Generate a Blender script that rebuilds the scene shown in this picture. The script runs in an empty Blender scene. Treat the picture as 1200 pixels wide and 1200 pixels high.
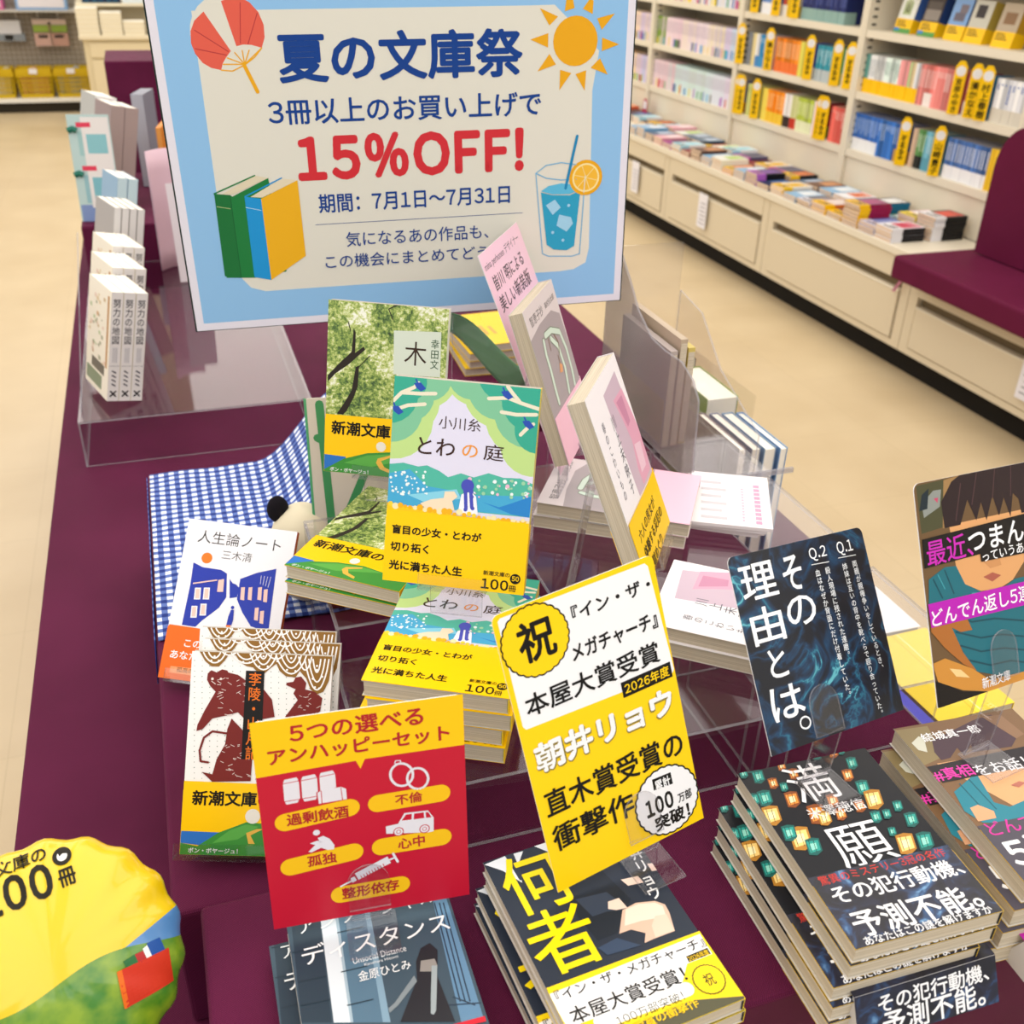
import bpy, math, random
from mathutils import Vector, Matrix
random.seed(11)
SC = bpy.context.scene
COL = SC.collection
EYE = 1.5            # camera height above the floor; z values below are written relative to the lens and lifted by EYE
# ---------------------------------------------------------------- camera
cam = bpy.data.cameras.new('camera')
cam.sensor_width = 36.0
cam.lens = 36.0
cam.clip_start = 0.02
cam.dof.use_dof = True
cam.dof.focus_distance = 0.82
cam.dof.aperture_fstop = 11.0
cam_ob = bpy.data.objects.new('camera', cam)
COL.objects.link(cam_ob)
RW = [[0.948984, -0.135569, 0.284695], [-0.314349, -0.477743, 0.820333], [0.024799, -0.867976, -0.495986]]
cam_ob.matrix_world = Matrix(((RW[0][0], -RW[0][1], -RW[0][2], 0), (RW[1][0], -RW[1][1], -RW[1][2], 0), (RW[2][0], -RW[2][1], -RW[2][2], EYE), (0, 0, 0, 1)))
SC.camera = cam_ob
# ---------------------------------------------------------------- light
SC.view_settings.view_transform = 'Standard'
SC.view_settings.look = 'None'
SC.view_settings.gamma = 1.0
SC.view_settings.use_curve_mapping = False
SC.view_settings.exposure = -0.28
SC.cycles.transparent_max_bounces = 32
wd = bpy.data.worlds.new('shop_air')
SC.world = wd
wd.use_nodes = True
wd.node_tree.nodes['Background'].inputs[0].default_value = (0.99, 0.99, 1.0, 1)
wd.node_tree.nodes['Background'].inputs[1].default_value = 0.75
def strip(x, y0, y1, power):
    l = bpy.data.lights.new('ceiling_strip_light', 'AREA')
    l.shape = 'RECTANGLE'
    l.size = 1.45
    l.size_y = y1 - y0
    l.energy = power
    l.color = (1.0, 0.99, 0.985)
    o = bpy.data.objects.new('ceiling_strip_light', l)
    COL.objects.link(o)
    o.location = (x, (y0 + y1) / 2, 2.72)
for sx in (-2.6, -0.9, 0.75, 2.35):
    strip(sx, -2.5, 4.2, 62)
    strip(sx, 4.6, 10.6, 56)
# ---------------------------------------------------------------- materials
_M = {}
def lin(h):
    h = h.lstrip('#')
    c = [int(h[i:i + 2], 16) / 255 for i in (0, 2, 4)]
    return tuple((v / 12.92 if v <= 0.04045 else ((v + 0.055) / 1.055) ** 2.4) for v in c) + (1.0,)
def M(h, rough=0.3, coat=0.0):
    k = (h, rough, coat)
    if k in _M: return _M[k]
    if h.startswith('@'):
        m = SPECIAL[h](); _M[k] = m; return m
    m = bpy.data.materials.new('paint_' + h.strip('#')); m.use_nodes = True
    b = m.node_tree.nodes['Principled BSDF']
    b.inputs['Base Color'].default_value = lin(h); b.inputs['Roughness'].default_value = rough
    b.inputs['Specular IOR Level'].default_value = 0.24
    b.inputs['Coat Weight'].default_value = coat
    _M[k] = m
    return m
def nodes(name):
    m = bpy.data.materials.new(name); m.use_nodes = True
    nt = m.node_tree
    return m, nt, nt.nodes['Principled BSDF']
def N(nt, kind, **kw):
    n = nt.nodes.new(kind)
    for k, v in kw.items():
        if k.startswith('i_'):
            s = k[2:]; n.inputs[int(s) if s.isdigit() else s.replace('_', ' ')].default_value = v
        else: setattr(n, k, v)
    return n
def ramp(nt, src, stops, interp='LINEAR'):
    r = nt.nodes.new('ShaderNodeValToRGB'); r.color_ramp.interpolation = interp
    e = r.color_ramp.elements
    while len(e) < len(stops): e.new(0.5)
    for i, (p, c) in enumerate(stops): e[i].position = p; e[i].color = lin(c)
    nt.links.new(src, r.inputs[0]); return r.outputs[0]
def objco(nt): return N(nt, 'ShaderNodeTexCoord').outputs['Object']
def math_(nt, op, a, b=None):
    n = N(nt, 'ShaderNodeMath', operation=op)
    for i, v in enumerate((a, b)):
        if v is None: continue
        if isinstance(v, (int, float)): n.inputs[i].default_value = v
        else: nt.links.new(v, n.inputs[i])
    return n.outputs[0]
def mat_foliage():
    m, nt, b = nodes('foliage_print'); co = objco(nt)
    n1 = N(nt, 'ShaderNodeTexNoise', i_Scale=330.0, i_Detail=5.0, i_Roughness=0.75); nt.links.new(co, n1.inputs['Vector'])
    n2 = N(nt, 'ShaderNodeTexNoise', i_Scale=42.0, i_Detail=3.0); nt.links.new(co, n2.inputs['Vector'])
    s = math_(nt, 'ADD', math_(nt, 'MULTIPLY', n1.outputs[0], 0.75), math_(nt, 'MULTIPLY', n2.outputs[0], 0.55))
    nt.links.new(ramp(nt, s, [(0.46, '#20331c'), (0.56, '#4c6b34'), (0.64, '#8aa24a'), (0.71, '#c2cc7e'), (0.8, '#eef0e4')]), b.inputs['Base Color'])
    b.inputs['Roughness'].default_value = 0.35; return m
def mat_water():
    m, nt, b = nodes('dark_water_print'); co = objco(nt)
    w = N(nt, 'ShaderNodeTexNoise', i_Scale=26.0, i_Detail=4.0, i_Distortion=1.6); nt.links.new(co, w.inputs['Vector'])
    d = math_(nt, 'ABSOLUTE', math_(nt, 'SUBTRACT', w.outputs[0], 0.52))
    n2 = N(nt, 'ShaderNodeTexNoise', i_Scale=14.0, i_Detail=3.0); nt.links.new(co, n2.inputs['Vector'])
    e = math_(nt, 'ADD', d, math_(nt, 'MULTIPLY', math_(nt, 'SUBTRACT', 0.62, n2.outputs[0]), 0.28))
    nt.links.new(ramp(nt, e, [(0.0, '#5fb0bc'), (0.012, '#226a84'), (0.04, '#103a5c'), (0.085, '#0a2038'), (0.14, '#060b18')]), b.inputs['Base Color'])
    b.inputs['Roughness'].default_value = 0.35; return m
def mat_obinight():
    m, nt, b = nodes('night_band_print'); co = objco(nt)
    w = N(nt, 'ShaderNodeTexNoise', i_Scale=55.0, i_Detail=3.0, i_Distortion=1.2); nt.links.new(co, w.inputs['Vector'])
    nt.links.new(ramp(nt, w.outputs[0], [(0.4, '#15151f'), (0.56, '#1f2238'), (0.67, '#2e507c'), (0.75, '#6f9cc4')]), b.inputs['Base Color'])
    b.inputs['Roughness'].default_value = 0.3; return m
def mat_cloth(name, c0, c1, scale, bump=0.5):
    m, nt, b = nodes(name); co = objco(nt)
    w1 = N(nt, 'ShaderNodeTexWave', bands_direction='DIAGONAL', i_Scale=scale); nt.links.new(co, w1.inputs['Vector'])
    mp = N(nt, 'ShaderNodeMapping'); mp.inputs['Rotation'].default_value = (0, 0, math.radians(90)); nt.links.new(co, mp.inputs['Vector'])
    w2 = N(nt, 'ShaderNodeTexWave', bands_direction='DIAGONAL', i_Scale=scale); nt.links.new(mp.outputs[0], w2.inputs['Vector'])
    p = math_(nt, 'MULTIPLY', w1.outputs['Fac'], w2.outputs['Fac'])
    n = N(nt, 'ShaderNodeTexNoise', i_Scale=9.0, i_Detail=3.0); nt.links.new(co, n.inputs['Vector'])
    f = math_(nt, 'ADD', math_(nt, 'MULTIPLY', p, 0.6), math_(nt, 'MULTIPLY', n.outputs[0], 0.4))
    nt.links.new(ramp(nt, f, [(0.15, c0), (0.75, c1)]), b.inputs['Base Color'])
    bp = N(nt, 'ShaderNodeBump', i_Strength=bump, i_Distance=0.0006); nt.links.new(p, bp.inputs['Height']); nt.links.new(bp.outputs[0], b.inputs['Normal'])
    b.inputs['Roughness'].default_value = 0.62; b.inputs['Specular IOR Level'].default_value = 0.1; b.inputs['Sheen Weight'].default_value = 0.03; b.inputs['Sheen Roughness'].default_value = 0.4
    b.inputs['Sheen Tint'].default_value = (0.8, 0.5, 0.7, 1)
    return m
def mat_gingham():
    m, nt, b = nodes('blue_gingham'); co = objco(nt)
    sx = N(nt, 'ShaderNodeSeparateXYZ'); nt.links.new(co, sx.inputs[0])
    P = 0.0125
    def st(v): return math_(nt, 'GREATER_THAN', math_(nt, 'FRACT', math_(nt, 'DIVIDE', math_(nt, 'ADD', v, 5.0), P)), 0.5)
    s = math_(nt, 'MULTIPLY', math_(nt, 'ADD', st(sx.outputs[0]), st(sx.outputs[1])), 0.5)
    nt.links.new(ramp(nt, s, [(0.0, '#eef1f8'), (0.3, '#5871b4'), (0.75, '#16307e')], 'CONSTANT'), b.inputs['Base Color'])
    b.inputs['Roughness'].default_value = 0.9; return m
def mat_pages(axis=2):
    m, nt, b = nodes('page_edges'); co = objco(nt)
    mp = N(nt, 'ShaderNodeMapping'); mp.inputs['Scale'].default_value = (6, 6, 1800); nt.links.new(co, mp.inputs['Vector'])
    n = N(nt, 'ShaderNodeTexNoise', i_Scale=1.0, i_Detail=2.0); nt.links.new(mp.outputs[0], n.inputs['Vector'])
    nt.links.new(ramp(nt, n.outputs[0], [(0.3, '#b3a690'), (0.5, '#c9bda7'), (0.7, '#d8cdba')]), b.inputs['Base Color'])
    b.inputs['Roughness'].default_value = 0.85; return m
def mat_floor():
    m, nt, b = nodes('vinyl_floor'); co = objco(nt)
    bk = N(nt, 'ShaderNodeTexBrick', offset=0.0, i_Scale=1.0); nt.links.new(co, bk.inputs['Vector'])
    bk.inputs['Brick Width'].default_value = 0.45; bk.inputs['Row Height'].default_value = 0.45; bk.inputs['Mortar Size'].default_value = 0.0012
    bk.inputs['Color1'].default_value = lin('#d9c5a0'); bk.inputs['Color2'].default_value = lin('#d6c29e'); bk.inputs['Mortar'].default_value = lin('#cdb993')
    n = N(nt, 'ShaderNodeTexNoise', i_Scale=3.0, i_Detail=5.0); nt.links.new(co, n.inputs['Vector'])
    mx = N(nt, 'ShaderNodeMix', data_type='RGBA', blend_type='MULTIPLY'); mx.inputs[0].default_value = 0.5
    nt.links.new(bk.outputs['Color'], mx.inputs[6]); nt.links.new(ramp(nt, n.outputs[0], [(0.3, '#e6e0d6'), (0.7, '#ffffff')]), mx.inputs[7])
    nt.links.new(mx.outputs[2], b.inputs['Base Color'])
    b.inputs['Roughness'].default_value = 0.3; return m
def mat_acrylic(name='clear_acrylic', tint=(0.97, 0.965, 0.97, 1), refl=0.038, rough=0.03):
    m = bpy.data.materials.new(name); m.use_nodes = True; nt = m.node_tree
    nt.nodes.remove(nt.nodes['Principled BSDF'])
    out = nt.nodes['Material Output']
    t = N(nt, 'ShaderNodeBsdfTransparent'); t.inputs[0].default_value = tint
    g = N(nt, 'ShaderNodeBsdfGlossy'); g.inputs['Roughness'].default_value = rough
    lw = N(nt, 'ShaderNodeLayerWeight'); lw.inputs[0].default_value = 0.5
    fr = math_(nt, 'ADD', math_(nt, 'MULTIPLY', math_(nt, 'POWER', lw.outputs['Facing'], 4.0), 0.55), refl)
    mx = N(nt, 'ShaderNodeMixShader')
    nt.links.new(fr, mx.inputs[0]); nt.links.new(t.outputs[0], mx.inputs[1]); nt.links.new(g.outputs[0], mx.inputs[2]); nt.links.new(mx.outputs[0], out.inputs[0])
    return m
def mat_edge():
    m = bpy.data.materials.new('acrylic_edge'); m.use_nodes = True; nt = m.node_tree
    nt.nodes.remove(nt.nodes['Principled BSDF']); out = nt.nodes['Material Output']
    t = N(nt, 'ShaderNodeBsdfTransparent'); t.inputs[0].default_value = (0.8, 0.8, 0.82, 1)
    d = N(nt, 'ShaderNodeBsdfDiffuse'); d.inputs[0].default_value = (0.62, 0.6, 0.64, 1)
    mx = N(nt, 'ShaderNodeMixShader'); mx.inputs[0].default_value = 0.3
    nt.links.new(t.outputs[0], mx.inputs[1]); nt.links.new(d.outputs[0], mx.inputs[2]); nt.links.new(mx.outputs[0], out.inputs[0])
    return m
def mat_smoky():
    m = mat_acrylic('smoky_sheet', (0.86, 0.84, 0.83, 1), 0.10, 0.12); nt = m.node_tree; out = nt.nodes['Material Output']
    src = out.inputs[0].links[0].from_socket
    d = N(nt, 'ShaderNodeBsdfDiffuse'); d.inputs[0].default_value = (0.52, 0.48, 0.46, 1)
    mx = N(nt, 'ShaderNodeMixShader'); mx.inputs[0].default_value = 0.3
    nt.links.new(src, mx.inputs[1]); nt.links.new(d.outputs[0], mx.inputs[2]); nt.links.new(mx.outputs[0], out.inputs[0])
    return m
def mat_balloon():
    m, nt, b = nodes('balloon_print'); co = objco(nt)
    s = N(nt, 'ShaderNodeSeparateXYZ'); nt.links.new(co, s.inputs[0])
    n = N(nt, 'ShaderNodeTexNoise', i_Scale=60.0, i_Detail=3.0); nt.links.new(co, n.inputs['Vector'])
    hx = math_(nt, 'MULTIPLY', math_(nt, 'SINE', math_(nt, 'MULTIPLY', s.outputs[0], 55.0)), 0.005)
    isg = math_(nt, 'LESS_THAN', math_(nt, 'SUBTRACT', s.outputs[1], hx), -0.010)
    isb = math_(nt, 'MULTIPLY', math_(nt, 'LESS_THAN', math_(nt, 'SUBTRACT', s.outputs[1], math_(nt, 'MULTIPLY', s.outputs[0], 0.3)), -0.018), math_(nt, 'GREATER_THAN', s.outputs[0], 0.0))
    m1 = N(nt, 'ShaderNodeMix', data_type='RGBA'); m1.inputs[6].default_value = lin('#e9c400'); m1.inputs[7].default_value = lin('#4f86c0'); nt.links.new(isb, m1.inputs[0])
    m2 = N(nt, 'ShaderNodeMix', data_type='RGBA'); nt.links.new(m1.outputs[2], m2.inputs[6]); nt.links.new(ramp(nt, n.outputs[0], [(0.35, '#3e7d1e'), (0.65, '#86a424')]), m2.inputs[7]); nt.links.new(isg, m2.inputs[0])
    nt.links.new(m2.outputs[2], b.inputs['Base Color'])
    b.inputs['Roughness'].default_value = 0.25; b.inputs['Coat Weight'].default_value = 0.6; b.inputs['Coat Roughness'].default_value = 0.06
    return m
SPECIAL = {'@foliage': mat_foliage, '@water': mat_water, '@obinight': mat_obinight,
    '@maroon': lambda: mat_cloth('maroon_cloth', '#4a0f2d', '#70234b', 420.0), '@velvet': lambda: mat_cloth('maroon_upholstery', '#58102f', '#6c1a42', 90.0, 0.2),
    '@gingham': mat_gingham, '@pages': mat_pages, '@floor': mat_floor, '@acrylic': mat_acrylic, '@edge': mat_edge, '@smoky': mat_smoky, '@balloon': mat_balloon}
# ---------------------------------------------------------------- mesh helper
class MB:
    def __init__(s): s.v = []; s.f = []; s.m = []; s.mats = []
    def mi(s, mat):
        mat = M(mat) if isinstance(mat, str) else mat
        if mat not in s.mats: s.mats.append(mat)
        return s.mats.index(mat)
    def add(s, vs, fs, mat):
        o = len(s.v); k = s.mi(mat)
        s.v += [tuple(p) for p in vs]; s.f += [tuple(i + o for i in f) for f in fs]; s.m += [k] * len(fs); return s
    def box(s, x0, x1, y0, y1, z0, z1, mat):
        v = [(x, y, z) for z in (z0, z1) for y in (y0, y1) for x in (x0, x1)]
        return s.add(v, [(0, 2, 3, 1), (4, 5, 7, 6), (0, 1, 5, 4), (2, 6, 7, 3), (0, 4, 6, 2), (1, 3, 7, 5)], mat)
    def prism(s, pts, off, mat, side=None):
        n = len(pts); off = Vector(off); a = [Vector(p) for p in pts]; b = [p + off for p in a]
        s.add(a, [tuple(range(n))[::-1]], mat); s.add(b, [tuple(range(n))], mat)
        return s.add(a + b, [(i, (i + 1) % n, n + (i + 1) % n, n + i) for i in range(n)], side or mat)
    def tube(s, pts, r, mat, n=8, cap=True):
        P = [Vector(p) for p in pts]; rings = []
        for i, p in enumerate(P):
            d = (P[min(i + 1, len(P) - 1)] - P[max(i - 1, 0)]).normalized()
            u = d.cross(Vector((0, 0, 1)));
            if u.length < 1e-4: u = d.cross(Vector((0, 1, 0)))
            u.normalize(); w = d.cross(u); rr = r[i] if isinstance(r, (list, tuple)) else r
            rings.append([p + (u * math.cos(k * 2 * math.pi / n) + w * math.sin(k * 2 * math.pi / n)) * rr for k in range(n)])
        v = [q for ring in rings for q in ring]
        f = [(i * n + k, i * n + (k + 1) % n, (i + 1) * n + (k + 1) % n, (i + 1) * n + k) for i in range(len(P) - 1) for k in range(n)]
        if cap: f += [tuple(range(n))[::-1], tuple((len(P) - 1) * n + k for k in range(n))]
        return s.add(v, f, mat)
    def grid(s, nu, nv, fn, mat):
        v = [fn(i / nu, j / nv) for j in range(nv + 1) for i in range(nu + 1)]
        f = [(j * (nu + 1) + i, j * (nu + 1) + i + 1, (j + 1) * (nu + 1) + i + 1, (j + 1) * (nu + 1) + i) for j in range(nv) for i in range(nu)]
        return s.add(v, f, mat)
    def build(s, name, parent=None, label=None, smooth=False, bevel=0.0):
        me = bpy.data.meshes.new(name); me.from_pydata(s.v, [], s.f)
        for m in s.mats: me.materials.append(m)
        me.polygons.foreach_set('material_index', s.m)
        if smooth: me.polygons.foreach_set('use_smooth', [True] * len(me.polygons))
        me.update()
        o = bpy.data.objects.new(name, me); COL.objects.link(o)
        if parent: o.parent = parent
        if label: o['label'] = label
        if bevel:
            b = o.modifiers.new('soft_edges', 'BEVEL'); b.width = bevel; b.segments = 3; b.limit_method = 'ANGLE'
        return o
def tag(o, label, cat, group=None, kind=None):
    if label: o['label'] = label
    if cat: o['category'] = cat
    if group: o['group'] = group
    if kind: o['kind'] = kind
    return o
def thing(name, label, cat, group=None, mat=None):
    o = bpy.data.objects.new(name, None); o.empty_display_size = 0.02; COL.objects.link(o)
    if mat is not None: o.matrix_world = mat
    return tag(o, label, cat, group)
def structure(name, mb, **kw): return tag(mb.build(name, **kw), None, None, kind='structure')
def copy_thing(root, mat, label):
    c = root.copy(); COL.objects.link(c); c.matrix_world = mat; c['label'] = label
    for ch in list(root.children):
        d = ch.copy(); COL.objects.link(d); d.parent = c
        for g in list(ch.children):
            e = g.copy(); COL.objects.link(e); e.parent = d
    return c
def up(z): return z + EYE
def pose(x, y, z, yaw, tilt, roll=0.0):
    """a flat thing: local x right, local y up its page, local z out of its face; angles in degrees; tilt 90 lies face up"""
    a, t, r = (math.radians(k) for k in (yaw, tilt, roll))
    ex = Vector((math.cos(a), math.sin(a), 0)); nh = Vector((math.sin(a), -math.cos(a), 0)); Z = Vector((0, 0, 1))
    n = nh * math.cos(t) + Z * math.sin(t); u = Z * math.cos(t) - nh * math.sin(t)
    e2 = ex * math.cos(r) + u * math.sin(r); u2 = u * math.cos(r) - ex * math.sin(r)
    return Matrix(((e2.x, u2.x, n.x, x), (e2.y, u2.y, n.y, y), (e2.z, u2.z, n.z, z + EYE), (0, 0, 0, 1)))
def lying(x, y, ztop, yaw, t): return pose(x, y, ztop - t, yaw, 90.0)
ORD = ['', 'first', 'second', 'third', 'fourth', 'fifth', 'sixth', 'seventh', 'eighth', 'ninth', 'tenth', 'eleventh', 'twelfth', 'thirteenth', 'fourteenth', 'fifteenth', 'sixteenth', 'seventeenth', 'eighteenth', 'nineteenth', 'twentieth']
def ordinal(i):
    if i < len(ORD): return ORD[i]
    t = {2: 'twenty', 3: 'thirty', 4: 'forty', 5: 'fifty', 6: 'sixty'}[i // 10]
    return t[:-1] + 'ieth' if i % 10 == 0 else t + '-' + ORD[i % 10]
# ---------------------------------------------------------------- printing on covers and cards (millimetres from the top left corner)
_T = {}
def glyphs(s, bold):
    k = (s, bold)
    if k not in _T and len(s) > 1 and any(c in '0123456789' for c in s):
        v, f, x = [], [], 0.0            # figures and capitals set tight, from the same face as the kana
        for ch in s:
            wide = chr(ord(ch) + 0xFEE0) if ch in '0123456789OF%!Q.' else ch
            gv, gf = glyphs(wide, bold if bold > 0.003 else 0.0)
            if wide != ch:
                a = min(p[0] for p in gv); b = max(p[0] for p in gv); dx = x - a + 0.04; x += b - a + 0.10
            else: dx = x; x += 1.0
            o = len(v); v = v + [(p[0] + dx, p[1]) for p in gv]; f = f + [tuple(i + o for i in q) for q in gf]
        if bold > 0.003:                 # keep the eight weight copies in separate layers
            pass
        _T[k] = (v, f)
    if k not in _T:
        c = bpy.data.curves.new('type', 'FONT'); c.body = s; c.dimensions = '2D'; c.fill_mode = 'BOTH'; c.resolution_u = 3
        o = bpy.data.objects.new('type', c); me = o.to_mesh()
        v = [(p.co.x, p.co.y) for p in me.vertices]; f = [tuple(p.vertices) for p in me.polygons]
        if bold > 0.003:
            n = len(v); b = bold * 0.8; v0, f0 = v, f; v, f = [], []
            for i in range(8):
                dx, dy = b * math.cos(i * math.pi / 4), b * math.sin(i * math.pi / 4)
                v = v + [(p[0] + dx, p[1] + dy) for p in v0]; f = f + [tuple(k + i * n for k in q) for q in f0]
        o.to_mesh_clear(); bpy.data.objects.remove(o); bpy.data.curves.remove(c)
        _T[k] = (v, f)
    return _T[k]
def clip(poly, w, h):
    for ax, lo, sg in ((0, 0, 1), (0, w, -1), (1, 0, 1), (1, h, -1)):
        out = []
        if not poly: return out
        ins = lambda p: (p[ax] - lo) * sg >= 0
        if all(ins(p) for p in poly): continue
        for i in range(len(poly)):
            a, b = poly[i - 1], poly[i]
            if ins(a) != ins(b):
                t = (lo - a[ax]) / (b[ax] - a[ax]); out.append((a[0] + (b[0] - a[0]) * t, a[1] + (b[1] - a[1]) * t))
            if ins(b): out.append(b)
        poly = out
    return poly
class Print:
    def __init__(s, mb, w, h, z0, step=0.000025, warp=None, bounds=None):
        s.mb, s.w, s.h, s.z, s.step, s.warp = mb, w, h, z0, step, warp
        s.free = bounds is False
    def polys(s, ps, col, per=0.0):
        s.z += s.step; vs, fs = [], []
        for i, p in enumerate(ps):
            z = s.z + per * i
            if not s.free: p = clip(p, s.w, s.h)
            if len(p) < 3: continue
            ar = sum(p[i - 1][0] * p[i][1] - p[i][0] * p[i - 1][1] for i in range(len(p)))
            if abs(ar) < 1e-5: continue
            if ar > 0: p = p[::-1]
            o = len(vs)
            for (u, v) in p:
                x, y = (u - s.w / 2) / 1000, (s.h / 2 - v) / 1000
                vs.append((x, y, z + (s.warp(x, y) if s.warp else 0.0)))
            fs.append(tuple(range(o, o + len(p))))
        if fs: s.mb.add(vs, fs, col)
    def text(s, t, col, bold, x0, y0, x1, y1):
        v, f = glyphs(t, bold)
        ax, bx = min(p[0] for p in v), max(p[0] for p in v); ay, by = min(p[1] for p in v), max(p[1] for p in v)
        w = x1 - x0; hh = abs(y1 - y0); cy = (y0 + y1) / 2; cx = (x0 + x1) / 2
        if len(t) == 1:
            hh = min(max(hh, 0.8 * w), 1.25 * w)
        else:
            nat = w * (by - ay) / (bx - ax); hh = min(max(hh, 0.95 * nat), 1.45 * nat)
        q = [(cx + ((a - ax) / (bx - ax) - 0.5) * w, cy - ((b - ay) / (by - ay) - 0.5) * hh) for a, b in v]
        s.polys([[q[i] for i in k] for k in f], col, 6e-8)
    def column(s, t, col, bold, x0, y0, x1, y1, wide=0.9):
        n = len(t); ps = []
        for i, ch in enumerate(t):
            k = (i + 0.5) / n; cx = x0 + (x1 - x0) * k; cy = y0 + (y1 - y0) * k; sz = abs(y1 - y0) / n * 0.98
            if ch in ' 　': continue
            v, f = glyphs(ch, bold)
            dx, dy = (0.55, 0.5) if ch in '、。' else (0, 0)
            if ch == 'ー': q = [(cx - (b - 0.36) * sz, cy + (a - 0.5) * sz) for a, b in v]
            else: q = [(cx + (a - 0.5 + dx) * sz * wide, cy - (b - 0.36 + dy) * sz) for a, b in v]
            s.polys([[q[j] for j in k2] for k2 in f], col, 6e-8); s.z -= s.step
        s.z += s.step
    def disc(s, col, x, y, r, n=24): s.polys([[(x + r * math.cos(k * 2 * math.pi / n), y + r * math.sin(k * 2 * math.pi / n)) for k in range(n)]], col)
    def badge(s, col, x, y, r):
        n = 26 * 6; s.polys([[(x + r * (1 - 0.035 * (1 - abs(math.sin(13 * k * 2 * math.pi / n)))) * math.cos(k * 2 * math.pi / n), y + r * (1 - 0.035 * (1 - abs(math.sin(13 * k * 2 * math.pi / n)))) * math.sin(k * 2 * math.pi / n)) for k in range(n)]], col)
    def line(s, col, w, pts):
        ps = []
        for (a, b), (c, d) in zip(pts, pts[1:]):
            l = math.hypot(c - a, d - b) or 1e-6; nx, ny = -(d - b) / l * w / 2, (c - a) / l * w / 2
            ps.append([(a + nx, b + ny), (c + nx, d + ny), (c - nx, d - ny), (a - nx, b - ny)])
        if w > 0.55:
            for (a, b) in pts: ps.append([(a + w / 2 * math.cos(k * math.pi / 4), b + w / 2 * math.sin(k * math.pi / 4)) for k in range(8)])
        s.polys(ps, col, 2e-6)
    def pill(s, col, r, x0, y0, x1, y1):
        a = math.atan2(y1 - y0, x1 - x0)
        s.polys([[(x0 + r * math.cos(a + math.pi / 2 + k * math.pi / 10), y0 + r * math.sin(a + math.pi / 2 + k * math.pi / 10)) for k in range(11)] + [(x1 + r * math.cos(a - math.pi / 2 + k * math.pi / 10), y1 + r * math.sin(a - math.pi / 2 + k * math.pi / 10)) for k in range(11)]], col)
    def draw(s, items):
        s.step = min(s.step, 0.0006 / (len(items) + 1))
        for e in items:
            k = e[0]
            if k == 'r': s.polys([[(e[2], e[3]), (e[4], e[3]), (e[4], e[5]), (e[2], e[5])]], e[1])
            elif k == 't': s.text(*e[1:])
            elif k == 'v': s.column(*e[1:])
            elif k == 'p': s.polys([e[2]], e[1])
            elif k == 'c': s.disc(*e[1:])
            elif k == 'g': s.badge(*e[1:])
            elif k == 'l': s.line(*e[1:])
            elif k == 'i': s.pill(*e[1:])
            elif k == 'T': s.exact(*e[1:])
    def exact(s, t, col, bold, x0, y0, x1, y1):
        v, f = glyphs(t, bold)
        ax, bx = min(p[0] for p in v), max(p[0] for p in v); ay, by = min(p[1] for p in v), max(p[1] for p in v)
        q = [(x0 + (a - ax) / (bx - ax) * (x1 - x0), y1 - (b - ay) / (by - ay) * (y1 - y0)) for a, b in v]
        s.polys([[q[i] for i in k] for k in f], col, 6e-8)
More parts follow.
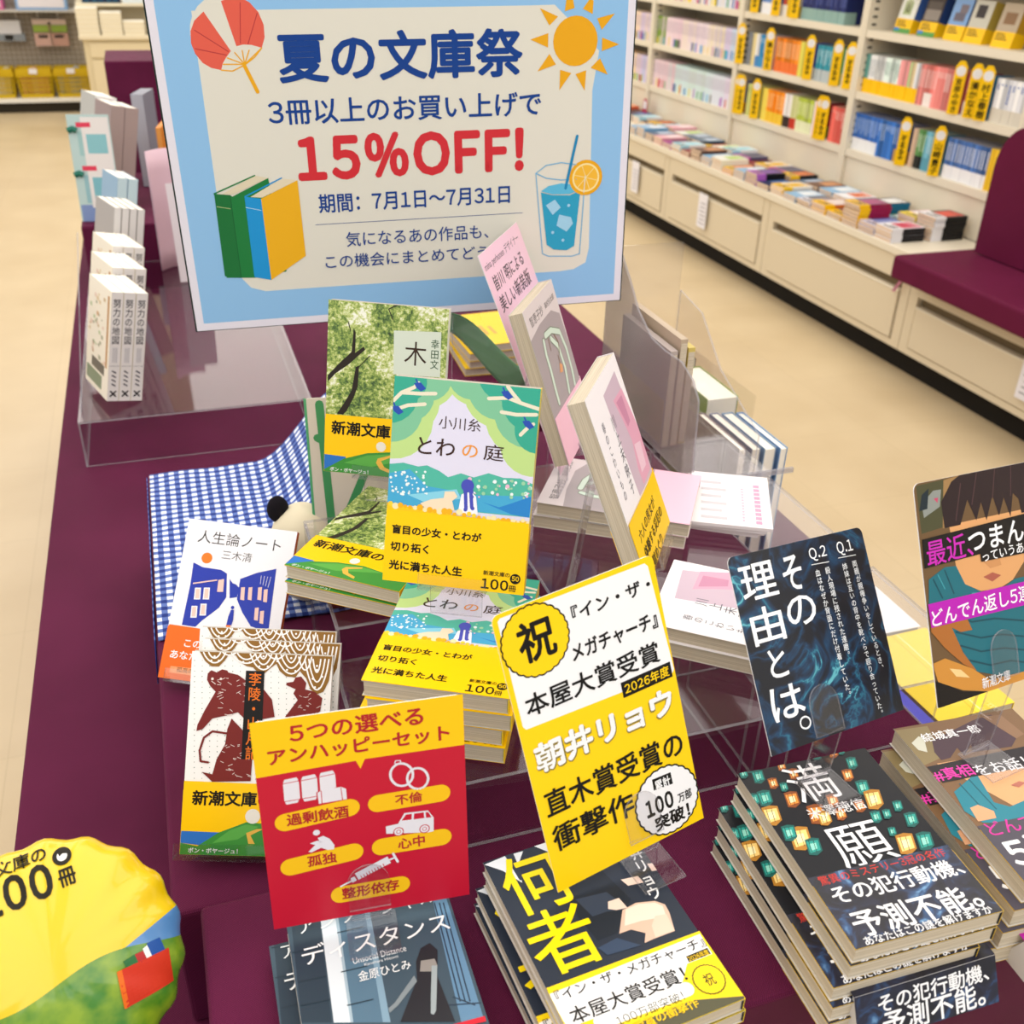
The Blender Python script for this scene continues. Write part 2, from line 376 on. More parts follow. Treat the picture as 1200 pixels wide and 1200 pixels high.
# ---------------------------------------------------------------- artwork, in millimetres on each cover or card
ART = {
 'poster': [
  ('r','#8fc0ea',7,7,413,290),
  ('p','#dedcd0',[(35.5,23.7),(321.6,23.6),(344.8,23.3),(387.4,61.4),(382.3,95.1),(383,133.4),(384.8,241),(381.8,255.4),(369.6,261.5),(355.4,262.7),(123.6,262.5),(67.6,262.7),(54.7,258.5),(46.7,248.1),(35.4,234.4),(35.3,148.8),(35.4,60.8)]),
  ('c','#dedcd0',62.2,41.9,30.3),
  ('p','#e0604e',[(45.1,24.3),(63.1,54.6),(59,59),(55.3,63.9),(53.2,69.2),(45.2,67.3),(38.8,63.2),(33.8,56),(31.6,47.8),(32.6,38.9),(36.8,31)]),
  ('p','#e0604e',[(60.1,16.8),(68.1,51),(73.9,49.8),(80.8,50.3),(88.8,52.7),(92.1,44.9),(92.5,35.2),(89.2,25.4),(83.1,18.2),(76.7,14.5),(69.9,13.8)]),
  ('l','#b23a3c',0.7,[(36,38.2),(60.9,54.9)]),
  ('l','#b23a3c',0.7,[(34.4,52.2),(59.2,57.7)]),
  ('l','#b23a3c',0.7,[(75.4,18.1),(71.7,48.6)]),
  ('l','#b23a3c',0.7,[(88.2,26.2),(77.8,49.5)]),
  ('l','#e8a818',1.0,[(55.6,64.7),(73.1,65.2)]),
  ('l','#e8a818',1.0,[(59.4,59.8),(73.1,65.2)]),
  ('l','#e8a818',1.0,[(66.1,55.9),(73.1,65.2)]),
  ('l','#e8a818',1.0,[(72.4,54.4),(73.1,65.2)]),
  ('l','#e8a818',1.0,[(78.2,54.2),(73.1,65.2)]),
  ('l','#e8a818',1.0,[(88.8,52.7),(73.1,65.2)]),
  ('l','#e8a818',1.0,[(53.2,69.2),(62.4,70.2),(73.1,65.7),(82.3,59.6),(88.8,52.7)]),
  ('l','#e8a818',3.2,[(72.7,66),(81.2,87.2)]),
  ('t','夏の文庫祭','#123f8c',0.035,100.8,41,316.2,81),
  ('t','3冊以上のお買い上げで','#123f8c',0.02,88,94,333.6,115.2),
  ('t','15%OFF!','#cf2f38',0.05,108.5,124.3,317.7,164.1),
  ('t','期間：7月1日〜7月31日','#123f8c',0.02,124.2,176,304.2,193.1),
  ('l','#123f8c',0.5,[(119.6,203.3),(316.9,202.9)]),
  ('t','気になるあの作品も、','#123f8c',0.004,146.5,211.7,283,225.5),
  ('t','この機会にまとめてどうぞ','#123f8c',0.004,125.6,232.7,297.8,244.5),
  ('c','#e8a818',364.8,53,20.8),
  ('p','#e8a818',[(354.1,28.7),(363.1,26.2),(361.3,18.6),(355.4,18.5)]),
  ('p','#e8a818',[(370.8,26.9),(380,31.3),(380.4,20.6),(377,18.8)]),
  ('p','#e8a818',[(331.3,25.8),(348,32.8),(340.3,39.9)]),
  ('p','#e8a818',[(322.9,50.9),(339.4,46),(339.3,57.7)]),
  ('p','#e8a818',[(329.7,77.4),(340.8,63),(346.9,72)]),
  ('p','#e8a818',[(351,76.5),(361.6,79.5),(350.8,93.7)]),
  ('p','#e8a818',[(365.7,80.5),(375.7,77.5),(374.9,94.9)]),
  ('p','#e8a818',[(379.9,75.5),(388.4,67.6),(396.5,81.7)]),
  ('p','#e8a818',[(389.7,50.5),(406.2,56.5),(389.8,61.8)]),
  ('p','#e8a818',[(384.2,34.8),(400.7,31.1),(389,44.2)]),
  ('p','#dcd2b6',[(39.5,171.7),(70.3,156.7),(81.8,159.4),(49.6,172.3)]),
  ('p','#1d7a3c',[(33.1,170.9),(46.8,172.7),(48.5,174.1),(81.8,159.4),(88.8,245),(58.9,249.1),(33.8,247.4)]),
  ('l','#1d7a3c',1.2,[(33.1,170.9),(70.3,156.7)]),
  ('p','#1b6f37',[(33.1,170.9),(46.8,172.7),(47,248.5),(32.3,245.9)]),
  ('l','#0f4a26',0.4,[(46.8,172.7),(47,248.5)]),
  ('l','#b9c98a',0.5,[(33.9,182.2),(45.5,184.7)]),
  ('p','#e0d5ba',[(64.2,175.3),(93.3,160.4),(107.3,162.5),(74.5,176.3)]),
  ('l','#1e8fd0',1.2,[(59.6,174.6),(93.4,160)]),
  ('p','#1e93d4',[(59.1,174.6),(73.4,177.2),(74,252.2),(58.9,248.5)]),
  ('p','#eab01e',[(73.4,177.2),(107.3,162.5),(108,231.5),(74,252.2)]),
  ('l','#bfe0f0',0.5,[(58.8,184.1),(72.7,187.7)]),
  ('l','#6fb2dc',0.9,[(329.4,166.6),(337.1,243.9),(343.2,246.7),(367.4,248.2),(375.1,246.3),(378.4,170.8),(368.9,160.5),(354.1,157.9),(339.5,159.8),(329.4,166.6),(339.7,171.6),(354.5,173.9),(369.3,173.8),(378.4,170.8)]),
  ('p','#2f9fc4',[(334.6,184.6),(346.3,187.8),(363.4,188.7),(374,184.6),(369.3,238.1),(361.7,241.9),(348.5,240.4),(341.3,235.3)]),
  ('p','#5cb9dd',[(334.6,183.6),(341.9,179),(354.6,177),(367.4,178.9),(373.9,183.6),(363.4,187.5),(346.3,187)]),
  ('c','#e8a818',378.9,172.8,16.5),
  ('c','#f6e3a0',378.9,172.8,13.5),
  ('c','#f0b93a',378.9,172.8,11.8),
  ('l','#f6e3a0',0.6,[(378.9,172.8),(391.2,175.9)]),
  ('l','#f6e3a0',0.6,[(378.9,172.8),(383.3,184.8)]),
  ('l','#f6e3a0',0.6,[(378.9,172.8),(371,181.7)]),
  ('l','#f6e3a0',0.6,[(378.9,172.8),(366.7,169.8)]),
  ('l','#f6e3a0',0.6,[(378.9,172.8),(374.5,161)]),
  ('l','#f6e3a0',0.6,[(378.9,172.8),(386.7,164)]),
  ('l','#dedcd0',0.9,[(378.4,170.8),(377.3,186.8)]),
  ('l','#1f86b8',2.6,[(369.1,134.4),(359,181.8)]),
  ('p','#9fd0ea',[(339.7,197),(348.6,192),(354.7,199.8),(346.7,206.5)]),
  ('p','#9fd0ea',[(353.2,206.5),(365.1,209.6),(367.5,215.9),(361.2,223.5),(350.8,217.1)]),
  ('c','#9fd0ea',362.6,198.2,1.5),
  ('c','#9fd0ea',347.1,223.5,1.5),
  ('c','#9fd0ea',357.7,231.7,1.5),
 ],
 'red': [
  ('r','#c81a35',0,0,125,151),
  ('p','#fccc12',[(-1,0),(124.9,-1.2),(124.9,35.8),(64,35.5),(61,41.8),(58.6,35.8),(0.1,37.8)]),
  ('t','5つの選べる','#b5202c',0.03,21.6,6.1,100.5,15.8),
  ('t','アンハッピーセット','#b5202c',0.035,8,21.7,116,28.9),
  ('p','#e9e6ee',[(16.1,41.7),(23.2,41.2),(24.3,44),(24.1,56.1),(22.3,59.1),(15.8,59.4),(14.8,56.6),(15.1,44.1)]),
  ('l','#c81a35',0.5,[(15.1,44.4),(24.5,43.9)]),
  ('l','#c81a35',0.5,[(15,57.1),(23.8,57)]),
  ('p','#e9e6ee',[(26.7,41.4),(33.9,40.9),(35,43.7),(34.8,55.8),(33.1,58.9),(26.5,59.2),(25.4,56.4),(25.7,43.8)]),
  ('l','#c81a35',0.5,[(25.7,44.1),(35.2,43.5)]),
  ('l','#c81a35',0.5,[(25.7,56.9),(34.5,56.7)]),
  ('p','#e9e6ee',[(37.4,40.6),(44.6,40.1),(45.8,42.9),(45.7,55.1),(43.9,58.1),(37.3,58.4),(36.2,55.6),(36.5,43)]),
  ('l','#c81a35',0.5,[(36.4,43.3),(45.9,42.7)]),
  ('l','#c81a35',0.5,[(36.4,56.1),(45.4,55.9)]),
  ('p','#c81a35',[(33.7,53.8),(48.8,52),(52,54.1),(51.9,62.9),(33.9,64.1)]),
  ('p','#e9e6ee',[(34.4,54.5),(37.4,52.5),(48.8,52.7),(51.5,54.6),(51.5,62),(34.7,62.3)]),
  ('l','#c81a35',0.5,[(36.7,53.1),(36.6,62.3)]),
  ('l','#c81a35',0.5,[(48.5,53.1),(48.9,62.3)]),
  ('l','#e9e6ee',1.6,[(92.3,51.7),(92,53.8),(91.2,55.6),(90,57.1),(88.5,58.2),(86.8,58.7),(85,58.6),(83.2,58),(81.6,56.9),(80.3,55.3),(79.3,53.5),(78.7,51.4),(78.6,49.2),(78.9,47.2),(79.7,45.4),(80.9,43.9),(82.4,42.8),(84,42.3),(85.8,42.4),(87.6,43),(89.2,44.1),(90.6,45.6),(91.6,47.5),(92.2,49.6),(92.3,51.7)]),
  ('l','#e9e6ee',1.6,[(101.6,56.2),(101.2,58.1),(100.5,59.8),(99.4,61.2),(98,62.2),(96.4,62.7),(94.7,62.6),(93.1,62.1),(91.6,61),(90.3,59.6),(89.3,57.8),(88.8,55.8),(88.7,53.9),(89,51.9),(89.7,50.2),(90.8,48.9),(92.2,47.9),(93.8,47.4),(95.4,47.5),(97.1,48),(98.6,49),(99.9,50.5),(100.8,52.2),(101.4,54.2),(101.6,56.2)]),
  ('l','#e9e6ee',0.6,[(81.7,41.6),(82.2,39.9),(85.2,40.1),(85.3,42),(83.6,42.9),(81.7,41.6)]),
  ('i','#fbc51a',6.3,14,71.9,52.6,68.5),
  ('i','#fbc51a',6.3,70.1,68.7,108.7,68.4),
  ('i','#fbc51a',6.3,14.3,105.3,52.7,101.7),
  ('i','#fbc51a',6.3,70.5,101.5,108.4,101.7),
  ('i','#fbc51a',6.3,42.9,132.9,80.4,132.9),
  ('t','過剰飲酒','#b5252c',0.03,14.7,67.7,52,73.4),
  ('t','不倫','#b5252c',0.03,80.5,64.4,97.4,72.3),
  ('t','孤独','#b5252c',0.03,24.4,100.2,42.4,106.4),
  ('t','心中','#b5252c',0.03,80.5,97.2,97.6,105.9),
  ('t','整形依存','#b5252c',0.03,43.5,128,79.7,136.9),
  ('c','#e9e6ee',31.6,82.8,2.1),
  ('p','#e9e6ee',[(32.1,86.9),(35.4,85.9),(39.1,88.8),(41.7,94.1),(41.1,97.2),(37.2,96.9),(33.5,94.5),(27.5,96.8),(25.6,96.1),(30.2,91.7),(27,90),(31.4,88.8),(34.5,89.9),(33.1,90.7)]),
  ('p','#e9e6ee',[(73.7,86.6),(81.4,86),(85.7,78.8),(100.4,79.6),(103.8,85.6),(103.4,96.1),(99.7,96.2),(73.7,92.1)]),
  ('p','#c81a35',[(83.7,84.1),(86.6,80.1),(90.3,80.2),(89.9,84.5)]),
  ('p','#c81a35',[(91.2,84.6),(91.7,80.3),(97.7,80.5),(97.9,84.9)]),
  ('p','#c81a35',[(99,85),(98.9,80.6),(100.5,80.9),(102.5,85.2)]),
  ('c','#c81a35',81.4,92,3.3),
  ('c','#e9e6ee',81.4,92,2.7),
  ('c','#c81a35',81.4,92,1.5),
  ('c','#e9e6ee',81.4,92,1.1),
  ('c','#c81a35',97.7,93,3.3),
  ('c','#e9e6ee',97.7,93,2.7),
  ('c','#c81a35',97.7,93,1.5),
  ('c','#e9e6ee',97.7,93,1.1),
  ('p','#e9e6ee',[(52.5,118.1),(73.4,109.3),(75.4,114.7),(54.5,123.5)]),
  ('l','#e9e6ee',1.2,[(43.2,126.3),(49.8,123.6)]),
  ('p','#e9e6ee',[(49.5,121.4),(52,120.3),(53.4,123.6),(50.6,125)]),
  ('l','#e9e6ee',1.3,[(74.2,112.3),(78.3,111)]),
  ('l','#e9e6ee',1.6,[(77.1,107.9),(79.7,114.6)]),
  ('l','#c81a35',0.5,[(56,120.5),(56.8,122.8)]),
  ('l','#c81a35',0.5,[(57.8,119.7),(58.6,122)]),
  ('l','#c81a35',0.5,[(59.6,118.9),(60.3,121.2)]),
  ('l','#c81a35',0.5,[(61.3,118.1),(62.1,120.5)]),
  ('l','#c81a35',0.5,[(63.1,117.4),(63.9,119.7)]),
  ('l','#c81a35',0.5,[(64.9,116.6),(65.7,118.9)]),
  ('l','#c81a35',0.5,[(66.7,115.8),(67.5,118.1)]),
  ('l','#c81a35',0.5,[(68.5,115),(69.3,117.4)]),
  ('l','#c81a35',0.5,[(70.3,114.3),(71.1,116.6)]),
 ],
 'card': [
  ('r','#fdd20e',0,0,115,194),
  ('p','#f4f4f6',[(3.7,4.4),(5.6,2.9),(108.3,3.9),(110.3,6.5),(114.5,80.5),(113.2,82.4),(5.3,77.6),(3.5,75.2)]),
  ('g','#15120f',24.6,24.6,23.8),
  ('g','#fdd20e',24.6,24.6,22.7),
  ('T','祝','#15120f',0.03,12.8,10.7,38,37.8),
  ('t','『イン・ザ・','#15120f',0.03,51.6,14,109.4,21.5),
  ('t','メガチャーチ』','#15120f',0.032,45.9,36.4,109.4,48.4),
  ('t','本屋大賞受賞','#15120f',0.02,8.1,58,106.1,69.5),
  ('r','#15120f',74.5,74.2,112.5,85),
  ('T','2026年度','#fdd20e',0.02,76.5,75.8,110.5,83.4),
  ('t','朝井リョウ','#8a7b3a',0.085,5.9,90.2,109.2,111.3),
  ('t','朝井リョウ','#f4f4f6',0.055,6,89.6,109,110.2),
  ('t','直木賞受賞の','#15120f',0.02,5.3,122.7,109.9,141.5),
  ('t','衝撃作','#15120f',0.02,5,149.5,65.8,165.3),
  ('g','#15120f',90.2,167.8,25.3),
  ('g','#f4f4f6',90.2,167.8,24.1),
  ('p','#15120f',[(82.1,148.6),(96.7,149.5),(96.8,158.3),(81.9,156.7)]),
  ('t','累計','#f4f4f6',0.03,83.3,150.5,95.4,158.3),
  ('t','100','#15120f',0.05,73.1,158,94.8,178.2),
  ('t','万部','#15120f',0.03,98.2,167,109.3,174.1),
  ('t','突破！','#15120f',0.04,77.7,176.1,105.4,186.7),
 ],
 'dark': [
  ('r','@water',0,0,125,135),
  ('T','そ','#f6f8fa',0.012,44.1,8.1,61.5,32.5),
  ('T','の','#f6f8fa',0.012,39.8,36.6,66.3,57.2),
  ('T','理','#f6f8fa',0.012,6.7,7.7,37.6,32.1),
  ('T','由','#f6f8fa',0.012,7.3,37.6,35.3,62.7),
  ('T','と','#f6f8fa',0.012,15,67.2,30.3,86.8),
  ('T','は','#f6f8fa',0.012,8.7,92.6,37.3,115.1),
  ('l','#f6f8fa',1.2,[(38.5,122.1),(37.9,123.2),(36.9,124.1),(35.7,124.7),(34.3,124.9),(33,124.8),(31.7,124.2),(30.6,123.4),(29.9,122.3),(29.7,121.1),(29.8,119.8),(30.4,118.7),(31.3,117.8),(32.5,117.2),(33.9,117),(35.3,117.1),(36.6,117.7),(37.6,118.5),(38.3,119.6),(38.6,120.8),(38.5,122.1)]),
  ('t','Q.2','#f6f8fa',0.01,71.1,6.6,87.2,16.3),
  ('t','Q.1','#f6f8fa',0.01,97.6,6.8,112.7,17.2),
  ('l','#f6f8fa',0.5,[(71,18.2),(87.6,19)]),
  ('l','#f6f8fa',0.5,[(96.6,18.1),(113.8,18.9)]),
  ('v','両親が親権争いをしているとき、','#eef2f4',0.01,110.6,22.3,113.3,104.3),
  ('v','姉妹は互いの背中を靴べらで殴り合っていた。','#eef2f4',0.01,100.9,22.5,102.8,134.6),
  ('v','殺人現場に残された達磨。','#eef2f4',0.01,84.4,22,84.8,88.3),
  ('v','血はなぜか背面にだけ付着していた。','#eef2f4',0.01,74.8,22.1,77.7,115.1),
 ],
 'boy': [
  ('r','#6b5236',0,0,125,152),
  ('p','#4a4a32',[(2.4,1.5),(31.7,0.7),(23.5,32.5),(2.8,33.7)]),
  ('p','#8a8f8a',[(5.8,14.2),(17.7,6.8),(25.2,7.1),(22.4,18.3),(6.5,23.6)]),
  ('p','#c04a6a',[(17.3,12.1),(21.6,12),(20.6,15.7)]),
  ('p','#1d2a33',[(3,18.4),(6.7,8.2),(13.7,4.7),(10.5,18.1)]),
  ('p','#9c7a4e',[(28.3,1.3),(45.1,-0.2),(31,33.7),(22.8,33.2)]),
  ('p','#d9a06a',[(29.1,31.9),(105.3,32.7),(99.6,69.4),(86,80.1),(71.2,83.8),(52.9,81.9),(38.2,74.3),(31.4,60.5)]),
  ('p','#2a1c20',[(24.5,33.4),(23.9,15.5),(35.7,3.2),(57.1,-4.9),(85,-6.2),(118.4,-4.8),(125.3,14.3),(120.8,35.1),(102,35.1),(100.5,24.6),(95.2,19.8),(90.4,36.1),(85.5,21.5),(78.9,33.4),(74.3,18.3),(65.9,34.6),(62.2,21.3),(55.9,33),(49.1,17.7),(39.9,33.6)]),
  ('l','#4b3336',1.0,[(44.2,5.9),(36.1,29.8)]),
  ('l','#4b3336',1.0,[(60.9,0.4),(53.1,21.5)]),
  ('l','#4b3336',1.0,[(79.4,-0.2),(74,19.8)]),
  ('l','#4b3336',1.0,[(95.8,0.4),(92.7,21)]),
  ('p','#c98f5c',[(56.3,60.1),(74.6,61.8),(76,67.7),(64.3,68)]),
  ('p','#a85a4a',[(56.6,72.7),(66.1,71.2),(74.5,74.7),(65.1,77.5)]),
  ('p','#1f6a78',[(4.4,64.9),(20.5,59.3),(31.4,60.5),(38.2,74.3),(52.9,82.2),(73.5,84.2),(88.4,79.7),(105.2,80.3),(110.7,124.6),(89.2,153),(35.7,134.3),(20.7,100.9),(1.2,86)]),
  ('l','#174b58',1.3,[(20.2,61.6),(26.4,78.4)]),
  ('l','#174b58',1.3,[(8.6,65.7),(15.2,79.4)]),
  ('l','#174b58',1.3,[(24,93.7),(40.8,101.1),(63.5,103.3),(93.2,111)]),
  ('l','#174b58',1.3,[(24.5,104.8),(48,113.8),(68.6,115.7),(93.9,122.7)]),
  ('l','#174b58',1.3,[(27.5,114.9),(46.6,123.1),(69.5,125.6),(94.7,132.8)]),
  ('l','#174b58',1.3,[(30.4,125.1),(54.1,134.4),(75,135.8),(93.4,141.6)]),
  ('l','#3f93a0',1.0,[(13.3,63.4),(18.3,73.7)]),
  ('l','#3f93a0',1.0,[(43.8,81.8),(70.8,86.1)]),
  ('l','#3f93a0',1.0,[(33.6,89.3),(83.3,97.5)]),
  ('p','#a9682f',[(1.6,86.1),(20.7,86.7),(36.7,98.6),(40,106.5),(28.9,105.7),(20.7,100.9),(28.9,120),(40.1,135.3),(27.7,127.7),(12.2,113.2),(1.2,100)]),
  ('p','#c88a3a',[(-1,121.3),(11.2,120.1),(36,132.7),(52.5,144.6),(90.2,146.6),(91.3,155.2),(51.3,152.4),(25,145.4),(2.4,134.5)]),
  ('p','#e9c88a',[(14.4,127.9),(25,131.1),(32.8,138.4),(20,134.7)]),
  ('p','#151010',[(0.4,133.3),(24.9,146.1),(55.7,153.7),(93.9,154.1),(95.3,161.1),(87.8,177.6),(-0.2,151.5)]),
  ('p','#141012',[(2.2,37.5),(107.2,35.9),(104.9,63.8),(56,62),(55.7,56.5),(1.4,56.9)]),
  ('t','最近、','#c828b4',0.01,4.8,41.8,49.2,54.1),
  ('t','つまんない','#f4f4f6',0.02,45.2,43.1,139.8,49.7),
  ('t','っていうあなたに','#f4f4f6',0.01,57.5,59.6,125.9,58.3),
  ('p','#b41ab0',[(0.9,81),(99.9,83.5),(98.5,100.2),(1.6,97.2)]),
  ('t','どんでん返し5連続','#f4f4f6',0.015,2.8,87.1,115.2,95.8),
  ('t','新潮文庫','#f4f4f6',0.01,43.8,141.3,72.5,149.2),
 ],
 'mangan': [
  ('r','#14161c',0,0,105,151),
  ('p','#1c5f5a',[(9.5,-11.5),(14.2,-12.2),(18.1,-10.7),(15.6,-1.3),(10.9,1.6),(6.6,0)]),
  ('p','#2c9a8e',[(9.8,-9.9),(16.9,-9.5),(14.8,-1.9),(8,-1.1)]),
  ('p','#8fd6c4',[(10.7,-7.8),(14.8,-7.8),(13.5,-3.3),(9.8,-2.8)]),
  ('l','#171a1e',0.4,[(11.6,-10.6),(9.1,-1.5)]),
  ('l','#171a1e',0.4,[(14.2,-9.9),(11.6,-0.8)]),
  ('p','#1c5f5a',[(10.9,0.2),(15.6,-0.4),(19.4,1),(16.9,10.2),(12.3,13),(8,11.4)]),
  ('p','#2c9a8e',[(11.2,1.8),(18.2,2.1),(16.1,9.6),(9.4,10.4)]),
  ('p','#8fd6c4',[(12.1,3.8),(16.1,3.8),(14.9,8.2),(11.2,8.7)]),
  ('l','#171a1e',0.4,[(13,1.1),(10.5,10)]),
  ('l','#171a1e',0.4,[(15.5,1.8),(13,10.6)]),
  ('p','#1c5f5a',[(28.5,-14.1),(32.4,-14.6),(35.6,-13.4),(33.4,-5.6),(29.4,-3.2),(25.8,-4.5)]),
  ('p','#2c9a8e',[(28.7,-12.8),(34.6,-12.5),(32.7,-6.1),(27.1,-5.4)]),
  ('p','#8fd6c4',[(29.4,-11),(32.8,-11),(31.7,-7.3),(28.6,-6.9)]),
  ('l','#171a1e',0.4,[(30.2,-13.3),(28,-5.8)]),
  ('l','#171a1e',0.4,[(32.3,-12.7),(30.1,-5.2)]),
  ('p','#1c5f5a',[(4.9,19.5),(10.3,18.8),(14.7,20.4),(11.9,30.8),(6.6,33.9),(1.6,32.1)]),
  ('p','#2c9a8e',[(5.3,21.2),(13.3,21.7),(10.9,30.2),(3.3,31)]),
  ('p','#8fd6c4',[(6.3,23.6),(10.9,23.6),(9.5,28.6),(5.3,29.1)]),
  ('l','#171a1e',0.4,[(7.3,20.5),(4.5,30.5)]),
  ('l','#171a1e',0.4,[(10.2,21.3),(7.4,31.3)]),
  ('p','#1c5f5a',[(-2.5,20.2),(1.5,19.7),(5,21),(2.9,29),(-1.2,31.3),(-5,30)]),
  ('p','#2c9a8e',[(-2.2,21.6),(3.9,22),(2.1,28.5),(-3.7,29.1)]),
  ('p','#8fd6c4',[(-1.4,23.4),(2.1,23.4),(1,27.2),(-2.2,27.6)]),
  ('l','#171a1e',0.4,[(-0.7,21.1),(-2.8,28.7)]),
  ('l','#171a1e',0.4,[(1.5,21.7),(-0.6,29.3)]),
  ('p','#8a4a1e',[(37.4,5.5),(41.3,5),(44.4,6.2),(42.1,13.7),(38.2,15.9),(34.7,14.7)]),
  ('p','#e8913c',[(37.6,6.8),(43.4,7.1),(41.5,13.2),(35.9,13.8)]),
  ('p','#fbe9b4',[(38.3,8.5),(41.6,8.5),(40.5,12.1),(37.4,12.4)]),
  ('l','#171a1e',0.4,[(39.1,6.3),(36.8,13.5)]),
  ('l','#171a1e',0.4,[(41.2,6.8),(38.9,14)]),
  ('p','#8a4a1e',[(33.2,-3.6),(36.6,-4.1),(39.4,-3.1),(37.4,3.8),(34,5.8),(30.8,4.7)]),
  ('p','#e8913c',[(33.4,-2.5),(38.5,-2.2),(36.8,3.3),(31.9,3.9)]),
  ('p','#fbe9b4',[(34,-1),(37,-1),(36,2.3),(33.2,2.7)]),
  ('l','#171a1e',0.4,[(34.7,-3),(32.7,3.6)]),
  ('l','#171a1e',0.4,[(36.5,-2.5),(34.5,4.1)]),
  ('p','#8a4a1e',[(18.4,10.1),(22.2,9.7),(25.3,10.8),(23.2,18.2),(19.4,20.4),(16,19.2)]),
  ('p','#e8913c',[(18.7,11.4),(24.3,11.7),(22.6,17.7),(17.1,18.3)]),
  ('p','#fbe9b4',[(19.4,13.1),(22.6,13.1),(21.6,16.6),(18.6,17)]),
  ('l','#171a1e',0.4,[(20.1,10.9),(18,18)]),
  ('l','#171a1e',0.4,[(22.1,11.4),(20,18.5)]),
  ('p','#8a4a1e',[(22.8,25.6),(28.2,25),(32.6,26.6),(29.6,36.9),(24.2,39.9),(19.3,38.2)]),
  ('p','#e8913c',[(23.1,27.4),(31.2,27.9),(28.6,36.3),(20.9,37)]),
  ('p','#fbe9b4',[(24.1,29.7),(28.8,29.7),(27.3,34.7),(23,35.1)]),
  ('l','#171a1e',0.4,[(25.2,26.7),(22.2,36.5)]),
  ('l','#171a1e',0.4,[(28.1,27.5),(25,37.3)]),
  ('p','#b07a2c',[(0.8,34),(7.3,33.3),(12.6,35.2),(9.3,47.5),(2.9,51.1),(-3.1,49)]),
  ('p','#f3cf7d',[(1.3,36.1),(11,36.8),(8.1,46.8),(-1.1,47.6)]),
  ('p','#fbe9b4',[(2.5,38.9),(8.1,39),(6.4,44.8),(1.3,45.4)]),
  ('l','#171a1e',0.4,[(3.7,35.3),(0.4,47.1)]),
  ('l','#171a1e',0.4,[(7.2,36.2),(3.8,48)]),
  ('p','#8a4a1e',[(77.3,-6.9),(81.3,-7.4),(84.5,-6.3),(81.8,1.6),(77.7,3.9),(74.1,2.7)]),
  ('p','#e8913c',[(77.4,-5.6),(83.4,-5.3),(81.1,1.1),(75.4,1.8)]),
  ('p','#fbe9b4',[(78.1,-3.8),(81.5,-3.9),(80.2,-0.1),(77,0.3)]),
  ('l','#171a1e',0.4,[(79,-6.1),(76.3,1.4)]),
  ('l','#171a1e',0.4,[(81.1,-5.6),(78.4,1.9)]),
  ('p','#1c5f5a',[(64.2,-6.9),(67.7,-7.4),(70.6,-6.4),(68.3,0.6),(64.6,2.7),(61.5,1.5)]),
  ('p','#2c9a8e',[(64.3,-5.8),(69.6,-5.5),(67.7,0.2),(62.6,0.7)]),
  ('p','#8fd6c4',[(64.9,-4.2),(68,-4.2),(66.8,-0.9),(64,-0.5)]),
  ('l','#171a1e',0.4,[(65.7,-6.2),(63.4,0.4)]),
  ('l','#171a1e',0.4,[(67.6,-5.7),(65.3,0.9)]),
  ('p','#1c5f5a',[(84.5,6.2),(88.9,5.6),(92.4,6.9),(89.4,15.4),(84.8,17.9),(80.9,16.5)]),
  ('p','#2c9a8e',[(84.6,7.6),(91.2,8),(88.7,14.9),(82.3,15.6)]),
  ('p','#8fd6c4',[(85.3,9.5),(89.1,9.5),(87.6,13.6),(84.1,14)]),
  ('l','#171a1e',0.4,[(86.4,7),(83.3,15.2)]),
  ('l','#171a1e',0.4,[(88.7,7.7),(85.6,15.8)]),
  ('p','#1c5f5a',[(77.9,28.8),(83.1,28.2),(87.2,29.7),(83.8,39.3),(78.4,42.1),(73.8,40.5)]),
  ('p','#2c9a8e',[(78.2,30.4),(85.8,30.9),(82.9,38.7),(75.5,39.4)]),
  ('p','#8fd6c4',[(79,32.6),(83.4,32.6),(81.7,37.2),(77.6,37.6)]),
  ('l','#171a1e',0.4,[(80.2,29.8),(76.7,39)]),
  ('l','#171a1e',0.4,[(82.9,30.5),(79.4,39.7)]),
  ('p','#8a4a1e',[(74.6,16.4),(79,15.9),(82.5,17.1),(79.6,25.4),(75.1,27.8),(71.2,26.5)]),
  ('p','#e8913c',[(74.8,17.8),(81.3,18.2),(78.9,24.9),(72.6,25.5)]),
  ('p','#fbe9b4',[(75.5,19.6),(79.3,19.6),(77.8,23.6),(74.4,24)]),
  ('l','#171a1e',0.4,[(76.5,17.2),(73.6,25.1)]),
  ('l','#171a1e',0.4,[(78.8,17.8),(75.9,25.7)]),
  ('p','#b07a2c',[(78.1,39),(84.9,38.3),(90.3,40.3),(85.7,52.8),(78.7,56.4),(72.7,54.2)]),
  ('p','#f3cf7d',[(78.4,41.2),(88.4,41.8),(84.6,52),(74.8,52.8)]),
  ('p','#fbe9b4',[(79.4,44),(85.3,44),(82.9,50),(77.6,50.6)]),
  ('l','#171a1e',0.4,[(81,40.3),(76.4,52.3)]),
  ('l','#171a1e',0.4,[(84.6,41.3),(80,53.2)]),
  ('p','#8a4a1e',[(31.6,41),(38.1,40.3),(43.5,42.2),(39.6,54.5),(33.1,58),(27.1,55.9)]),
  ('p','#e8913c',[(31.9,43.1),(41.7,43.8),(38.5,53.7),(29.1,54.5)]),
  ('p','#fbe9b4',[(33.1,45.9),(38.8,45.9),(36.8,51.8),(31.7,52.3)]),
  ('l','#171a1e',0.4,[(34.5,42.3),(30.7,54)]),
  ('l','#171a1e',0.4,[(38,43.2),(34.1,54.9)]),
  ('p','#8a4a1e',[(50.3,35.3),(54.9,34.8),(58.6,36.1),(55.8,44.8),(51.1,47.3),(46.9,45.8)]),
  ('p','#e8913c',[(50.5,36.8),(57.4,37.2),(55,44.2),(48.4,44.8)]),
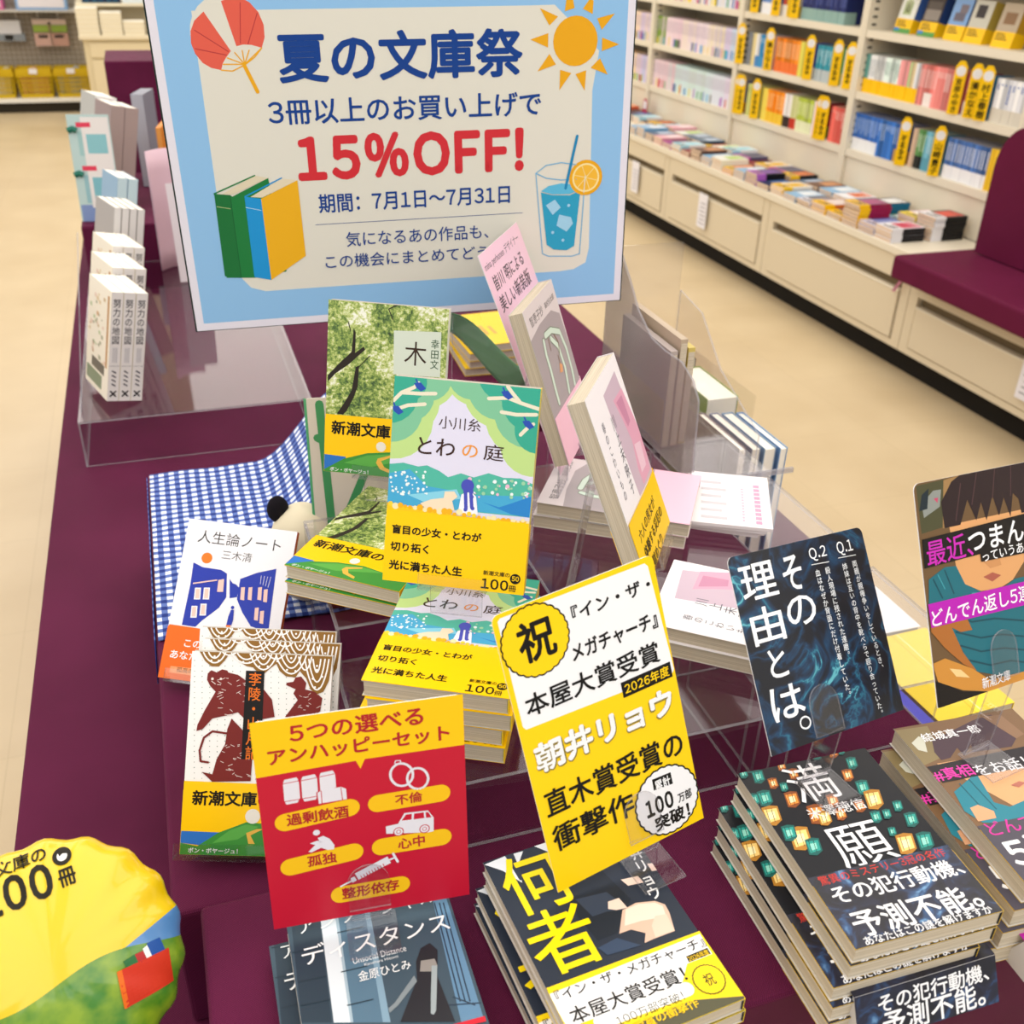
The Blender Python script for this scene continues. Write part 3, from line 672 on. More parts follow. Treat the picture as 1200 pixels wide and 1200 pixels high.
  ('p','#fbe9b4',[(51.3,38.7),(55.3,38.7),(53.8,42.9),(50.2,43.3)]),
  ('l','#171a1e',0.4,[(52.3,36.2),(49.5,44.4)]),
  ('l','#171a1e',0.4,[(54.7,36.9),(51.9,45.1)]),
  ('p','#8a4a1e',[(66.1,45.3),(70.3,44.9),(73.6,46.1),(70.9,53.8),(66.6,56),(62.9,54.7)]),
  ('p','#e8913c',[(66.3,46.6),(72.5,47),(70.2,53.3),(64.2,53.8)]),
  ('p','#fbe9b4',[(67,48.4),(70.6,48.4),(69.2,52.1),(65.9,52.4)]),
  ('l','#171a1e',0.4,[(67.9,46.1),(65.2,53.5)]),
  ('l','#171a1e',0.4,[(70.1,46.7),(67.4,54.1)]),
  ('p','#b07a2c',[(8.7,56.2),(16.2,55.4),(22.5,57.7),(18.4,71.6),(10.9,75.5),(4,73.1)]),
  ('p','#f3cf7d',[(9.2,58.6),(20.5,59.4),(17.1,70.7),(6.3,71.6)]),
  ('p','#fbe9b4',[(10.6,61.8),(17.1,61.9),(15.1,68.5),(9.2,69.1)]),
  ('l','#171a1e',0.4,[(12.1,57.7),(8.1,71)]),
  ('l','#171a1e',0.4,[(16.1,58.8),(12.1,72)]),
  ('p','#1c5f5a',[(14.8,67.4),(20.3,66.8),(24.8,68.5),(21.8,78.5),(16.3,81.3),(11.3,79.6)]),
  ('p','#2c9a8e',[(15.1,69.1),(23.4,69.7),(20.8,77.8),(13,78.5)]),
  ('p','#8fd6c4',[(16.2,71.4),(20.9,71.5),(19.4,76.2),(15.1,76.7)]),
  ('l','#171a1e',0.4,[(17.2,68.4),(14.2,78)]),
  ('l','#171a1e',0.4,[(20.2,69.2),(17.2,78.8)]),
  ('p','#1c5f5a',[(5.1,53),(10.3,52.4),(14.5,54),(11.8,63.6),(6.7,66.4),(2,64.7)]),
  ('p','#2c9a8e',[(5.5,54.6),(13.2,55.2),(10.9,63),(3.5,63.6)]),
  ('p','#8fd6c4',[(6.5,56.8),(10.9,56.9),(9.6,61.5),(5.5,61.9)]),
  ('l','#171a1e',0.4,[(7.4,54),(4.7,63.2)]),
  ('l','#171a1e',0.4,[(10.2,54.7),(7.5,63.9)]),
  ('p','#1c5f5a',[(71.3,57.1),(75.5,56.7),(78.8,57.9),(76.1,65.4),(71.8,67.5),(68.1,66.2)]),
  ('p','#2c9a8e',[(71.5,58.4),(77.7,58.8),(75.4,64.9),(69.4,65.4)]),
  ('p','#8fd6c4',[(72.2,60.1),(75.7,60.1),(74.4,63.7),(71.1,64)]),
  ('l','#171a1e',0.4,[(73.1,57.9),(70.4,65)]),
  ('l','#171a1e',0.4,[(75.3,58.5),(72.6,65.6)]),
  ('p','#1c5f5a',[(93.2,64.6),(98.2,64.1),(102.2,65.6),(98.7,74.5),(93.5,77),(89,75.5)]),
  ('p','#2c9a8e',[(93.4,66.1),(100.8,66.7),(97.9,73.9),(90.7,74.5)]),
  ('p','#8fd6c4',[(94.2,68.2),(98.5,68.2),(96.7,72.5),(92.7,72.9)]),
  ('l','#171a1e',0.4,[(95.4,65.6),(91.9,74.1)]),
  ('l','#171a1e',0.4,[(98,66.3),(94.5,74.8)]),
  ('p','#b07a2c',[(75.8,80.1),(82.7,79.5),(88.2,81.5),(83.5,93.5),(76.4,96.9),(70.3,94.7)]),
  ('p','#f3cf7d',[(76.1,82.2),(86.3,82.9),(82.4,92.7),(72.5,93.4)]),
  ('p','#fbe9b4',[(77.1,84.9),(83.1,85.1),(80.7,90.8),(75.3,91.3)]),
  ('l','#171a1e',0.4,[(78.7,81.4),(74.2,92.9)]),
  ('l','#171a1e',0.4,[(82.4,82.4),(77.7,93.8)]),
  ('p','#1c5f5a',[(90,82.4),(96.1,81.8),(101,83.6),(96.7,94.2),(90.3,97.2),(84.9,95.3)]),
  ('p','#2c9a8e',[(90.2,84.2),(99.3,84.9),(95.6,93.5),(86.9,94.1)]),
  ('p','#8fd6c4',[(91.1,86.6),(96.4,86.7),(94.2,91.8),(89.4,92.2)]),
  ('l','#171a1e',0.4,[(92.6,83.5),(88.3,93.7)]),
  ('l','#171a1e',0.4,[(95.8,84.4),(91.5,94.5)]),
  ('p','#1c5f5a',[(92.1,52.8),(95.9,52.4),(98.9,53.5),(96.2,60.3),(92.3,62.3),(88.9,61.1)]),
  ('p','#2c9a8e',[(92.2,53.9),(97.8,54.3),(95.6,59.9),(90.1,60.4)]),
  ('p','#8fd6c4',[(92.8,55.5),(96,55.5),(94.7,58.8),(91.7,59.1)]),
  ('l','#171a1e',0.4,[(93.7,53.5),(91,60.1)]),
  ('l','#171a1e',0.4,[(95.7,54),(93,60.6)]),
  ('p','#8a4a1e',[(49,48.5),(53.2,48.1),(56.5,49.3),(54,56.9),(49.8,59.1),(46,57.8)]),
  ('p','#e8913c',[(49.3,49.8),(55.4,50.2),(53.3,56.4),(47.3,56.9)]),
  ('p','#fbe9b4',[(50,51.5),(53.5,51.6),(52.2,55.2),(49,55.5)]),
  ('l','#171a1e',0.4,[(50.8,49.3),(48.3,56.6)]),
  ('l','#171a1e',0.4,[(53,49.9),(50.5,57.2)]),
  ('p','#1c5f5a',[(57.3,-9.7),(60.4,-10.1),(62.9,-9.2),(60.9,-3.1),(57.8,-1.3),(55,-2.3)]),
  ('p','#2c9a8e',[(57.5,-8.7),(62.1,-8.4),(60.4,-3.5),(56,-3)]),
  ('p','#8fd6c4',[(58,-7.3),(60.6,-7.3),(59.7,-4.4),(57.2,-4.1)]),
  ('l','#171a1e',0.4,[(58.6,-9.1),(56.7,-3.3)]),
  ('l','#171a1e',0.4,[(60.3,-8.7),(58.3,-2.8)]),
  ('p','#1c5f5a',[(44.2,-10),(47.1,-10.4),(49.4,-9.6),(47.7,-3.9),(44.8,-2.2),(42.2,-3.1)]),
  ('p','#2c9a8e',[(44.4,-9.1),(48.6,-8.8),(47.2,-4.2),(43.1,-3.8)]),
  ('p','#8fd6c4',[(44.9,-7.8),(47.3,-7.8),(46.5,-5.1),(44.2,-4.8)]),
  ('l','#171a1e',0.4,[(45.5,-9.5),(43.8,-4)]),
  ('l','#171a1e',0.4,[(47,-9),(45.3,-3.6)]),
  ('p','#1c5f5a',[(84.3,-5.2),(87.3,-5.5),(89.6,-4.7),(87.6,1),(84.6,2.7),(82,1.8)]),
  ('p','#2c9a8e',[(84.5,-4.2),(88.8,-4),(87.1,0.6),(82.9,1.1)]),
  ('p','#8fd6c4',[(84.9,-2.9),(87.4,-3),(86.4,-0.2),(84.1,0)]),
  ('l','#171a1e',0.4,[(85.6,-4.6),(83.6,0.8)]),
  ('l','#171a1e',0.4,[(87.1,-4.2),(85.1,1.2)]),
  ('p','#1c5f5a',[(20.6,-12.5),(23.9,-12.9),(26.5,-12),(24.7,-5.4),(21.5,-3.5),(18.5,-4.5)]),
  ('p','#2c9a8e',[(20.8,-11.4),(25.7,-11.1),(24.2,-5.9),(19.5,-5.3)]),
  ('p','#8fd6c4',[(21.4,-9.9),(24.2,-10),(23.3,-6.9),(20.7,-6.5)]),
  ('l','#171a1e',0.4,[(22.1,-11.9),(20.3,-5.6)]),
  ('l','#171a1e',0.4,[(23.8,-11.4),(22,-5.2)]),
  ('p','#1c5f5a',[(2.4,-3.4),(5.7,-3.8),(8.5,-2.8),(6.8,4),(3.5,6),(0.3,4.9)]),
  ('p','#2c9a8e',[(2.6,-2.2),(7.7,-2),(6.2,3.5),(1.4,4.1)]),
  ('p','#8fd6c4',[(3.3,-0.7),(6.2,-0.8),(5.3,2.5),(2.6,2.8)]),
  ('l','#171a1e',0.4,[(3.9,-2.7),(2.1,3.8)]),
  ('l','#171a1e',0.4,[(5.7,-2.2),(4,4.3)]),
  ('p','#1c5f5a',[(24.2,16.5),(27.4,16.2),(29.9,17.1),(28.2,23.2),(25,25),(22.1,24)]),
  ('p','#2c9a8e',[(24.4,17.6),(29.1,17.9),(27.6,22.8),(23.1,23.3)]),
  ('p','#8fd6c4',[(25,19),(27.7,19),(26.8,21.9),(24.3,22.2)]),
  ('l','#171a1e',0.4,[(25.6,17.2),(23.8,23)]),
  ('l','#171a1e',0.4,[(27.3,17.6),(25.5,23.5)]),
  ('p','#b07a2c',[(35.7,47.9),(40.6,47.3),(44.6,48.8),(41.7,57.9),(36.8,60.5),(32.3,58.9)]),
  ('p','#f3cf7d',[(36,49.4),(43.3,49.9),(40.9,57.3),(33.9,57.9)]),
  ('p','#fbe9b4',[(36.9,51.5),(41.1,51.5),(39.7,55.8),(35.8,56.2)]),
  ('l','#171a1e',0.4,[(37.9,48.8),(35,57.5)]),
  ('l','#171a1e',0.4,[(40.5,49.5),(37.6,58.2)]),
  ('p','#1c5f5a',[(80.4,57.9),(83.7,57.5),(86.4,58.5),(84.1,64.5),(80.7,66.3),(77.7,65.2)]),
  ('p','#2c9a8e',[(80.5,58.9),(85.5,59.2),(83.6,64.1),(78.8,64.5)]),
  ('p','#8fd6c4',[(81,60.3),(83.9,60.3),(82.8,63.2),(80.1,63.4)]),
  ('l','#171a1e',0.4,[(81.8,58.5),(79.6,64.3)]),
  ('l','#171a1e',0.4,[(83.6,59),(81.3,64.7)]),
  ('p','#1c5f5a',[(74.7,73),(77.7,72.7),(80.2,73.6),(78.2,79),(75,80.6),(72.2,79.6)]),
  ('p','#2c9a8e',[(74.8,73.9),(79.3,74.2),(77.6,78.6),(73.2,79)]),
  ('p','#8fd6c4',[(75.3,75.1),(77.9,75.2),(76.9,77.8),(74.5,78)]),
  ('l','#171a1e',0.4,[(76,73.5),(74,78.7)]),
  ('l','#171a1e',0.4,[(77.6,74),(75.6,79.2)]),
  ('T','満','#f4f4f6',0.0,30,4.1,63.5,38.8),
  ('T','願','#f4f4f6',0.0,29.1,63.4,69.6,97.4),
  ('t','米澤穂信','#e6e6e6',0.005,28.5,45.6,72.6,51.2),
  ('r','@obinight',0,96.5,105,151),
  ('t','驚異のミステリー3冠の名作','#d0392f',0.0,5.6,97.4,99,104.4),
  ('t','その犯行動機、','#f4f4f6',0.02,7.1,107.2,102,119.7),
  ('t','予測不能。','#f4f4f6',0.02,8.2,127.1,97.7,144.7),
  ('t','あなたはこの謎を解けますか','#f4f4f6',0.005,8,145.6,98.6,150),
 ],
 'nani': [
  ('r','#242d3c',0,0,105,151),
  ('p','#dfe3ea',[(0.4,2),(15.8,0.4),(28.8,1),(21.3,10.3),(17.7,25),(9.7,11.2)]),
  ('p','#2b3446',[(15.8,0.4),(21.9,0.6),(20,23.8),(17,22.6)]),
  ('p','#e6e9ef',[(36.2,-1.7),(51.1,-2.7),(46.2,10.2)]),
  ('p','#1a2330',[(41.4,30.2),(69.6,30.5),(77.5,63.2),(56.9,82.7),(43.3,83),(40,62.4)]),
  ('p','#303c50',[(44.2,50),(65.6,52.3),(72.5,69.3),(58.7,65.9),(48.5,65.8)]),
  ('p','#d9b8a4',[(68.4,68.7),(79,66.9),(91.2,70.2),(95.9,75),(95.4,81.4),(91.4,94.8),(75.7,94.9),(69.5,95.3),(73.6,89.3),(66.5,83.6),(58.1,83.5)]),
  ('p','#efd9ca',[(70.6,68.9),(80,68.3),(90.5,71.4),(93.9,75.4),(92.3,82.1),(84.6,82),(75.2,80.3),(63.9,79.7)]),
  ('p','#e8cbb8',[(85.5,80.4),(93,81.8),(91.3,94.4),(77.7,94.3),(79.8,86)]),
  ('p','#e8cfc2',[(62.9,59.5),(70.7,59.5),(72.2,68.2),(64.9,67.3),(60.3,64.5)]),
  ('p','#e8cfc2',[(78.9,47.1),(90.7,48.6),(91.8,54.7),(81,53.2)]),
  ('p','#e8cfc2',[(101.5,42),(108,43.5),(108,50),(101.5,48.6)]),
  ('p','#33445e',[(41,87.7),(55.2,85.8),(66.6,96),(44.1,94.5)]),
  ('T','何','#f4d90a',0.01,4.6,3.4,47.5,50.6),
  ('T','者','#f4d90a',0.01,2,50,45.5,96.1),
  ('v','朝井リョウ','#eef0f2',0.02,101.5,14.9,92.9,70.3),
  ('r','#f7d60e',0,101,105,151),
  ('p','#f4f4f6',[(-0.7,105.3),(104.4,103),(103.7,118.1),(85.8,118.2),(74.9,129.7),(0.6,128.6)]),
  ('t','『イン・ザ・メガチャーチ』','#15120f',0.012,2.5,108.8,103.9,107.9),
  ('t','本屋大賞受賞！','#15120f',0.015,5,121.4,81,124.9),
  ('p','#15120f',[(87.8,113.6),(103.3,113.3),(103,117.8),(87.3,117.9)]),
  ('t','2026年度','#fdd20e',0.01,88,114,102.3,117.9),
  ('i','#f6f6f2',4.6,20.2,132.3,76.3,132.9),
  ('t','100万部突破！','#15120f',0.0,28.2,134.7,72.5,136.5),
  ('p','#55533c',[(35.8,141),(75.9,140.4),(105.4,149.5),(103.6,153),(39.9,150.5)]),
  ('t','直木賞受賞の衝撃作','#fdd20e',0.02,14.2,141.1,78,143.7),
  ('g','#15120f',92.3,132.3,10.1),
  ('g','#f7d60e',92.3,132.3,9.4),
  ('t','祝','#15120f',0.01,89.1,126.7,95.6,138.3),
 ],
 'unsoc': [
  ('r','#3e5260',0,0,105,151),
  ('p','#54748a',[(34.2,-17.7),(54.8,-11.7),(45.6,86.5),(28,81.3)]),
  ('p','#2c3d4a',[(4.4,-26.4),(22.4,-21.1),(17.1,78),(0.2,73)]),
  ('p','#d4dfe6',[(22.2,-11.3),(31.4,-8.6),(27.5,81.1),(18.2,78.4)]),
  ('p','#9fb6c4',[(31.4,-8.6),(33.3,-8.1),(29.1,81.6),(27.5,81.1)]),
  ('p','#7d9db2',[(50,3.3),(53.1,4.2),(49.9,87.8),(45.6,86.5)]),
  ('p','#5f86a6',[(94.4,9.7),(103.3,11.5),(102.8,103.5),(89.5,99.5)]),
  ('l','#2a3c4e',0.9,[(98,14.1),(95.3,87.2)]),
  ('l','#2a3c4e',0.9,[(100.5,14.8),(98.1,88.1)]),
  ('l','#2a3c4e',0.9,[(94.9,13.2),(92.5,86.4)]),
  ('l','#2a3c4e',0.9,[(89.2,82.7),(100.2,91.4)]),
  ('l','#2a3c4e',0.9,[(85.7,87.1),(103.9,91.1)]),
  ('l','#2a3a45',0.7,[(1.6,1.8),(19,2.2)]),
  ('l','#2a3a45',0.7,[(1.2,24.3),(19.3,25.2)]),
  ('l','#2a3a45',0.7,[(2,46),(18.5,46.6)]),
  ('l','#2a3a45',0.7,[(30.3,17.9),(46.6,18.1)]),
  ('l','#2a3a45',0.7,[(28,46.6),(43.7,47)]),
  ('l','#2a3a45',0.7,[(1.1,62),(18.3,63.1)]),
  ('l','#2a3a45',0.7,[(27.7,69.9),(42.9,70.4)]),
  ('p','#25282f',[(78.4,44.1),(84.6,42.1),(88.1,48.4),(85.4,59.3),(83,61.4),(84.7,81.4),(86.2,98.6),(55.4,89.4),(64.4,75.4),(71.1,65),(73.3,52.8)]),
  ('p','#8f8c88',[(76.3,53),(84.8,54),(85.4,59.3),(80.9,62.2),(74,60.2)]),
  ('p','#7e8a90',[(70,61.8),(70.8,66.3),(56.6,78.5),(50.6,82),(50.4,79),(54.7,76.5)]),
  ('p','#98a4a8',[(81.9,58.2),(85.2,59.2),(79.6,79.9),(77.1,88.5),(75.2,90.6),(73.7,89.5),(76.3,78.9)]),
  ('t','アンソーシャル','#eef3f5',0.0,7,2.6,97.7,12.7),
  ('t','ディスタンス','#f2f5f7',0.005,6.3,24.4,100.1,34),
  ('t','Unsocial Distance','#e6ecef',0.0,36,39.2,69.4,43.6),
  ('t','Kanehara Hitomi','#dfe6ea',0.0,42.3,44.8,63.4,46.7),
  ('t','金原ひとみ','#eef3f5',0.005,37.2,49.6,69.6,56.8),
  ('p','#d02032',[(84.7,99.9),(103.8,100.1),(103.7,103.7),(85.2,102.6)]),
 ],
 'shin': [
  ('r','#7a5c40',0,0,105,151),
  ('p','#8a7a55',[(-0.4,1.8),(27.3,3),(19.1,35.2),(-1.4,40.2)]),
  ('p','#cfd0c0',[(4.4,17),(13.8,11.6),(16.5,14.7),(10.3,28.3),(5.1,24.7)]),
  ('p','#d9a474',[(9.8,40.4),(81.9,42.4),(80.9,86.9),(40.8,95.1),(26.6,69.8)]),
  ('p','#4a3640',[(21,18.3),(65.8,5.2),(83.9,2.7),(85.1,30.5),(75.9,37.3),(43.6,36),(47.3,28.2),(34.7,37.6),(34.9,29.1),(23.3,37.4),(15.3,38),(15.3,29.5)]),
  ('p','#8a6a50',[(75.2,3.4),(90.9,4.3),(94.4,27.6),(85.1,30.5)]),
  ('t','結城真一郎','#f4f4f6',0.02,14.8,10.5,64.5,18.1),
  ('p','#241f24',[(0.4,41.8),(85.2,39.4),(119,40.9),(116.9,57.9),(75.5,58),(2.2,58.5)]),
  ('t','#真相','#e03ca8',0.02,-0.4,52.1,31.5,50.1),
  ('t','をお話しします','#f4f4f6',0.015,32.4,51.5,122.8,55.5),
  ('p','#2a7f90',[(4.7,68.1),(25.7,58.2),(31.3,58.3),(26.1,83.1),(34.3,89.3),(65,83.3),(44.6,108.7),(6.3,97.7),(0.5,85.7)]),
  ('l','#1a5a6a',1.0,[(13.5,62.2),(14.4,89)]),
  ('l','#1a5a6a',1.0,[(22.7,59.8),(23.5,89)]),
  ('p','#d9a27a',[(6.3,83.9),(13.5,82.7),(20.6,90.4),(18.1,96.2),(3.8,96.1)]),
  ('p','#b06a5a',[(48.7,71.6),(56.9,69.6),(60.7,72),(52.8,74.8)]),
  ('r','#4e4a55',0,100,105,151),
  ('t','どんでん返し','#d6349c',0.01,4.6,103.5,84.3,105.3),
  ('t','5連続','#f4f4f6',0.03,4.6,123.6,75.6,128.2),
 ],
 'towa': [
  ('r','#dcdaee',0,0,105,151),
  ('c','#bcd98a',0.4,30.4,29.6),
  ('c','#bcd98a',10.6,17.2,23.2),
  ('c','#bcd98a',23.5,-0.6,21.4),
  ('c','#bcd98a',56.9,-3.7,19.7),
  ('c','#bcd98a',75.8,5.1,25.6),
  ('c','#bcd98a',95.4,21.3,28.5),
  ('c','#bcd98a',102.9,38.8,24.2),
  ('c','#7fc09a',-1.4,24.5,23.3),
  ('c','#7fc09a',10.3,12.7,19.4),
  ('c','#7fc09a',23.4,-2.1,18.4),
  ('c','#7fc09a',55.3,-5,17),
  ('c','#7fc09a',75.6,2.1,22.6),
  ('c','#7fc09a',98.1,18,24.8),
  ('c','#3aa78f',-3.7,12.5,21.8),
  ('c','#3aa78f',9.8,3.6,13.9),
  ('c','#3aa78f',77.9,-7.1,18),
  ('c','#3aa78f',100.3,8.8,22.5),
  ('c','#3aa78f',105.2,29.4,16.5),
  ('l','#e6dfc8',2.6,[(-0.2,18.2),(5.6,11.6),(14.7,7),(17.6,3.7)]),
  ('l','#e6dfc8',2.6,[(5.6,11.6),(19.5,11.1),(30.3,10.1)]),
  ('l','#e6dfc8',2.6,[(1.7,24.2),(10.8,20.2),(23.1,18.3)]),
  ('l','#e6dfc8',2.6,[(105.3,14.3),(91.5,11.1),(82.2,8.3),(68.6,10)]),
  ('l','#e6dfc8',2.6,[(91.5,11.1),(84.9,4.3),(81.5,0.4)]),
  ('l','#e6dfc8',2.6,[(103.4,18.3),(89.1,19.6),(78.4,18.7)]),
  ('l','#e6dfc8',2.6,[(93.3,33.6),(97.5,28.7),(101.8,25.2)]),
  ('p','#2d4fae',[(14.2,4),(19.1,3.1),(23.2,7.2),(19.8,9.5),(16.2,7.3)]),
  ('l','#2d4fae',1.2,[(17.6,5.2),(15.6,1.3)]),
  ('p','#2d4fae',[(-1.1,22.1),(3.8,21.2),(8,25.4),(4.5,27.7),(1,25.5)]),
  ('l','#2d4fae',1.2,[(2.4,23.3),(0.3,19.4)]),
  ('p','#2d4fae',[(77,4.2),(81.8,3.3),(85.9,7.5),(82.6,9.7),(79.1,7.5)]),
  ('l','#2d4fae',1.2,[(80.4,5.4),(78.3,1.6)]),
  ('p','#2d4fae',[(93.7,23.7),(98.5,22.8),(102.7,27),(99.4,29.2),(95.8,27)]),
  ('l','#2d4fae',1.2,[(97.2,24.9),(95,21)]),
  ('t','小川糸','#3a221c',0.0,34.1,28,64.4,31.9),
  ('t','とわ','#3a221c',0.01,20,44.2,47,51.8),
  ('t','の','#e8973c',0.01,52.3,44.9,63.7,52.7),
  ('t','庭','#3a221c',0.005,68,42.6,82.5,54.1),
  ('p','#52b6a2',[(-0.1,63.9),(10.1,62),(21.2,63.7),(27.4,62.2),(37,65.5),(43.5,69.3),(52.6,65.5),(62.1,67.6),(72.7,63.4),(83.7,65.7),(95.9,64.9),(106.2,68.5),(106.8,92.7),(-0.9,93.2)]),
  ('p','#48a8d4',[(-0.8,71),(15.1,66.2),(28.4,77.4),(50.5,79),(53.7,81.1),(105.9,77.1),(105.9,92),(-1.2,93.3)]),
  ('p','#2e84cc',[(69.6,84.9),(82.3,87.5),(105.4,77.1),(104.5,92.9),(92,91.9)]),
  ('p','#86cfe6',[(14.6,85.2),(50.4,77.5),(54,84.2),(29.2,90)]),
  ('c','#e8f4f4',27.5,82.9,0.5),
  ('c','#e8f4f4',3.8,83.5,0.9),
  ('c','#e8f4f4',19.1,72.7,0.9),
  ('c','#e8f4f4',17.7,77.6,0.6),
  ('c','#e8f4f4',12.8,74.9,0.9),
  ('c','#e8f4f4',28.6,82.9,0.8),
  ('c','#e8f4f4',13,72.7,0.5),
  ('c','#e8f4f4',1.9,77.2,0.7),
  ('c','#e8f4f4',11.9,83.6,0.8),
  ('c','#e8f4f4',16.1,71.8,0.5),
  ('c','#e8f4f4',9.6,70.7,0.8),
  ('c','#e8f4f4',28.4,78.1,0.6),
  ('c','#e8f4f4',25.7,80.5,0.9),
  ('c','#e8f4f4',26,79.9,1),
  ('c','#e8f4f4',11.3,85.2,1),
  ('c','#e8f4f4',5.8,81.9,0.9),
  ('c','#e8f4f4',13.7,77.1,0.8),
  ('c','#e8f4f4',26.2,75.3,1),
  ('c','#e8f4f4',11.2,83.5,1),
  ('c','#e8f4f4',13.7,77.8,1.1),
  ('c','#e8f4f4',20.8,75.6,0.6),
  ('c','#e8f4f4',10.2,80.5,0.6),
  ('c','#e8f4f4',25.5,71.4,1),
  ('c','#e8f4f4',10,85,1),
  ('c','#e8f4f4',14.9,76.8,0.8),
  ('c','#e8f4f4',16.9,73,0.6),
  ('c','#e8f4f4',15.5,84,0.9),
  ('c','#e8f4f4',3.5,83.3,1),
  ('c','#e8f4f4',25.4,70,0.9),
  ('c','#e8f4f4',2.9,80.4,0.7),
  ('c','#e8f4f4',7.7,83.8,0.5),
  ('c','#e8f4f4',15.7,82.6,0.6),
  ('c','#e8f4f4',7.3,83.9,0.7),
  ('c','#e8f4f4',20.1,67.8,0.7),
  ('c','#e8f4f4',6,80.4,0.5),
  ('c','#e8f4f4',26.5,67.1,0.9),
  ('c','#e8f4f4',1.5,73.6,1),
  ('c','#e8f4f4',5.1,72,0.9),
  ('c','#e8f4f4',11.2,69,1.1),
  ('c','#e8f4f4',4.8,69.5,0.7),
  ('c','#e8f4f4',18.1,80.4,0.5),
  ('c','#e8f4f4',9.9,68.9,0.7),
  ('c','#e8f4f4',22.2,79.9,1),
  ('c','#e8f4f4',22,82,0.9),
  ('c','#e8f4f4',13.7,71.8,0.9),
  ('c','#e8f4f4',9.4,70.2,0.7),
  ('c','#9ad0a8',98.3,68.3,1.4),
  ('c','#e6b8d0',81.3,71.9,0.8),
  ('c','#e8f4f4',86.7,72.8,1.2),
  ('c','#e6b8d0',102.7,75.2,0.6),
  ('c','#9ad0a8',66.4,69.6,0.9),
  ('c','#e8f4f4',100.8,75.8,1.6),
  ('c','#e6b8d0',70,74,0.7),
  ('c','#9ad0a8',70.1,78.6,1.3),
  ('c','#9ad0a8',71,73.7,1.4),
  ('c','#e8f4f4',66.3,73.4,0.7),
  ('c','#e8f4f4',91.7,70.2,0.7),
  ('c','#e8f4f4',92.8,68.3,1.1),
  ('c','#9ad0a8',80.2,71.7,1),
  ('c','#e8f4f4',90.6,77.1,1.2),
  ('c','#9ad0a8',79.1,74.4,1.1),
  ('c','#9ad0a8',99.5,78.8,0.8),
  ('c','#e6b8d0',64.1,79.1,0.6),
  ('c','#e6b8d0',102.1,68,0.9),
  ('c','#e8f4f4',103.4,71.2,1.4),
  ('c','#e8f4f4',77.7,69.1,1.4),
  ('c','#e6b8d0',89.2,67.3,0.7),
  ('c','#9ad0a8',88.1,73.3,1.2),
  ('c','#e6b8d0',59.4,69,1.5),
  ('c','#e8f4f4',63.3,78.5,0.7),
  ('c','#e8f4f4',76.6,77.3,1.3),
  ('c','#e8f4f4',76.9,69.4,0.8),
  ('c','#e6b8d0',87.1,71.6,1.5),
  ('c','#9ad0a8',90.1,67.4,1.1),
  ('c','#e6b8d0',61.7,78,1),
  ('c','#e6b8d0',80.4,78.2,1.1),
  ('c','#9ad0a8',98.6,76.1,1.3),
  ('c','#e6b8d0',101.7,77.5,0.9),
  ('c','#9ad0a8',66.7,76.2,1),
  ('c','#9ad0a8',90.5,79.2,1.3),
  ('c','#e8f4f4',85,68.3,1.5),
  ('c','#e8f4f4',66.1,73.9,1.4),
  ('c','#9ad0a8',100.6,75.5,0.6),
  ('c','#9ad0a8',103,71.5,1.3),
  ('c','#9ad0a8',90.1,72.9,0.8),
  ('c','#e6b8d0',67.1,81.4,0.7),
  ('p','#f0dcc0',[(24.4,90.5),(32.1,86.8),(41.4,84.7),(41.9,80),(48.9,79.2),(51.5,82.9),(47.8,86.4),(49.9,93.3),(29.5,94.8)]),
  ('c','#4a50b8',58.2,74,4.7),
  ('l','#4a50b8',3.0,[(56.6,76.8),(57.7,82.2),(57.9,91.7)]),
  ('l','#4a50b8',3.0,[(60.9,76.4),(61.9,81.8),(63,90.3)]),
  ('p','#f2f2fa',[(54.1,81),(56.7,79.2),(61.7,78.6),(65,81.4),(67.2,94.6),(52.4,95.8)]),
  ('l','#4a50b8',2.6,[(56.9,77.6),(58.2,90.9)]),
  ('l','#4a50b8',2.6,[(60.7,77.2),(62.5,89.9)]),
  ('p','#f8c71a',[(-1.7,93),(11.9,93.8),(29.4,94.4),(51.7,96.8),(76.8,96.8),(106.3,95.6),(105.9,100.7),(-2.1,100.6)]),
  ('c','#f2b21c',-1.2,93.6,2),
  ('c','#f6cf3a',2.5,92.9,1.8),
  ('c','#f3e3b0',6.2,94.3,2.4),
  ('c','#f2b21c',9.9,93.5,2.1),
  ('c','#f2b21c',13.5,93.9,1.3),
  ('c','#f2b21c',17.2,94.3,1.5),
  ('c','#f3e3b0',20.9,94.2,1.6),
  ('c','#f2b21c',24.5,93.7,2.4),
  ('c','#f3e3b0',28.2,94.9,1.7),
  ('c','#f2b21c',31.8,94.6,2.2),
  ('c','#f2b21c',35.5,95,1.5),
  ('c','#f3e3b0',39.1,95,2.3),
  ('c','#f2b21c',42.7,94.5,2.4),
  ('c','#f2b21c',46.3,94.4,2.2),
  ('c','#f2b21c',50.1,96,1.4),
  ('c','#f3e3b0',53.6,94.1,2.4),
  ('c','#f2b21c',57.3,95.8,1.7),
  ('c','#f6cf3a',60.8,94.6,1.7),
  ('c','#f6cf3a',64.5,95.5,1.6),
  ('c','#f2b21c',68.2,96.5,1.5),
  ('c','#f6cf3a',71.8,96.3,1.2),
  ('c','#f3e3b0',75.3,96.1,1.6),
  ('c','#f3e3b0',78.9,95.9,2.1),
  ('c','#f6cf3a',82.6,97.1,1.7),
  ('c','#f2b21c',86.2,97,2.2),
  ('c','#f2b21c',89.7,96.5,1.8),
  ('c','#f3e3b0',93.3,96.6,1.8),
  ('c','#f3e3b0',96.9,97.2,1.3),
  ('c','#f3e3b0',100.3,95.3,1.5),
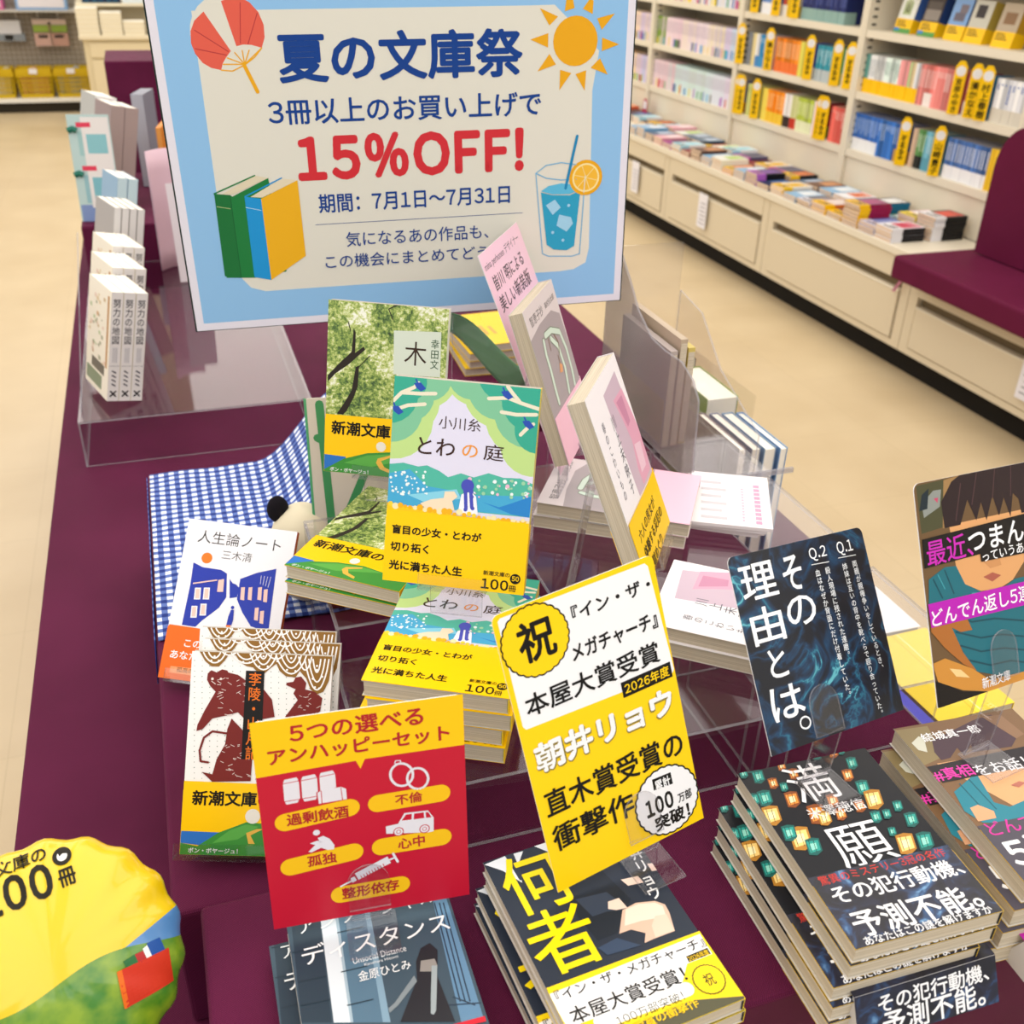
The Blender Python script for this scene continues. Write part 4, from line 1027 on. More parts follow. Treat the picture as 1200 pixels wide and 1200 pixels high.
  ('c','#f3e3b0',104.1,97.1,1.5),
  ('p','#fccd08',[(-1,97.3),(106,97.1),(105.8,151.1),(-1.3,150.8)]),
  ('t','盲目の少女・とわが','#15120f',0.04,4.7,109.2,71.3,113.7),
  ('t','切り拓く','#15120f',0.04,4.3,121.7,33,127.1),
  ('t','光に満ちた人生','#15120f',0.04,4,136,58.9,140.8),
  ('t','新潮文庫の','#15120f',0.015,74.6,136.2,94.2,137.7),
  ('t','100','#15120f',0.03,73.5,141.4,93.7,148.9),
  ('t','冊','#15120f',0.02,94,144.6,99.6,149.3),
  ('c','#15120f',98.4,139.4,3.9),
  ('t','50','#fdd20e',0.03,95.9,137.3,101.1,141.1),
 ],
 'ki': [
  ('r','@foliage',0,0,105,151),
  ('p','#2c2620',[(0.9,65.2),(11.6,53.1),(21.6,43),(22.9,22.7),(24.8,26.2),(24.8,43.6),(32.2,37.5),(33.7,40.1),(19.2,54.3),(8.1,62.7),(1.1,70.8)]),
  ('p','#2c2620',[(10,98.3),(16.4,88.3),(22.7,76.4),(25.8,55.6),(28.6,54.4),(28.2,72.1),(24.8,82.8),(18.5,95.6),(15.7,98.7)]),
  ('l','#2c2620',0.9,[(20.1,24.8),(18,17.7)]),
  ('l','#2c2620',0.9,[(56.9,12.6),(52.9,3.9),(60.1,-0.2)]),
  ('l','#2c2620',0.8,[(28.6,55.3),(37.7,45.3)]),
  ('p','#cfd9cc',[(58.2,21.6),(99.4,19.6),(100.4,58.3),(59.4,59.1)]),
  ('T','木','#3a2a20',0.0,68.2,29.6,87.7,50.1),
  ('v','幸田文','#35553a',0.005,94.6,26.1,94.9,52.3),
  ('p','#fbc80c',[(0.1,99.2),(110.1,98.2),(107,152.8),(-0.2,151)]),
  ('t','新潮文庫の','#15120f',0.035,5.8,106.3,71.7,114.6),
  ('p','#2f72c4',[(-1,135.5),(19.7,136.2),(14.4,151),(-1.2,151.1)]),
  ('p','#3f8f3c',[(-0.2,149.5),(17.9,138),(38.9,131.1),(61.8,128),(108,135.2),(107.3,151.7),(-0.2,151.4)]),
  ('p','#5aa84a',[(18,141.8),(38.9,133.1),(61.8,129.9),(81.1,131.9),(43.1,143.3)]),
  ('p','#e2b24c',[(48.6,135),(61.9,130.3),(61.9,132.2),(51.6,137.1),(54.7,142.2),(62.5,145.4),(62.6,148.3),(50.9,144.5),(47.2,139.1)]),
  ('c','#e8e4da',51.1,124.2,4.4),
  ('t','ボン・ボヤージュ！','#f4f4f6',0.02,5.5,147.3,40.5,149.4),
 ],
 'jinsei': [
  ('r','#f0eff4',0,0,105,151),
  ('t','人生論ノート','#33302e',0.0,11.7,12.8,91.6,18.2),
  ('t','三木清','#5a5856',0.0,37.6,27.8,66.3,32.9),
  ('c','#f07a1c',23.9,35.6,5.2),
  ('p','#2036a8',[(12,41.3),(21.9,44.7),(39.4,45),(45.6,47.9),(49.1,70),(44,80.8),(30.3,94.7),(25.4,101),(12.4,100.7),(13,62.4)]),
  ('p','#2036a8',[(49,52.6),(52.7,56.2),(55.9,56.9),(59.4,59.5),(59.1,68.7),(52.3,70.6)]),
  ('p','#2036a8',[(59,51.3),(73.9,43.5),(91.3,37.5),(94,93.7),(85.2,95.8),(76.8,93.9),(66.5,82),(59.4,70.7)]),
  ('p','#f0eff4',[(18.1,64.8),(23.7,64.1),(25,75.1),(19,75.9)]),
  ('p','#f0c8bc',[(19.1,65.7),(22.7,65.2),(23.8,74.3),(20,74.7)]),
  ('p','#f0eff4',[(26.5,63.7),(32.1,63),(33.3,74.1),(27.4,74.8)]),
  ('p','#f0c8bc',[(27.5,64.6),(31.1,64.1),(32.2,73.2),(28.4,73.7)]),
  ('p','#f0eff4',[(18.2,82.1),(23.7,81.4),(25,92.4),(19.1,93.2)]),
  ('p','#f0c8bc',[(19.1,83),(22.7,82.5),(23.8,91.5),(20.1,92)]),
  ('p','#f0eff4',[(26.3,79),(31.9,78.3),(33.2,89.3),(27.2,90.1)]),
  ('p','#f0c8bc',[(27.3,79.9),(30.9,79.5),(32,88.5),(28.2,88.9)]),
  ('p','#f0c8bc',[(77.4,57.2),(80.9,56.3),(82.3,68.8),(78.6,68.5)]),
  ('p','#f0c8bc',[(83.1,58.5),(86.6,57.6),(88,70.1),(84.3,69.8)]),
  ('p','#f0c8bc',[(77.8,76.5),(81.3,75.7),(82.6,88.1),(78.9,87.7)]),
  ('p','#f0c8bc',[(83.2,78.9),(86.8,78),(88.1,90.4),(84.4,90.1)]),
  ('p','#f0c8bc',[(68.4,58.3),(71.9,57.5),(73.3,70),(69.6,69.6)]),
  ('p','#f0c8bc',[(61.4,59.2),(64.9,58.4),(66.4,70.9),(62.6,70.5)]),
  ('l','#f0c8bc',1.2,[(15.8,61),(37.2,55.2)]),
  ('p','#f0c8bc',[(38.8,54.9),(44,53.3),(45.2,65.4),(39.6,66.1)]),
  ('l','#cfd0ea',0.5,[(78.4,45.8),(78.8,53.9)]),
  ('l','#cfd0ea',0.5,[(81.5,45.8),(81.4,54.6)]),
  ('l','#cfd0ea',0.5,[(84.6,45.8),(84,55.3)]),
  ('l','#cfd0ea',0.5,[(87.6,45.8),(86.6,56)]),
  ('c','#2036a8',56.8,78.8,1.6),
  ('p','#2036a8',[(55.8,81),(58.6,81),(59.5,90),(58.8,95.2),(54,96.8),(54.4,87.6)]),
  ('p','#f07a1c',[(53.8,95.8),(57.8,95.3),(57.9,99.3),(54,99.8)]),
  ('p','#ea6a10',[(0.8,101.6),(56.1,102.5),(112.1,99.4),(111.5,154.1),(-0.1,151.6)]),
  ('t','この','#f4f4f6',0.02,18.3,114.8,34,119.4),
  ('t','あなた','#f4f4f6',0.02,7.2,126.2,32.7,130.6),
  ('p','#f2a06a',[(9.6,139.5),(36.7,139),(37,145.9),(9.8,145.4)]),
  ('t','孤高の','#5a3010',0.0,15.9,140.7,31.4,143),
 ],
 'riryo': [
  ('r','#f2f0ee',0,0,105,151),
  ('c','#6a8a80',2.1,7,0.4),
  ('c','#6a8a80',7.8,6.8,0.3),
  ('c','#6a8a80',13.4,6.6,0.3),
  ('c','#6a8a80',19,6.5,0.4),
  ('c','#6a8a80',24.7,6.3,0.3),
  ('c','#6a8a80',30.4,6.1,0.3),
  ('c','#6a8a80',36.1,6,0.3),
  ('c','#6a8a80',41.7,5.8,0.4),
  ('c','#6a8a80',47.4,5.6,0.4),
  ('c','#6a8a80',53.2,5.5,0.3),
  ('c','#6a8a80',58.9,5.3,0.3),
  ('c','#6a8a80',64.6,5.1,0.4),
  ('c','#6a8a80',70.4,4.9,0.3),
  ('c','#6a8a80',76.1,4.8,0.4),
  ('c','#6a8a80',81.9,4.6,0.3),
  ('c','#6a8a80',87.7,4.4,0.3),
  ('c','#6a8a80',93.4,4.3,0.4),
  ('c','#6a8a80',99.2,4.1,0.4),
  ('c','#6a8a80',2.4,11,0.3),
  ('c','#6a8a80',8,10.8,0.3),
  ('c','#6a8a80',13.6,10.6,0.4),
  ('c','#6a8a80',19.3,10.5,0.3),
  ('c','#6a8a80',24.9,10.3,0.4),
  ('c','#6a8a80',30.6,10.1,0.3),
  ('c','#6a8a80',36.3,10,0.3),
  ('c','#6a8a80',42,9.8,0.3),
  ('c','#6a8a80',47.7,9.6,0.3),
  ('c','#6a8a80',53.4,9.5,0.3),
  ('c','#6a8a80',59.1,9.3,0.4),
  ('c','#6a8a80',64.8,9.1,0.4),
  ('c','#6a8a80',70.6,9,0.3),
  ('c','#6a8a80',76.3,8.8,0.4),
  ('c','#6a8a80',82.1,8.6,0.4),
  ('c','#6a8a80',87.9,8.5,0.3),
  ('c','#6a8a80',93.7,8.3,0.3),
  ('c','#6a8a80',99.5,8.1,0.3),
  ('c','#6a8a80',2.6,15,0.3),
  ('c','#6a8a80',8.2,14.8,0.4),
  ('c','#6a8a80',13.9,14.6,0.3),
  ('c','#6a8a80',19.5,14.5,0.3),
  ('c','#6a8a80',25.2,14.3,0.3),
  ('c','#6a8a80',30.8,14.2,0.4),
  ('c','#6a8a80',36.5,14,0.4),
  ('c','#6a8a80',42.2,13.8,0.3),
  ('c','#6a8a80',47.9,13.7,0.3),
  ('c','#6a8a80',53.6,13.5,0.4),
  ('c','#6a8a80',59.3,13.3,0.4),
  ('c','#6a8a80',65.1,13.2,0.3),
  ('c','#6a8a80',70.8,13,0.4),
  ('c','#6a8a80',76.6,12.9,0.3),
  ('c','#6a8a80',82.3,12.7,0.4),
  ('c','#6a8a80',88.1,12.5,0.4),
  ('c','#6a8a80',93.9,12.4,0.4),
  ('c','#6a8a80',99.7,12.2,0.4),
  ('c','#6a8a80',2.8,19,0.4),
  ('c','#6a8a80',8.4,18.8,0.4),
  ('c','#6a8a80',14.1,18.6,0.3),
  ('c','#6a8a80',19.7,18.5,0.4),
  ('c','#6a8a80',25.4,18.3,0.3),
  ('c','#6a8a80',31.1,18.2,0.3),
  ('c','#6a8a80',36.7,18,0.4),
  ('c','#6a8a80',42.4,17.8,0.4),
  ('c','#6a8a80',48.1,17.7,0.4),
  ('c','#6a8a80',53.8,17.5,0.4),
  ('c','#6a8a80',59.6,17.4,0.3),
  ('c','#6a8a80',65.3,17.2,0.3),
  ('c','#6a8a80',71,17.1,0.4),
  ('c','#6a8a80',76.8,16.9,0.3),
  ('c','#6a8a80',82.6,16.7,0.3),
  ('c','#6a8a80',88.3,16.6,0.4),
  ('c','#6a8a80',94.1,16.4,0.4),
  ('c','#6a8a80',99.9,16.2,0.4),
  ('c','#6a8a80',3,22.9,0.4),
  ('c','#6a8a80',8.7,22.8,0.3),
  ('c','#6a8a80',14.3,22.6,0.4),
  ('c','#6a8a80',20,22.5,0.3),
  ('c','#6a8a80',25.6,22.3,0.4),
  ('c','#6a8a80',31.3,22.2,0.3),
  ('c','#6a8a80',37,22,0.3),
  ('c','#6a8a80',42.7,21.9,0.3),
  ('c','#6a8a80',48.4,21.7,0.3),
  ('c','#6a8a80',54.1,21.6,0.3),
  ('c','#6a8a80',59.8,21.4,0.3),
  ('c','#6a8a80',65.5,21.2,0.4),
  ('c','#6a8a80',71.3,21.1,0.3),
  ('c','#6a8a80',77,20.9,0.4),
  ('c','#6a8a80',82.8,20.8,0.3),
  ('c','#6a8a80',88.6,20.6,0.3),
  ('c','#6a8a80',94.3,20.5,0.4),
  ('c','#6a8a80',100.1,20.3,0.4),
  ('c','#6a8a80',3.3,26.9,0.3),
  ('c','#6a8a80',8.9,26.8,0.3),
  ('c','#6a8a80',14.5,26.6,0.4),
  ('c','#6a8a80',20.2,26.5,0.3),
  ('c','#6a8a80',25.8,26.3,0.4),
  ('c','#6a8a80',31.5,26.2,0.4),
  ('c','#6a8a80',37.2,26,0.3),
  ('c','#6a8a80',42.9,25.9,0.3),
  ('c','#6a8a80',48.6,25.7,0.3),
  ('c','#6a8a80',54.3,25.6,0.3),
  ('c','#6a8a80',60,25.4,0.4),
  ('c','#6a8a80',65.8,25.3,0.3),
  ('c','#6a8a80',71.5,25.1,0.3),
  ('c','#6a8a80',77.2,25,0.4),
  ('c','#6a8a80',83,24.8,0.4),
  ('c','#6a8a80',88.8,24.7,0.3),
  ('c','#6a8a80',94.6,24.5,0.3),
  ('c','#6a8a80',100.4,24.4,0.3),
  ('c','#6a8a80',3.5,30.9,0.3),
  ('c','#6a8a80',9.1,30.8,0.4),
  ('c','#6a8a80',14.8,30.6,0.3),
  ('c','#6a8a80',20.4,30.5,0.4),
  ('c','#6a8a80',26.1,30.3,0.3),
  ('c','#6a8a80',31.7,30.2,0.4),
  ('c','#6a8a80',37.4,30,0.4),
  ('c','#6a8a80',43.1,29.9,0.4),
  ('c','#6a8a80',48.8,29.8,0.4),
  ('c','#6a8a80',54.5,29.6,0.4),
  ('c','#6a8a80',60.2,29.5,0.4),
  ('c','#6a8a80',66,29.3,0.3),
  ('c','#6a8a80',71.7,29.2,0.4),
  ('c','#6a8a80',77.5,29,0.3),
  ('c','#6a8a80',83.2,28.9,0.4),
  ('c','#6a8a80',89,28.7,0.4),
  ('c','#6a8a80',94.8,28.6,0.4),
  ('c','#6a8a80',100.6,28.4,0.4),
  ('c','#6a8a80',3.7,34.9,0.4),
  ('c','#6a8a80',9.4,34.8,0.3),
  ('c','#6a8a80',15,34.6,0.3),
  ('c','#6a8a80',20.6,34.5,0.4),
  ('c','#6a8a80',26.3,34.3,0.3),
  ('c','#6a8a80',32,34.2,0.3),
  ('c','#6a8a80',37.7,34.1,0.3),
  ('c','#6a8a80',43.3,33.9,0.4),
  ('c','#6a8a80',49,33.8,0.4),
  ('c','#6a8a80',54.8,33.6,0.3),
  ('c','#6a8a80',60.5,33.5,0.3),
  ('c','#6a8a80',66.2,33.3,0.4),
  ('c','#6a8a80',71.9,33.2,0.4),
  ('c','#6a8a80',77.7,33,0.4),
  ('c','#6a8a80',83.5,32.9,0.3),
  ('c','#6a8a80',89.2,32.8,0.4),
  ('c','#6a8a80',95,32.6,0.4),
  ('c','#6a8a80',100.8,32.5,0.4),
  ('c','#6a8a80',4,38.9,0.3),
  ('c','#6a8a80',9.6,38.8,0.3),
  ('c','#6a8a80',15.2,38.6,0.4),
  ('c','#6a8a80',20.9,38.5,0.3),
  ('c','#6a8a80',26.5,38.3,0.4),
  ('c','#6a8a80',32.2,38.2,0.3),
  ('c','#6a8a80',37.9,38.1,0.3),
  ('c','#6a8a80',43.6,37.9,0.3),
  ('c','#6a8a80',49.3,37.8,0.3),
  ('c','#6a8a80',55,37.6,0.3),
  ('c','#6a8a80',60.7,37.5,0.3),
  ('c','#6a8a80',66.4,37.4,0.4),
  ('c','#6a8a80',72.2,37.2,0.3),
  ('c','#6a8a80',77.9,37.1,0.4),
  ('c','#6a8a80',83.7,36.9,0.3),
  ('c','#6a8a80',89.5,36.8,0.3),
  ('c','#6a8a80',95.3,36.7,0.3),
  ('c','#6a8a80',101,36.5,0.4),
  ('c','#6a8a80',4.2,42.9,0.3),
  ('c','#6a8a80',9.8,42.8,0.4),
  ('c','#6a8a80',15.5,42.6,0.3),
  ('c','#6a8a80',21.1,42.5,0.3),
  ('c','#6a8a80',26.8,42.4,0.3),
  ('c','#6a8a80',32.4,42.2,0.4),
  ('c','#6a8a80',38.1,42.1,0.4),
  ('c','#6a8a80',43.8,41.9,0.3),
  ('c','#6a8a80',49.5,41.8,0.3),
  ('c','#6a8a80',55.2,41.7,0.4),
  ('c','#6a8a80',60.9,41.5,0.4),
  ('c','#6a8a80',66.7,41.4,0.3),
  ('c','#6a8a80',72.4,41.3,0.4),
  ('c','#6a8a80',78.2,41.1,0.3),
  ('c','#6a8a80',83.9,41,0.4),
  ('c','#6a8a80',89.7,40.8,0.3),
  ('c','#6a8a80',95.5,40.7,0.3),
  ('c','#6a8a80',101.3,40.6,0.3),
  ('c','#6a8a80',4.4,46.9,0.4),
  ('c','#6a8a80',10.1,46.7,0.3),
  ('c','#6a8a80',15.7,46.6,0.3),
  ('c','#6a8a80',21.3,46.5,0.4),
  ('c','#6a8a80',27,46.4,0.3),
  ('c','#6a8a80',32.7,46.2,0.3),
  ('c','#6a8a80',38.3,46.1,0.4),
  ('c','#6a8a80',44,46,0.4),
  ('c','#6a8a80',49.7,45.8,0.4),
  ('c','#6a8a80',55.4,45.7,0.4),
  ('c','#6a8a80',61.2,45.6,0.3),
  ('c','#6a8a80',66.9,45.4,0.3),
  ('c','#6a8a80',72.6,45.3,0.4),
  ('c','#6a8a80',78.4,45.2,0.3),
  ('c','#6a8a80',84.1,45,0.4),
  ('c','#6a8a80',89.9,44.9,0.4),
  ('c','#6a8a80',95.7,44.8,0.4),
  ('c','#6a8a80',101.5,44.6,0.4),
  ('c','#6a8a80',4.7,50.9,0.3),
  ('c','#6a8a80',10.3,50.7,0.3),
  ('c','#6a8a80',15.9,50.6,0.4),
  ('c','#6a8a80',21.6,50.5,0.3),
  ('c','#6a8a80',27.2,50.4,0.4),
  ('c','#6a8a80',32.9,50.2,0.3),
  ('c','#6a8a80',38.6,50.1,0.3),
  ('c','#6a8a80',44.3,50,0.3),
  ('c','#6a8a80',50,49.8,0.3),
  ('c','#6a8a80',55.7,49.7,0.3),
  ('c','#6a8a80',61.4,49.6,0.3),
  ('c','#6a8a80',67.1,49.5,0.4),
  ('c','#6a8a80',72.9,49.3,0.3),
  ('c','#6a8a80',78.6,49.2,0.4),
  ('c','#6a8a80',84.4,49.1,0.3),
  ('c','#6a8a80',90.1,48.9,0.4),
  ('c','#6a8a80',95.9,48.8,0.4),
  ('c','#6a8a80',101.7,48.7,0.4),
  ('c','#6a8a80',4.9,54.8,0.3),
  ('c','#6a8a80',10.5,54.7,0.4),
  ('c','#6a8a80',16.1,54.6,0.4),
  ('c','#6a8a80',21.8,54.5,0.3),
  ('c','#6a8a80',27.4,54.4,0.4),
  ('c','#6a8a80',33.1,54.2,0.4),
  ('c','#6a8a80',38.8,54.1,0.3),
  ('c','#6a8a80',44.5,54,0.3),
  ('c','#6a8a80',50.2,53.9,0.3),
  ('c','#6a8a80',55.9,53.7,0.3),
  ('c','#6a8a80',61.6,53.6,0.4),
  ('c','#6a8a80',67.3,53.5,0.4),
  ('c','#6a8a80',73.1,53.4,0.3),
  ('c','#6a8a80',78.8,53.2,0.4),
  ('c','#6a8a80',84.6,53.1,0.3),
  ('c','#6a8a80',90.4,53,0.3),
  ('c','#6a8a80',96.2,52.8,0.3),
  ('c','#6a8a80',101.9,52.7,0.4),
  ('c','#6a8a80',5.1,58.8,0.4),
  ('c','#6a8a80',10.7,58.7,0.4),
  ('c','#6a8a80',16.4,58.6,0.3),
  ('c','#6a8a80',22,58.5,0.4),
  ('c','#6a8a80',27.7,58.4,0.3),
  ('c','#6a8a80',33.3,58.2,0.4),
  ('c','#6a8a80',39,58.1,0.4),
  ('c','#6a8a80',44.7,58,0.4),
  ('c','#6a8a80',50.4,57.9,0.4),
  ('c','#6a8a80',56.1,57.7,0.4),
  ('c','#6a8a80',61.8,57.6,0.4),
  ('c','#6a8a80',67.6,57.5,0.3),
  ('c','#6a8a80',73.3,57.4,0.4),
  ('c','#6a8a80',79.1,57.3,0.3),
  ('c','#6a8a80',84.8,57.1,0.4),
  ('c','#6a8a80',90.6,57,0.3),
  ('c','#6a8a80',96.4,56.9,0.3),
  ('c','#6a8a80',102.2,56.8,0.3),
  ('c','#6a8a80',5.3,62.8,0.4),
  ('c','#6a8a80',11,62.7,0.3),
  ('c','#6a8a80',16.6,62.6,0.3),
  ('c','#6a8a80',22.3,62.5,0.3),
  ('c','#6a8a80',27.9,62.4,0.4),
  ('c','#6a8a80',33.6,62.2,0.3),
  ('c','#6a8a80',39.2,62.1,0.4),
  ('c','#6a8a80',44.9,62,0.4),
  ('c','#6a8a80',50.6,61.9,0.4),
  ('c','#6a8a80',56.3,61.8,0.4),
  ('c','#6a8a80',62.1,61.6,0.3),
  ('c','#6a8a80',67.8,61.5,0.3),
  ('c','#6a8a80',73.5,61.4,0.4),
  ('c','#6a8a80',79.3,61.3,0.3),
  ('c','#6a8a80',85,61.2,0.4),
  ('c','#6a8a80',90.8,61.1,0.4),
  ('c','#6a8a80',96.6,60.9,0.4),
  ('c','#6a8a80',102.4,60.8,0.4),
  ('c','#6a8a80',5.6,66.8,0.3),
  ('c','#6a8a80',11.2,66.7,0.3),
  ('c','#6a8a80',16.8,66.6,0.4),
  ('c','#6a8a80',22.5,66.5,0.3),
  ('c','#6a8a80',28.1,66.4,0.4),
  ('c','#6a8a80',33.8,66.2,0.3),
  ('c','#6a8a80',39.5,66.1,0.3),
  ('c','#6a8a80',45.2,66,0.3),
  ('c','#6a8a80',50.9,65.9,0.3),
  ('c','#6a8a80',56.6,65.8,0.3),
  ('c','#6a8a80',62.3,65.7,0.3),
  ('c','#6a8a80',68,65.6,0.4),
  ('c','#6a8a80',73.8,65.4,0.3),
  ('c','#6a8a80',79.5,65.3,0.4),
  ('c','#6a8a80',85.3,65.2,0.3),
  ('c','#6a8a80',91,65.1,0.4),
  ('c','#6a8a80',96.8,65,0.4),
  ('c','#6a8a80',102.6,64.9,0.4),
  ('c','#6a8a80',5.8,70.8,0.3),
  ('c','#6a8a80',11.4,70.7,0.4),
  ('c','#6a8a80',17.1,70.6,0.3),
  ('c','#6a8a80',22.7,70.5,0.4),
  ('c','#6a8a80',28.4,70.3,0.3),
  ('c','#6a8a80',34,70.2,0.4),
  ('c','#6a8a80',39.7,70.1,0.4),
  ('c','#6a8a80',45.4,70,0.3),
  ('c','#6a8a80',51.1,69.9,0.3),
  ('c','#6a8a80',56.8,69.8,0.3),
  ('c','#6a8a80',62.5,69.7,0.4),
  ('c','#6a8a80',68.2,69.6,0.4),
  ('c','#6a8a80',74,69.5,0.3),
  ('c','#6a8a80',79.7,69.4,0.4),
  ('c','#6a8a80',85.5,69.2,0.4),
  ('c','#6a8a80',91.3,69.1,0.3),
  ('c','#6a8a80',97.1,69,0.3),
  ('c','#6a8a80',102.8,68.9,0.4),
  ('c','#6a8a80',6,74.8,0.4),
  ('c','#6a8a80',11.7,74.7,0.3),
  ('c','#6a8a80',17.3,74.6,0.3),
  ('c','#6a8a80',22.9,74.5,0.4),
  ('c','#6a8a80',28.6,74.3,0.3),
  ('c','#6a8a80',34.3,74.2,0.3),
  ('c','#6a8a80',39.9,74.1,0.4),
  ('c','#6a8a80',45.6,74,0.4),
  ('c','#6a8a80',51.3,73.9,0.4),
  ('c','#6a8a80',57,73.8,0.4),
  ('c','#6a8a80',62.7,73.7,0.4),
  ('c','#6a8a80',68.5,73.6,0.3),
  ('c','#6a8a80',74.2,73.5,0.4),
  ('c','#6a8a80',80,73.4,0.3),
  ('c','#6a8a80',85.7,73.3,0.4),
  ('c','#6a8a80',91.5,73.2,0.4),
  ('c','#6a8a80',97.3,73.1,0.3),
  ('c','#6a8a80',103.1,73,0.3),
  ('c','#6a8a80',6.3,78.7,0.3),
  ('c','#6a8a80',11.9,78.6,0.3),
  ('c','#6a8a80',17.5,78.5,0.4),
  ('c','#6a8a80',23.2,78.4,0.3),
  ('c','#6a8a80',28.8,78.3,0.4),
  ('c','#6a8a80',34.5,78.2,0.3),
  ('c','#6a8a80',40.2,78.1,0.3),
  ('c','#6a8a80',45.8,78,0.4),
  ('c','#6a8a80',51.5,77.9,0.4),
  ('c','#6a8a80',57.3,77.8,0.3),
  ('c','#6a8a80',63,77.7,0.3),
  ('c','#6a8a80',68.7,77.6,0.4),
  ('c','#6a8a80',74.4,77.5,0.4),
  ('c','#6a8a80',80.2,77.4,0.3),
  ('c','#6a8a80',86,77.3,0.3),
  ('c','#6a8a80',91.7,77.2,0.4),
  ('c','#6a8a80',97.5,77.1,0.4),
  ('c','#6a8a80',103.3,77,0.4),
  ('c','#6a8a80',6.5,82.7,0.3),
  ('c','#6a8a80',12.1,82.6,0.4),
  ('c','#6a8a80',17.8,82.5,0.3),
  ('c','#6a8a80',23.4,82.4,0.3),
  ('c','#6a8a80',29,82.3,0.4),
  ('c','#6a8a80',34.7,82.2,0.4),
  ('c','#6a8a80',40.4,82.1,0.3),
  ('c','#6a8a80',46.1,82,0.3),
  ('c','#6a8a80',51.8,81.9,0.3),
  ('c','#6a8a80',57.5,81.8,0.3),
  ('c','#6a8a80',63.2,81.7,0.3),
  ('c','#6a8a80',68.9,81.6,0.4),
  ('c','#6a8a80',74.7,81.5,0.3),
  ('c','#6a8a80',80.4,81.4,0.4),
  ('c','#6a8a80',86.2,81.3,0.3),
  ('c','#6a8a80',91.9,81.2,0.4),
  ('c','#6a8a80',97.7,81.1,0.4),
  ('c','#6a8a80',103.5,81,0.4),
  ('c','#6a8a80',6.7,86.7,0.4),
  ('c','#6a8a80',12.3,86.6,0.4),
  ('c','#6a8a80',18,86.5,0.3),
  ('c','#6a8a80',23.6,86.4,0.4),
  ('c','#6a8a80',29.3,86.3,0.3),
  ('c','#6a8a80',34.9,86.2,0.4),
  ('c','#6a8a80',40.6,86.1,0.4),
  ('c','#6a8a80',46.3,86,0.4),
  ('c','#6a8a80',52,86,0.3),
  ('c','#6a8a80',57.7,85.9,0.4),
  ('c','#6a8a80',63.4,85.8,0.4),
  ('c','#6a8a80',69.2,85.7,0.3),
  ('c','#6a8a80',74.9,85.6,0.3),
  ('c','#6a8a80',80.6,85.5,0.4),
  ('c','#6a8a80',86.4,85.4,0.4),
  ('c','#6a8a80',92.2,85.3,0.3),
  ('c','#6a8a80',98,85.2,0.3),
  ('c','#6a8a80',103.7,85.1,0.4),
  ('c','#6a8a80',7,90.7,0.3),
  ('c','#6a8a80',12.6,90.6,0.3),
  ('c','#6a8a80',18.2,90.5,0.4),
  ('c','#6a8a80',23.9,90.4,0.3),
  ('c','#6a8a80',29.5,90.3,0.4),
  ('c','#6a8a80',35.2,90.2,0.3),
  ('c','#6a8a80',40.8,90.1,0.4),
  ('c','#6a8a80',46.5,90.1,0.4),
  ('c','#6a8a80',52.2,90,0.4),
  ('c','#6a8a80',57.9,89.9,0.4),
  ('c','#6a8a80',63.7,89.8,0.3),
  ('c','#6a8a80',69.4,89.7,0.3),
  ('c','#6a8a80',75.1,89.6,0.4),
  ('c','#6a8a80',80.9,89.5,0.3),
  ('c','#6a8a80',86.6,89.4,0.4),
  ('c','#6a8a80',92.4,89.3,0.4),
  ('c','#6a8a80',98.2,89.2,0.3),
  ('c','#6a8a80',104,89.1,0.3),
  ('c','#6a8a80',7.2,94.7,0.3),
  ('c','#6a8a80',12.8,94.6,0.3),
  ('c','#6a8a80',18.4,94.5,0.4),
  ('c','#6a8a80',24.1,94.4,0.3),
  ('c','#6a8a80',29.7,94.3,0.4),
  ('c','#6a8a80',35.4,94.2,0.3),
  ('c','#6a8a80',41.1,94.1,0.3),
  ('c','#6a8a80',46.8,94.1,0.3),
  ('c','#6a8a80',52.5,94,0.3),
  ('c','#6a8a80',58.2,93.9,0.3),
  ('c','#6a8a80',63.9,93.8,0.3),
  ('c','#6a8a80',69.6,93.7,0.4),
  ('c','#6a8a80',75.3,93.6,0.4),
  ('c','#6a8a80',81.1,93.5,0.3),
  ('c','#6a8a80',86.9,93.4,0.3),
  ('c','#6a8a80',92.6,93.4,0.4),
  ('c','#6a8a80',98.4,93.3,0.4),
  ('c','#6a8a80',104.2,93.2,0.4),
  ('p','#8a6226',[(5.6,0.1),(10,7.1),(14.9,10.9),(20.4,10.8),(24.1,6.6),(27.7,1.1),(32.5,2),(35.9,6.8),(40.9,9.8),(45.7,10.5),(49,13.6),(53.9,15.4),(58.4,10.9),(63,7.1),(65.7,12.4),(70.7,16.3),(77.9,16.9),(80.8,11.9),(86,17.4),(89.6,25.5),(94.7,29.2),(99.4,26.8),(103,18.6),(104,8.8),(104.7,-0.2)]),
  ('l','#f2f0ee',1.1,[(8.5,0.7),(10,3.4),(11.5,5.2),(12.9,6.5),(14.3,7.4),(15.7,8),(17.1,8.1),(18.4,7.9),(19.8,7.3),(21.1,6.3),(22.4,4.9),(23.6,3),(24.8,0.2)]),
  ('l','#f2f0ee',1.1,[(12.3,0.6),(13.1,2.1),(13.9,3),(14.6,3.7),(15.4,4.2),(16.1,4.5),(16.9,4.6),(17.6,4.5),(18.3,4.1),(19,3.6),(19.7,2.8),(20.4,1.8),(21,0.3)]),
  ('l','#f2f0ee',1.1,[(29.3,0.5),(31.3,3.2),(33.2,4.8),(35.1,6.1),(37,6.9),(38.9,7.5),(40.7,7.6),(42.6,7.4),(44.4,6.7),(46.2,5.7),(48,4.4),(49.7,2.6),(51.4,-0.1)]),
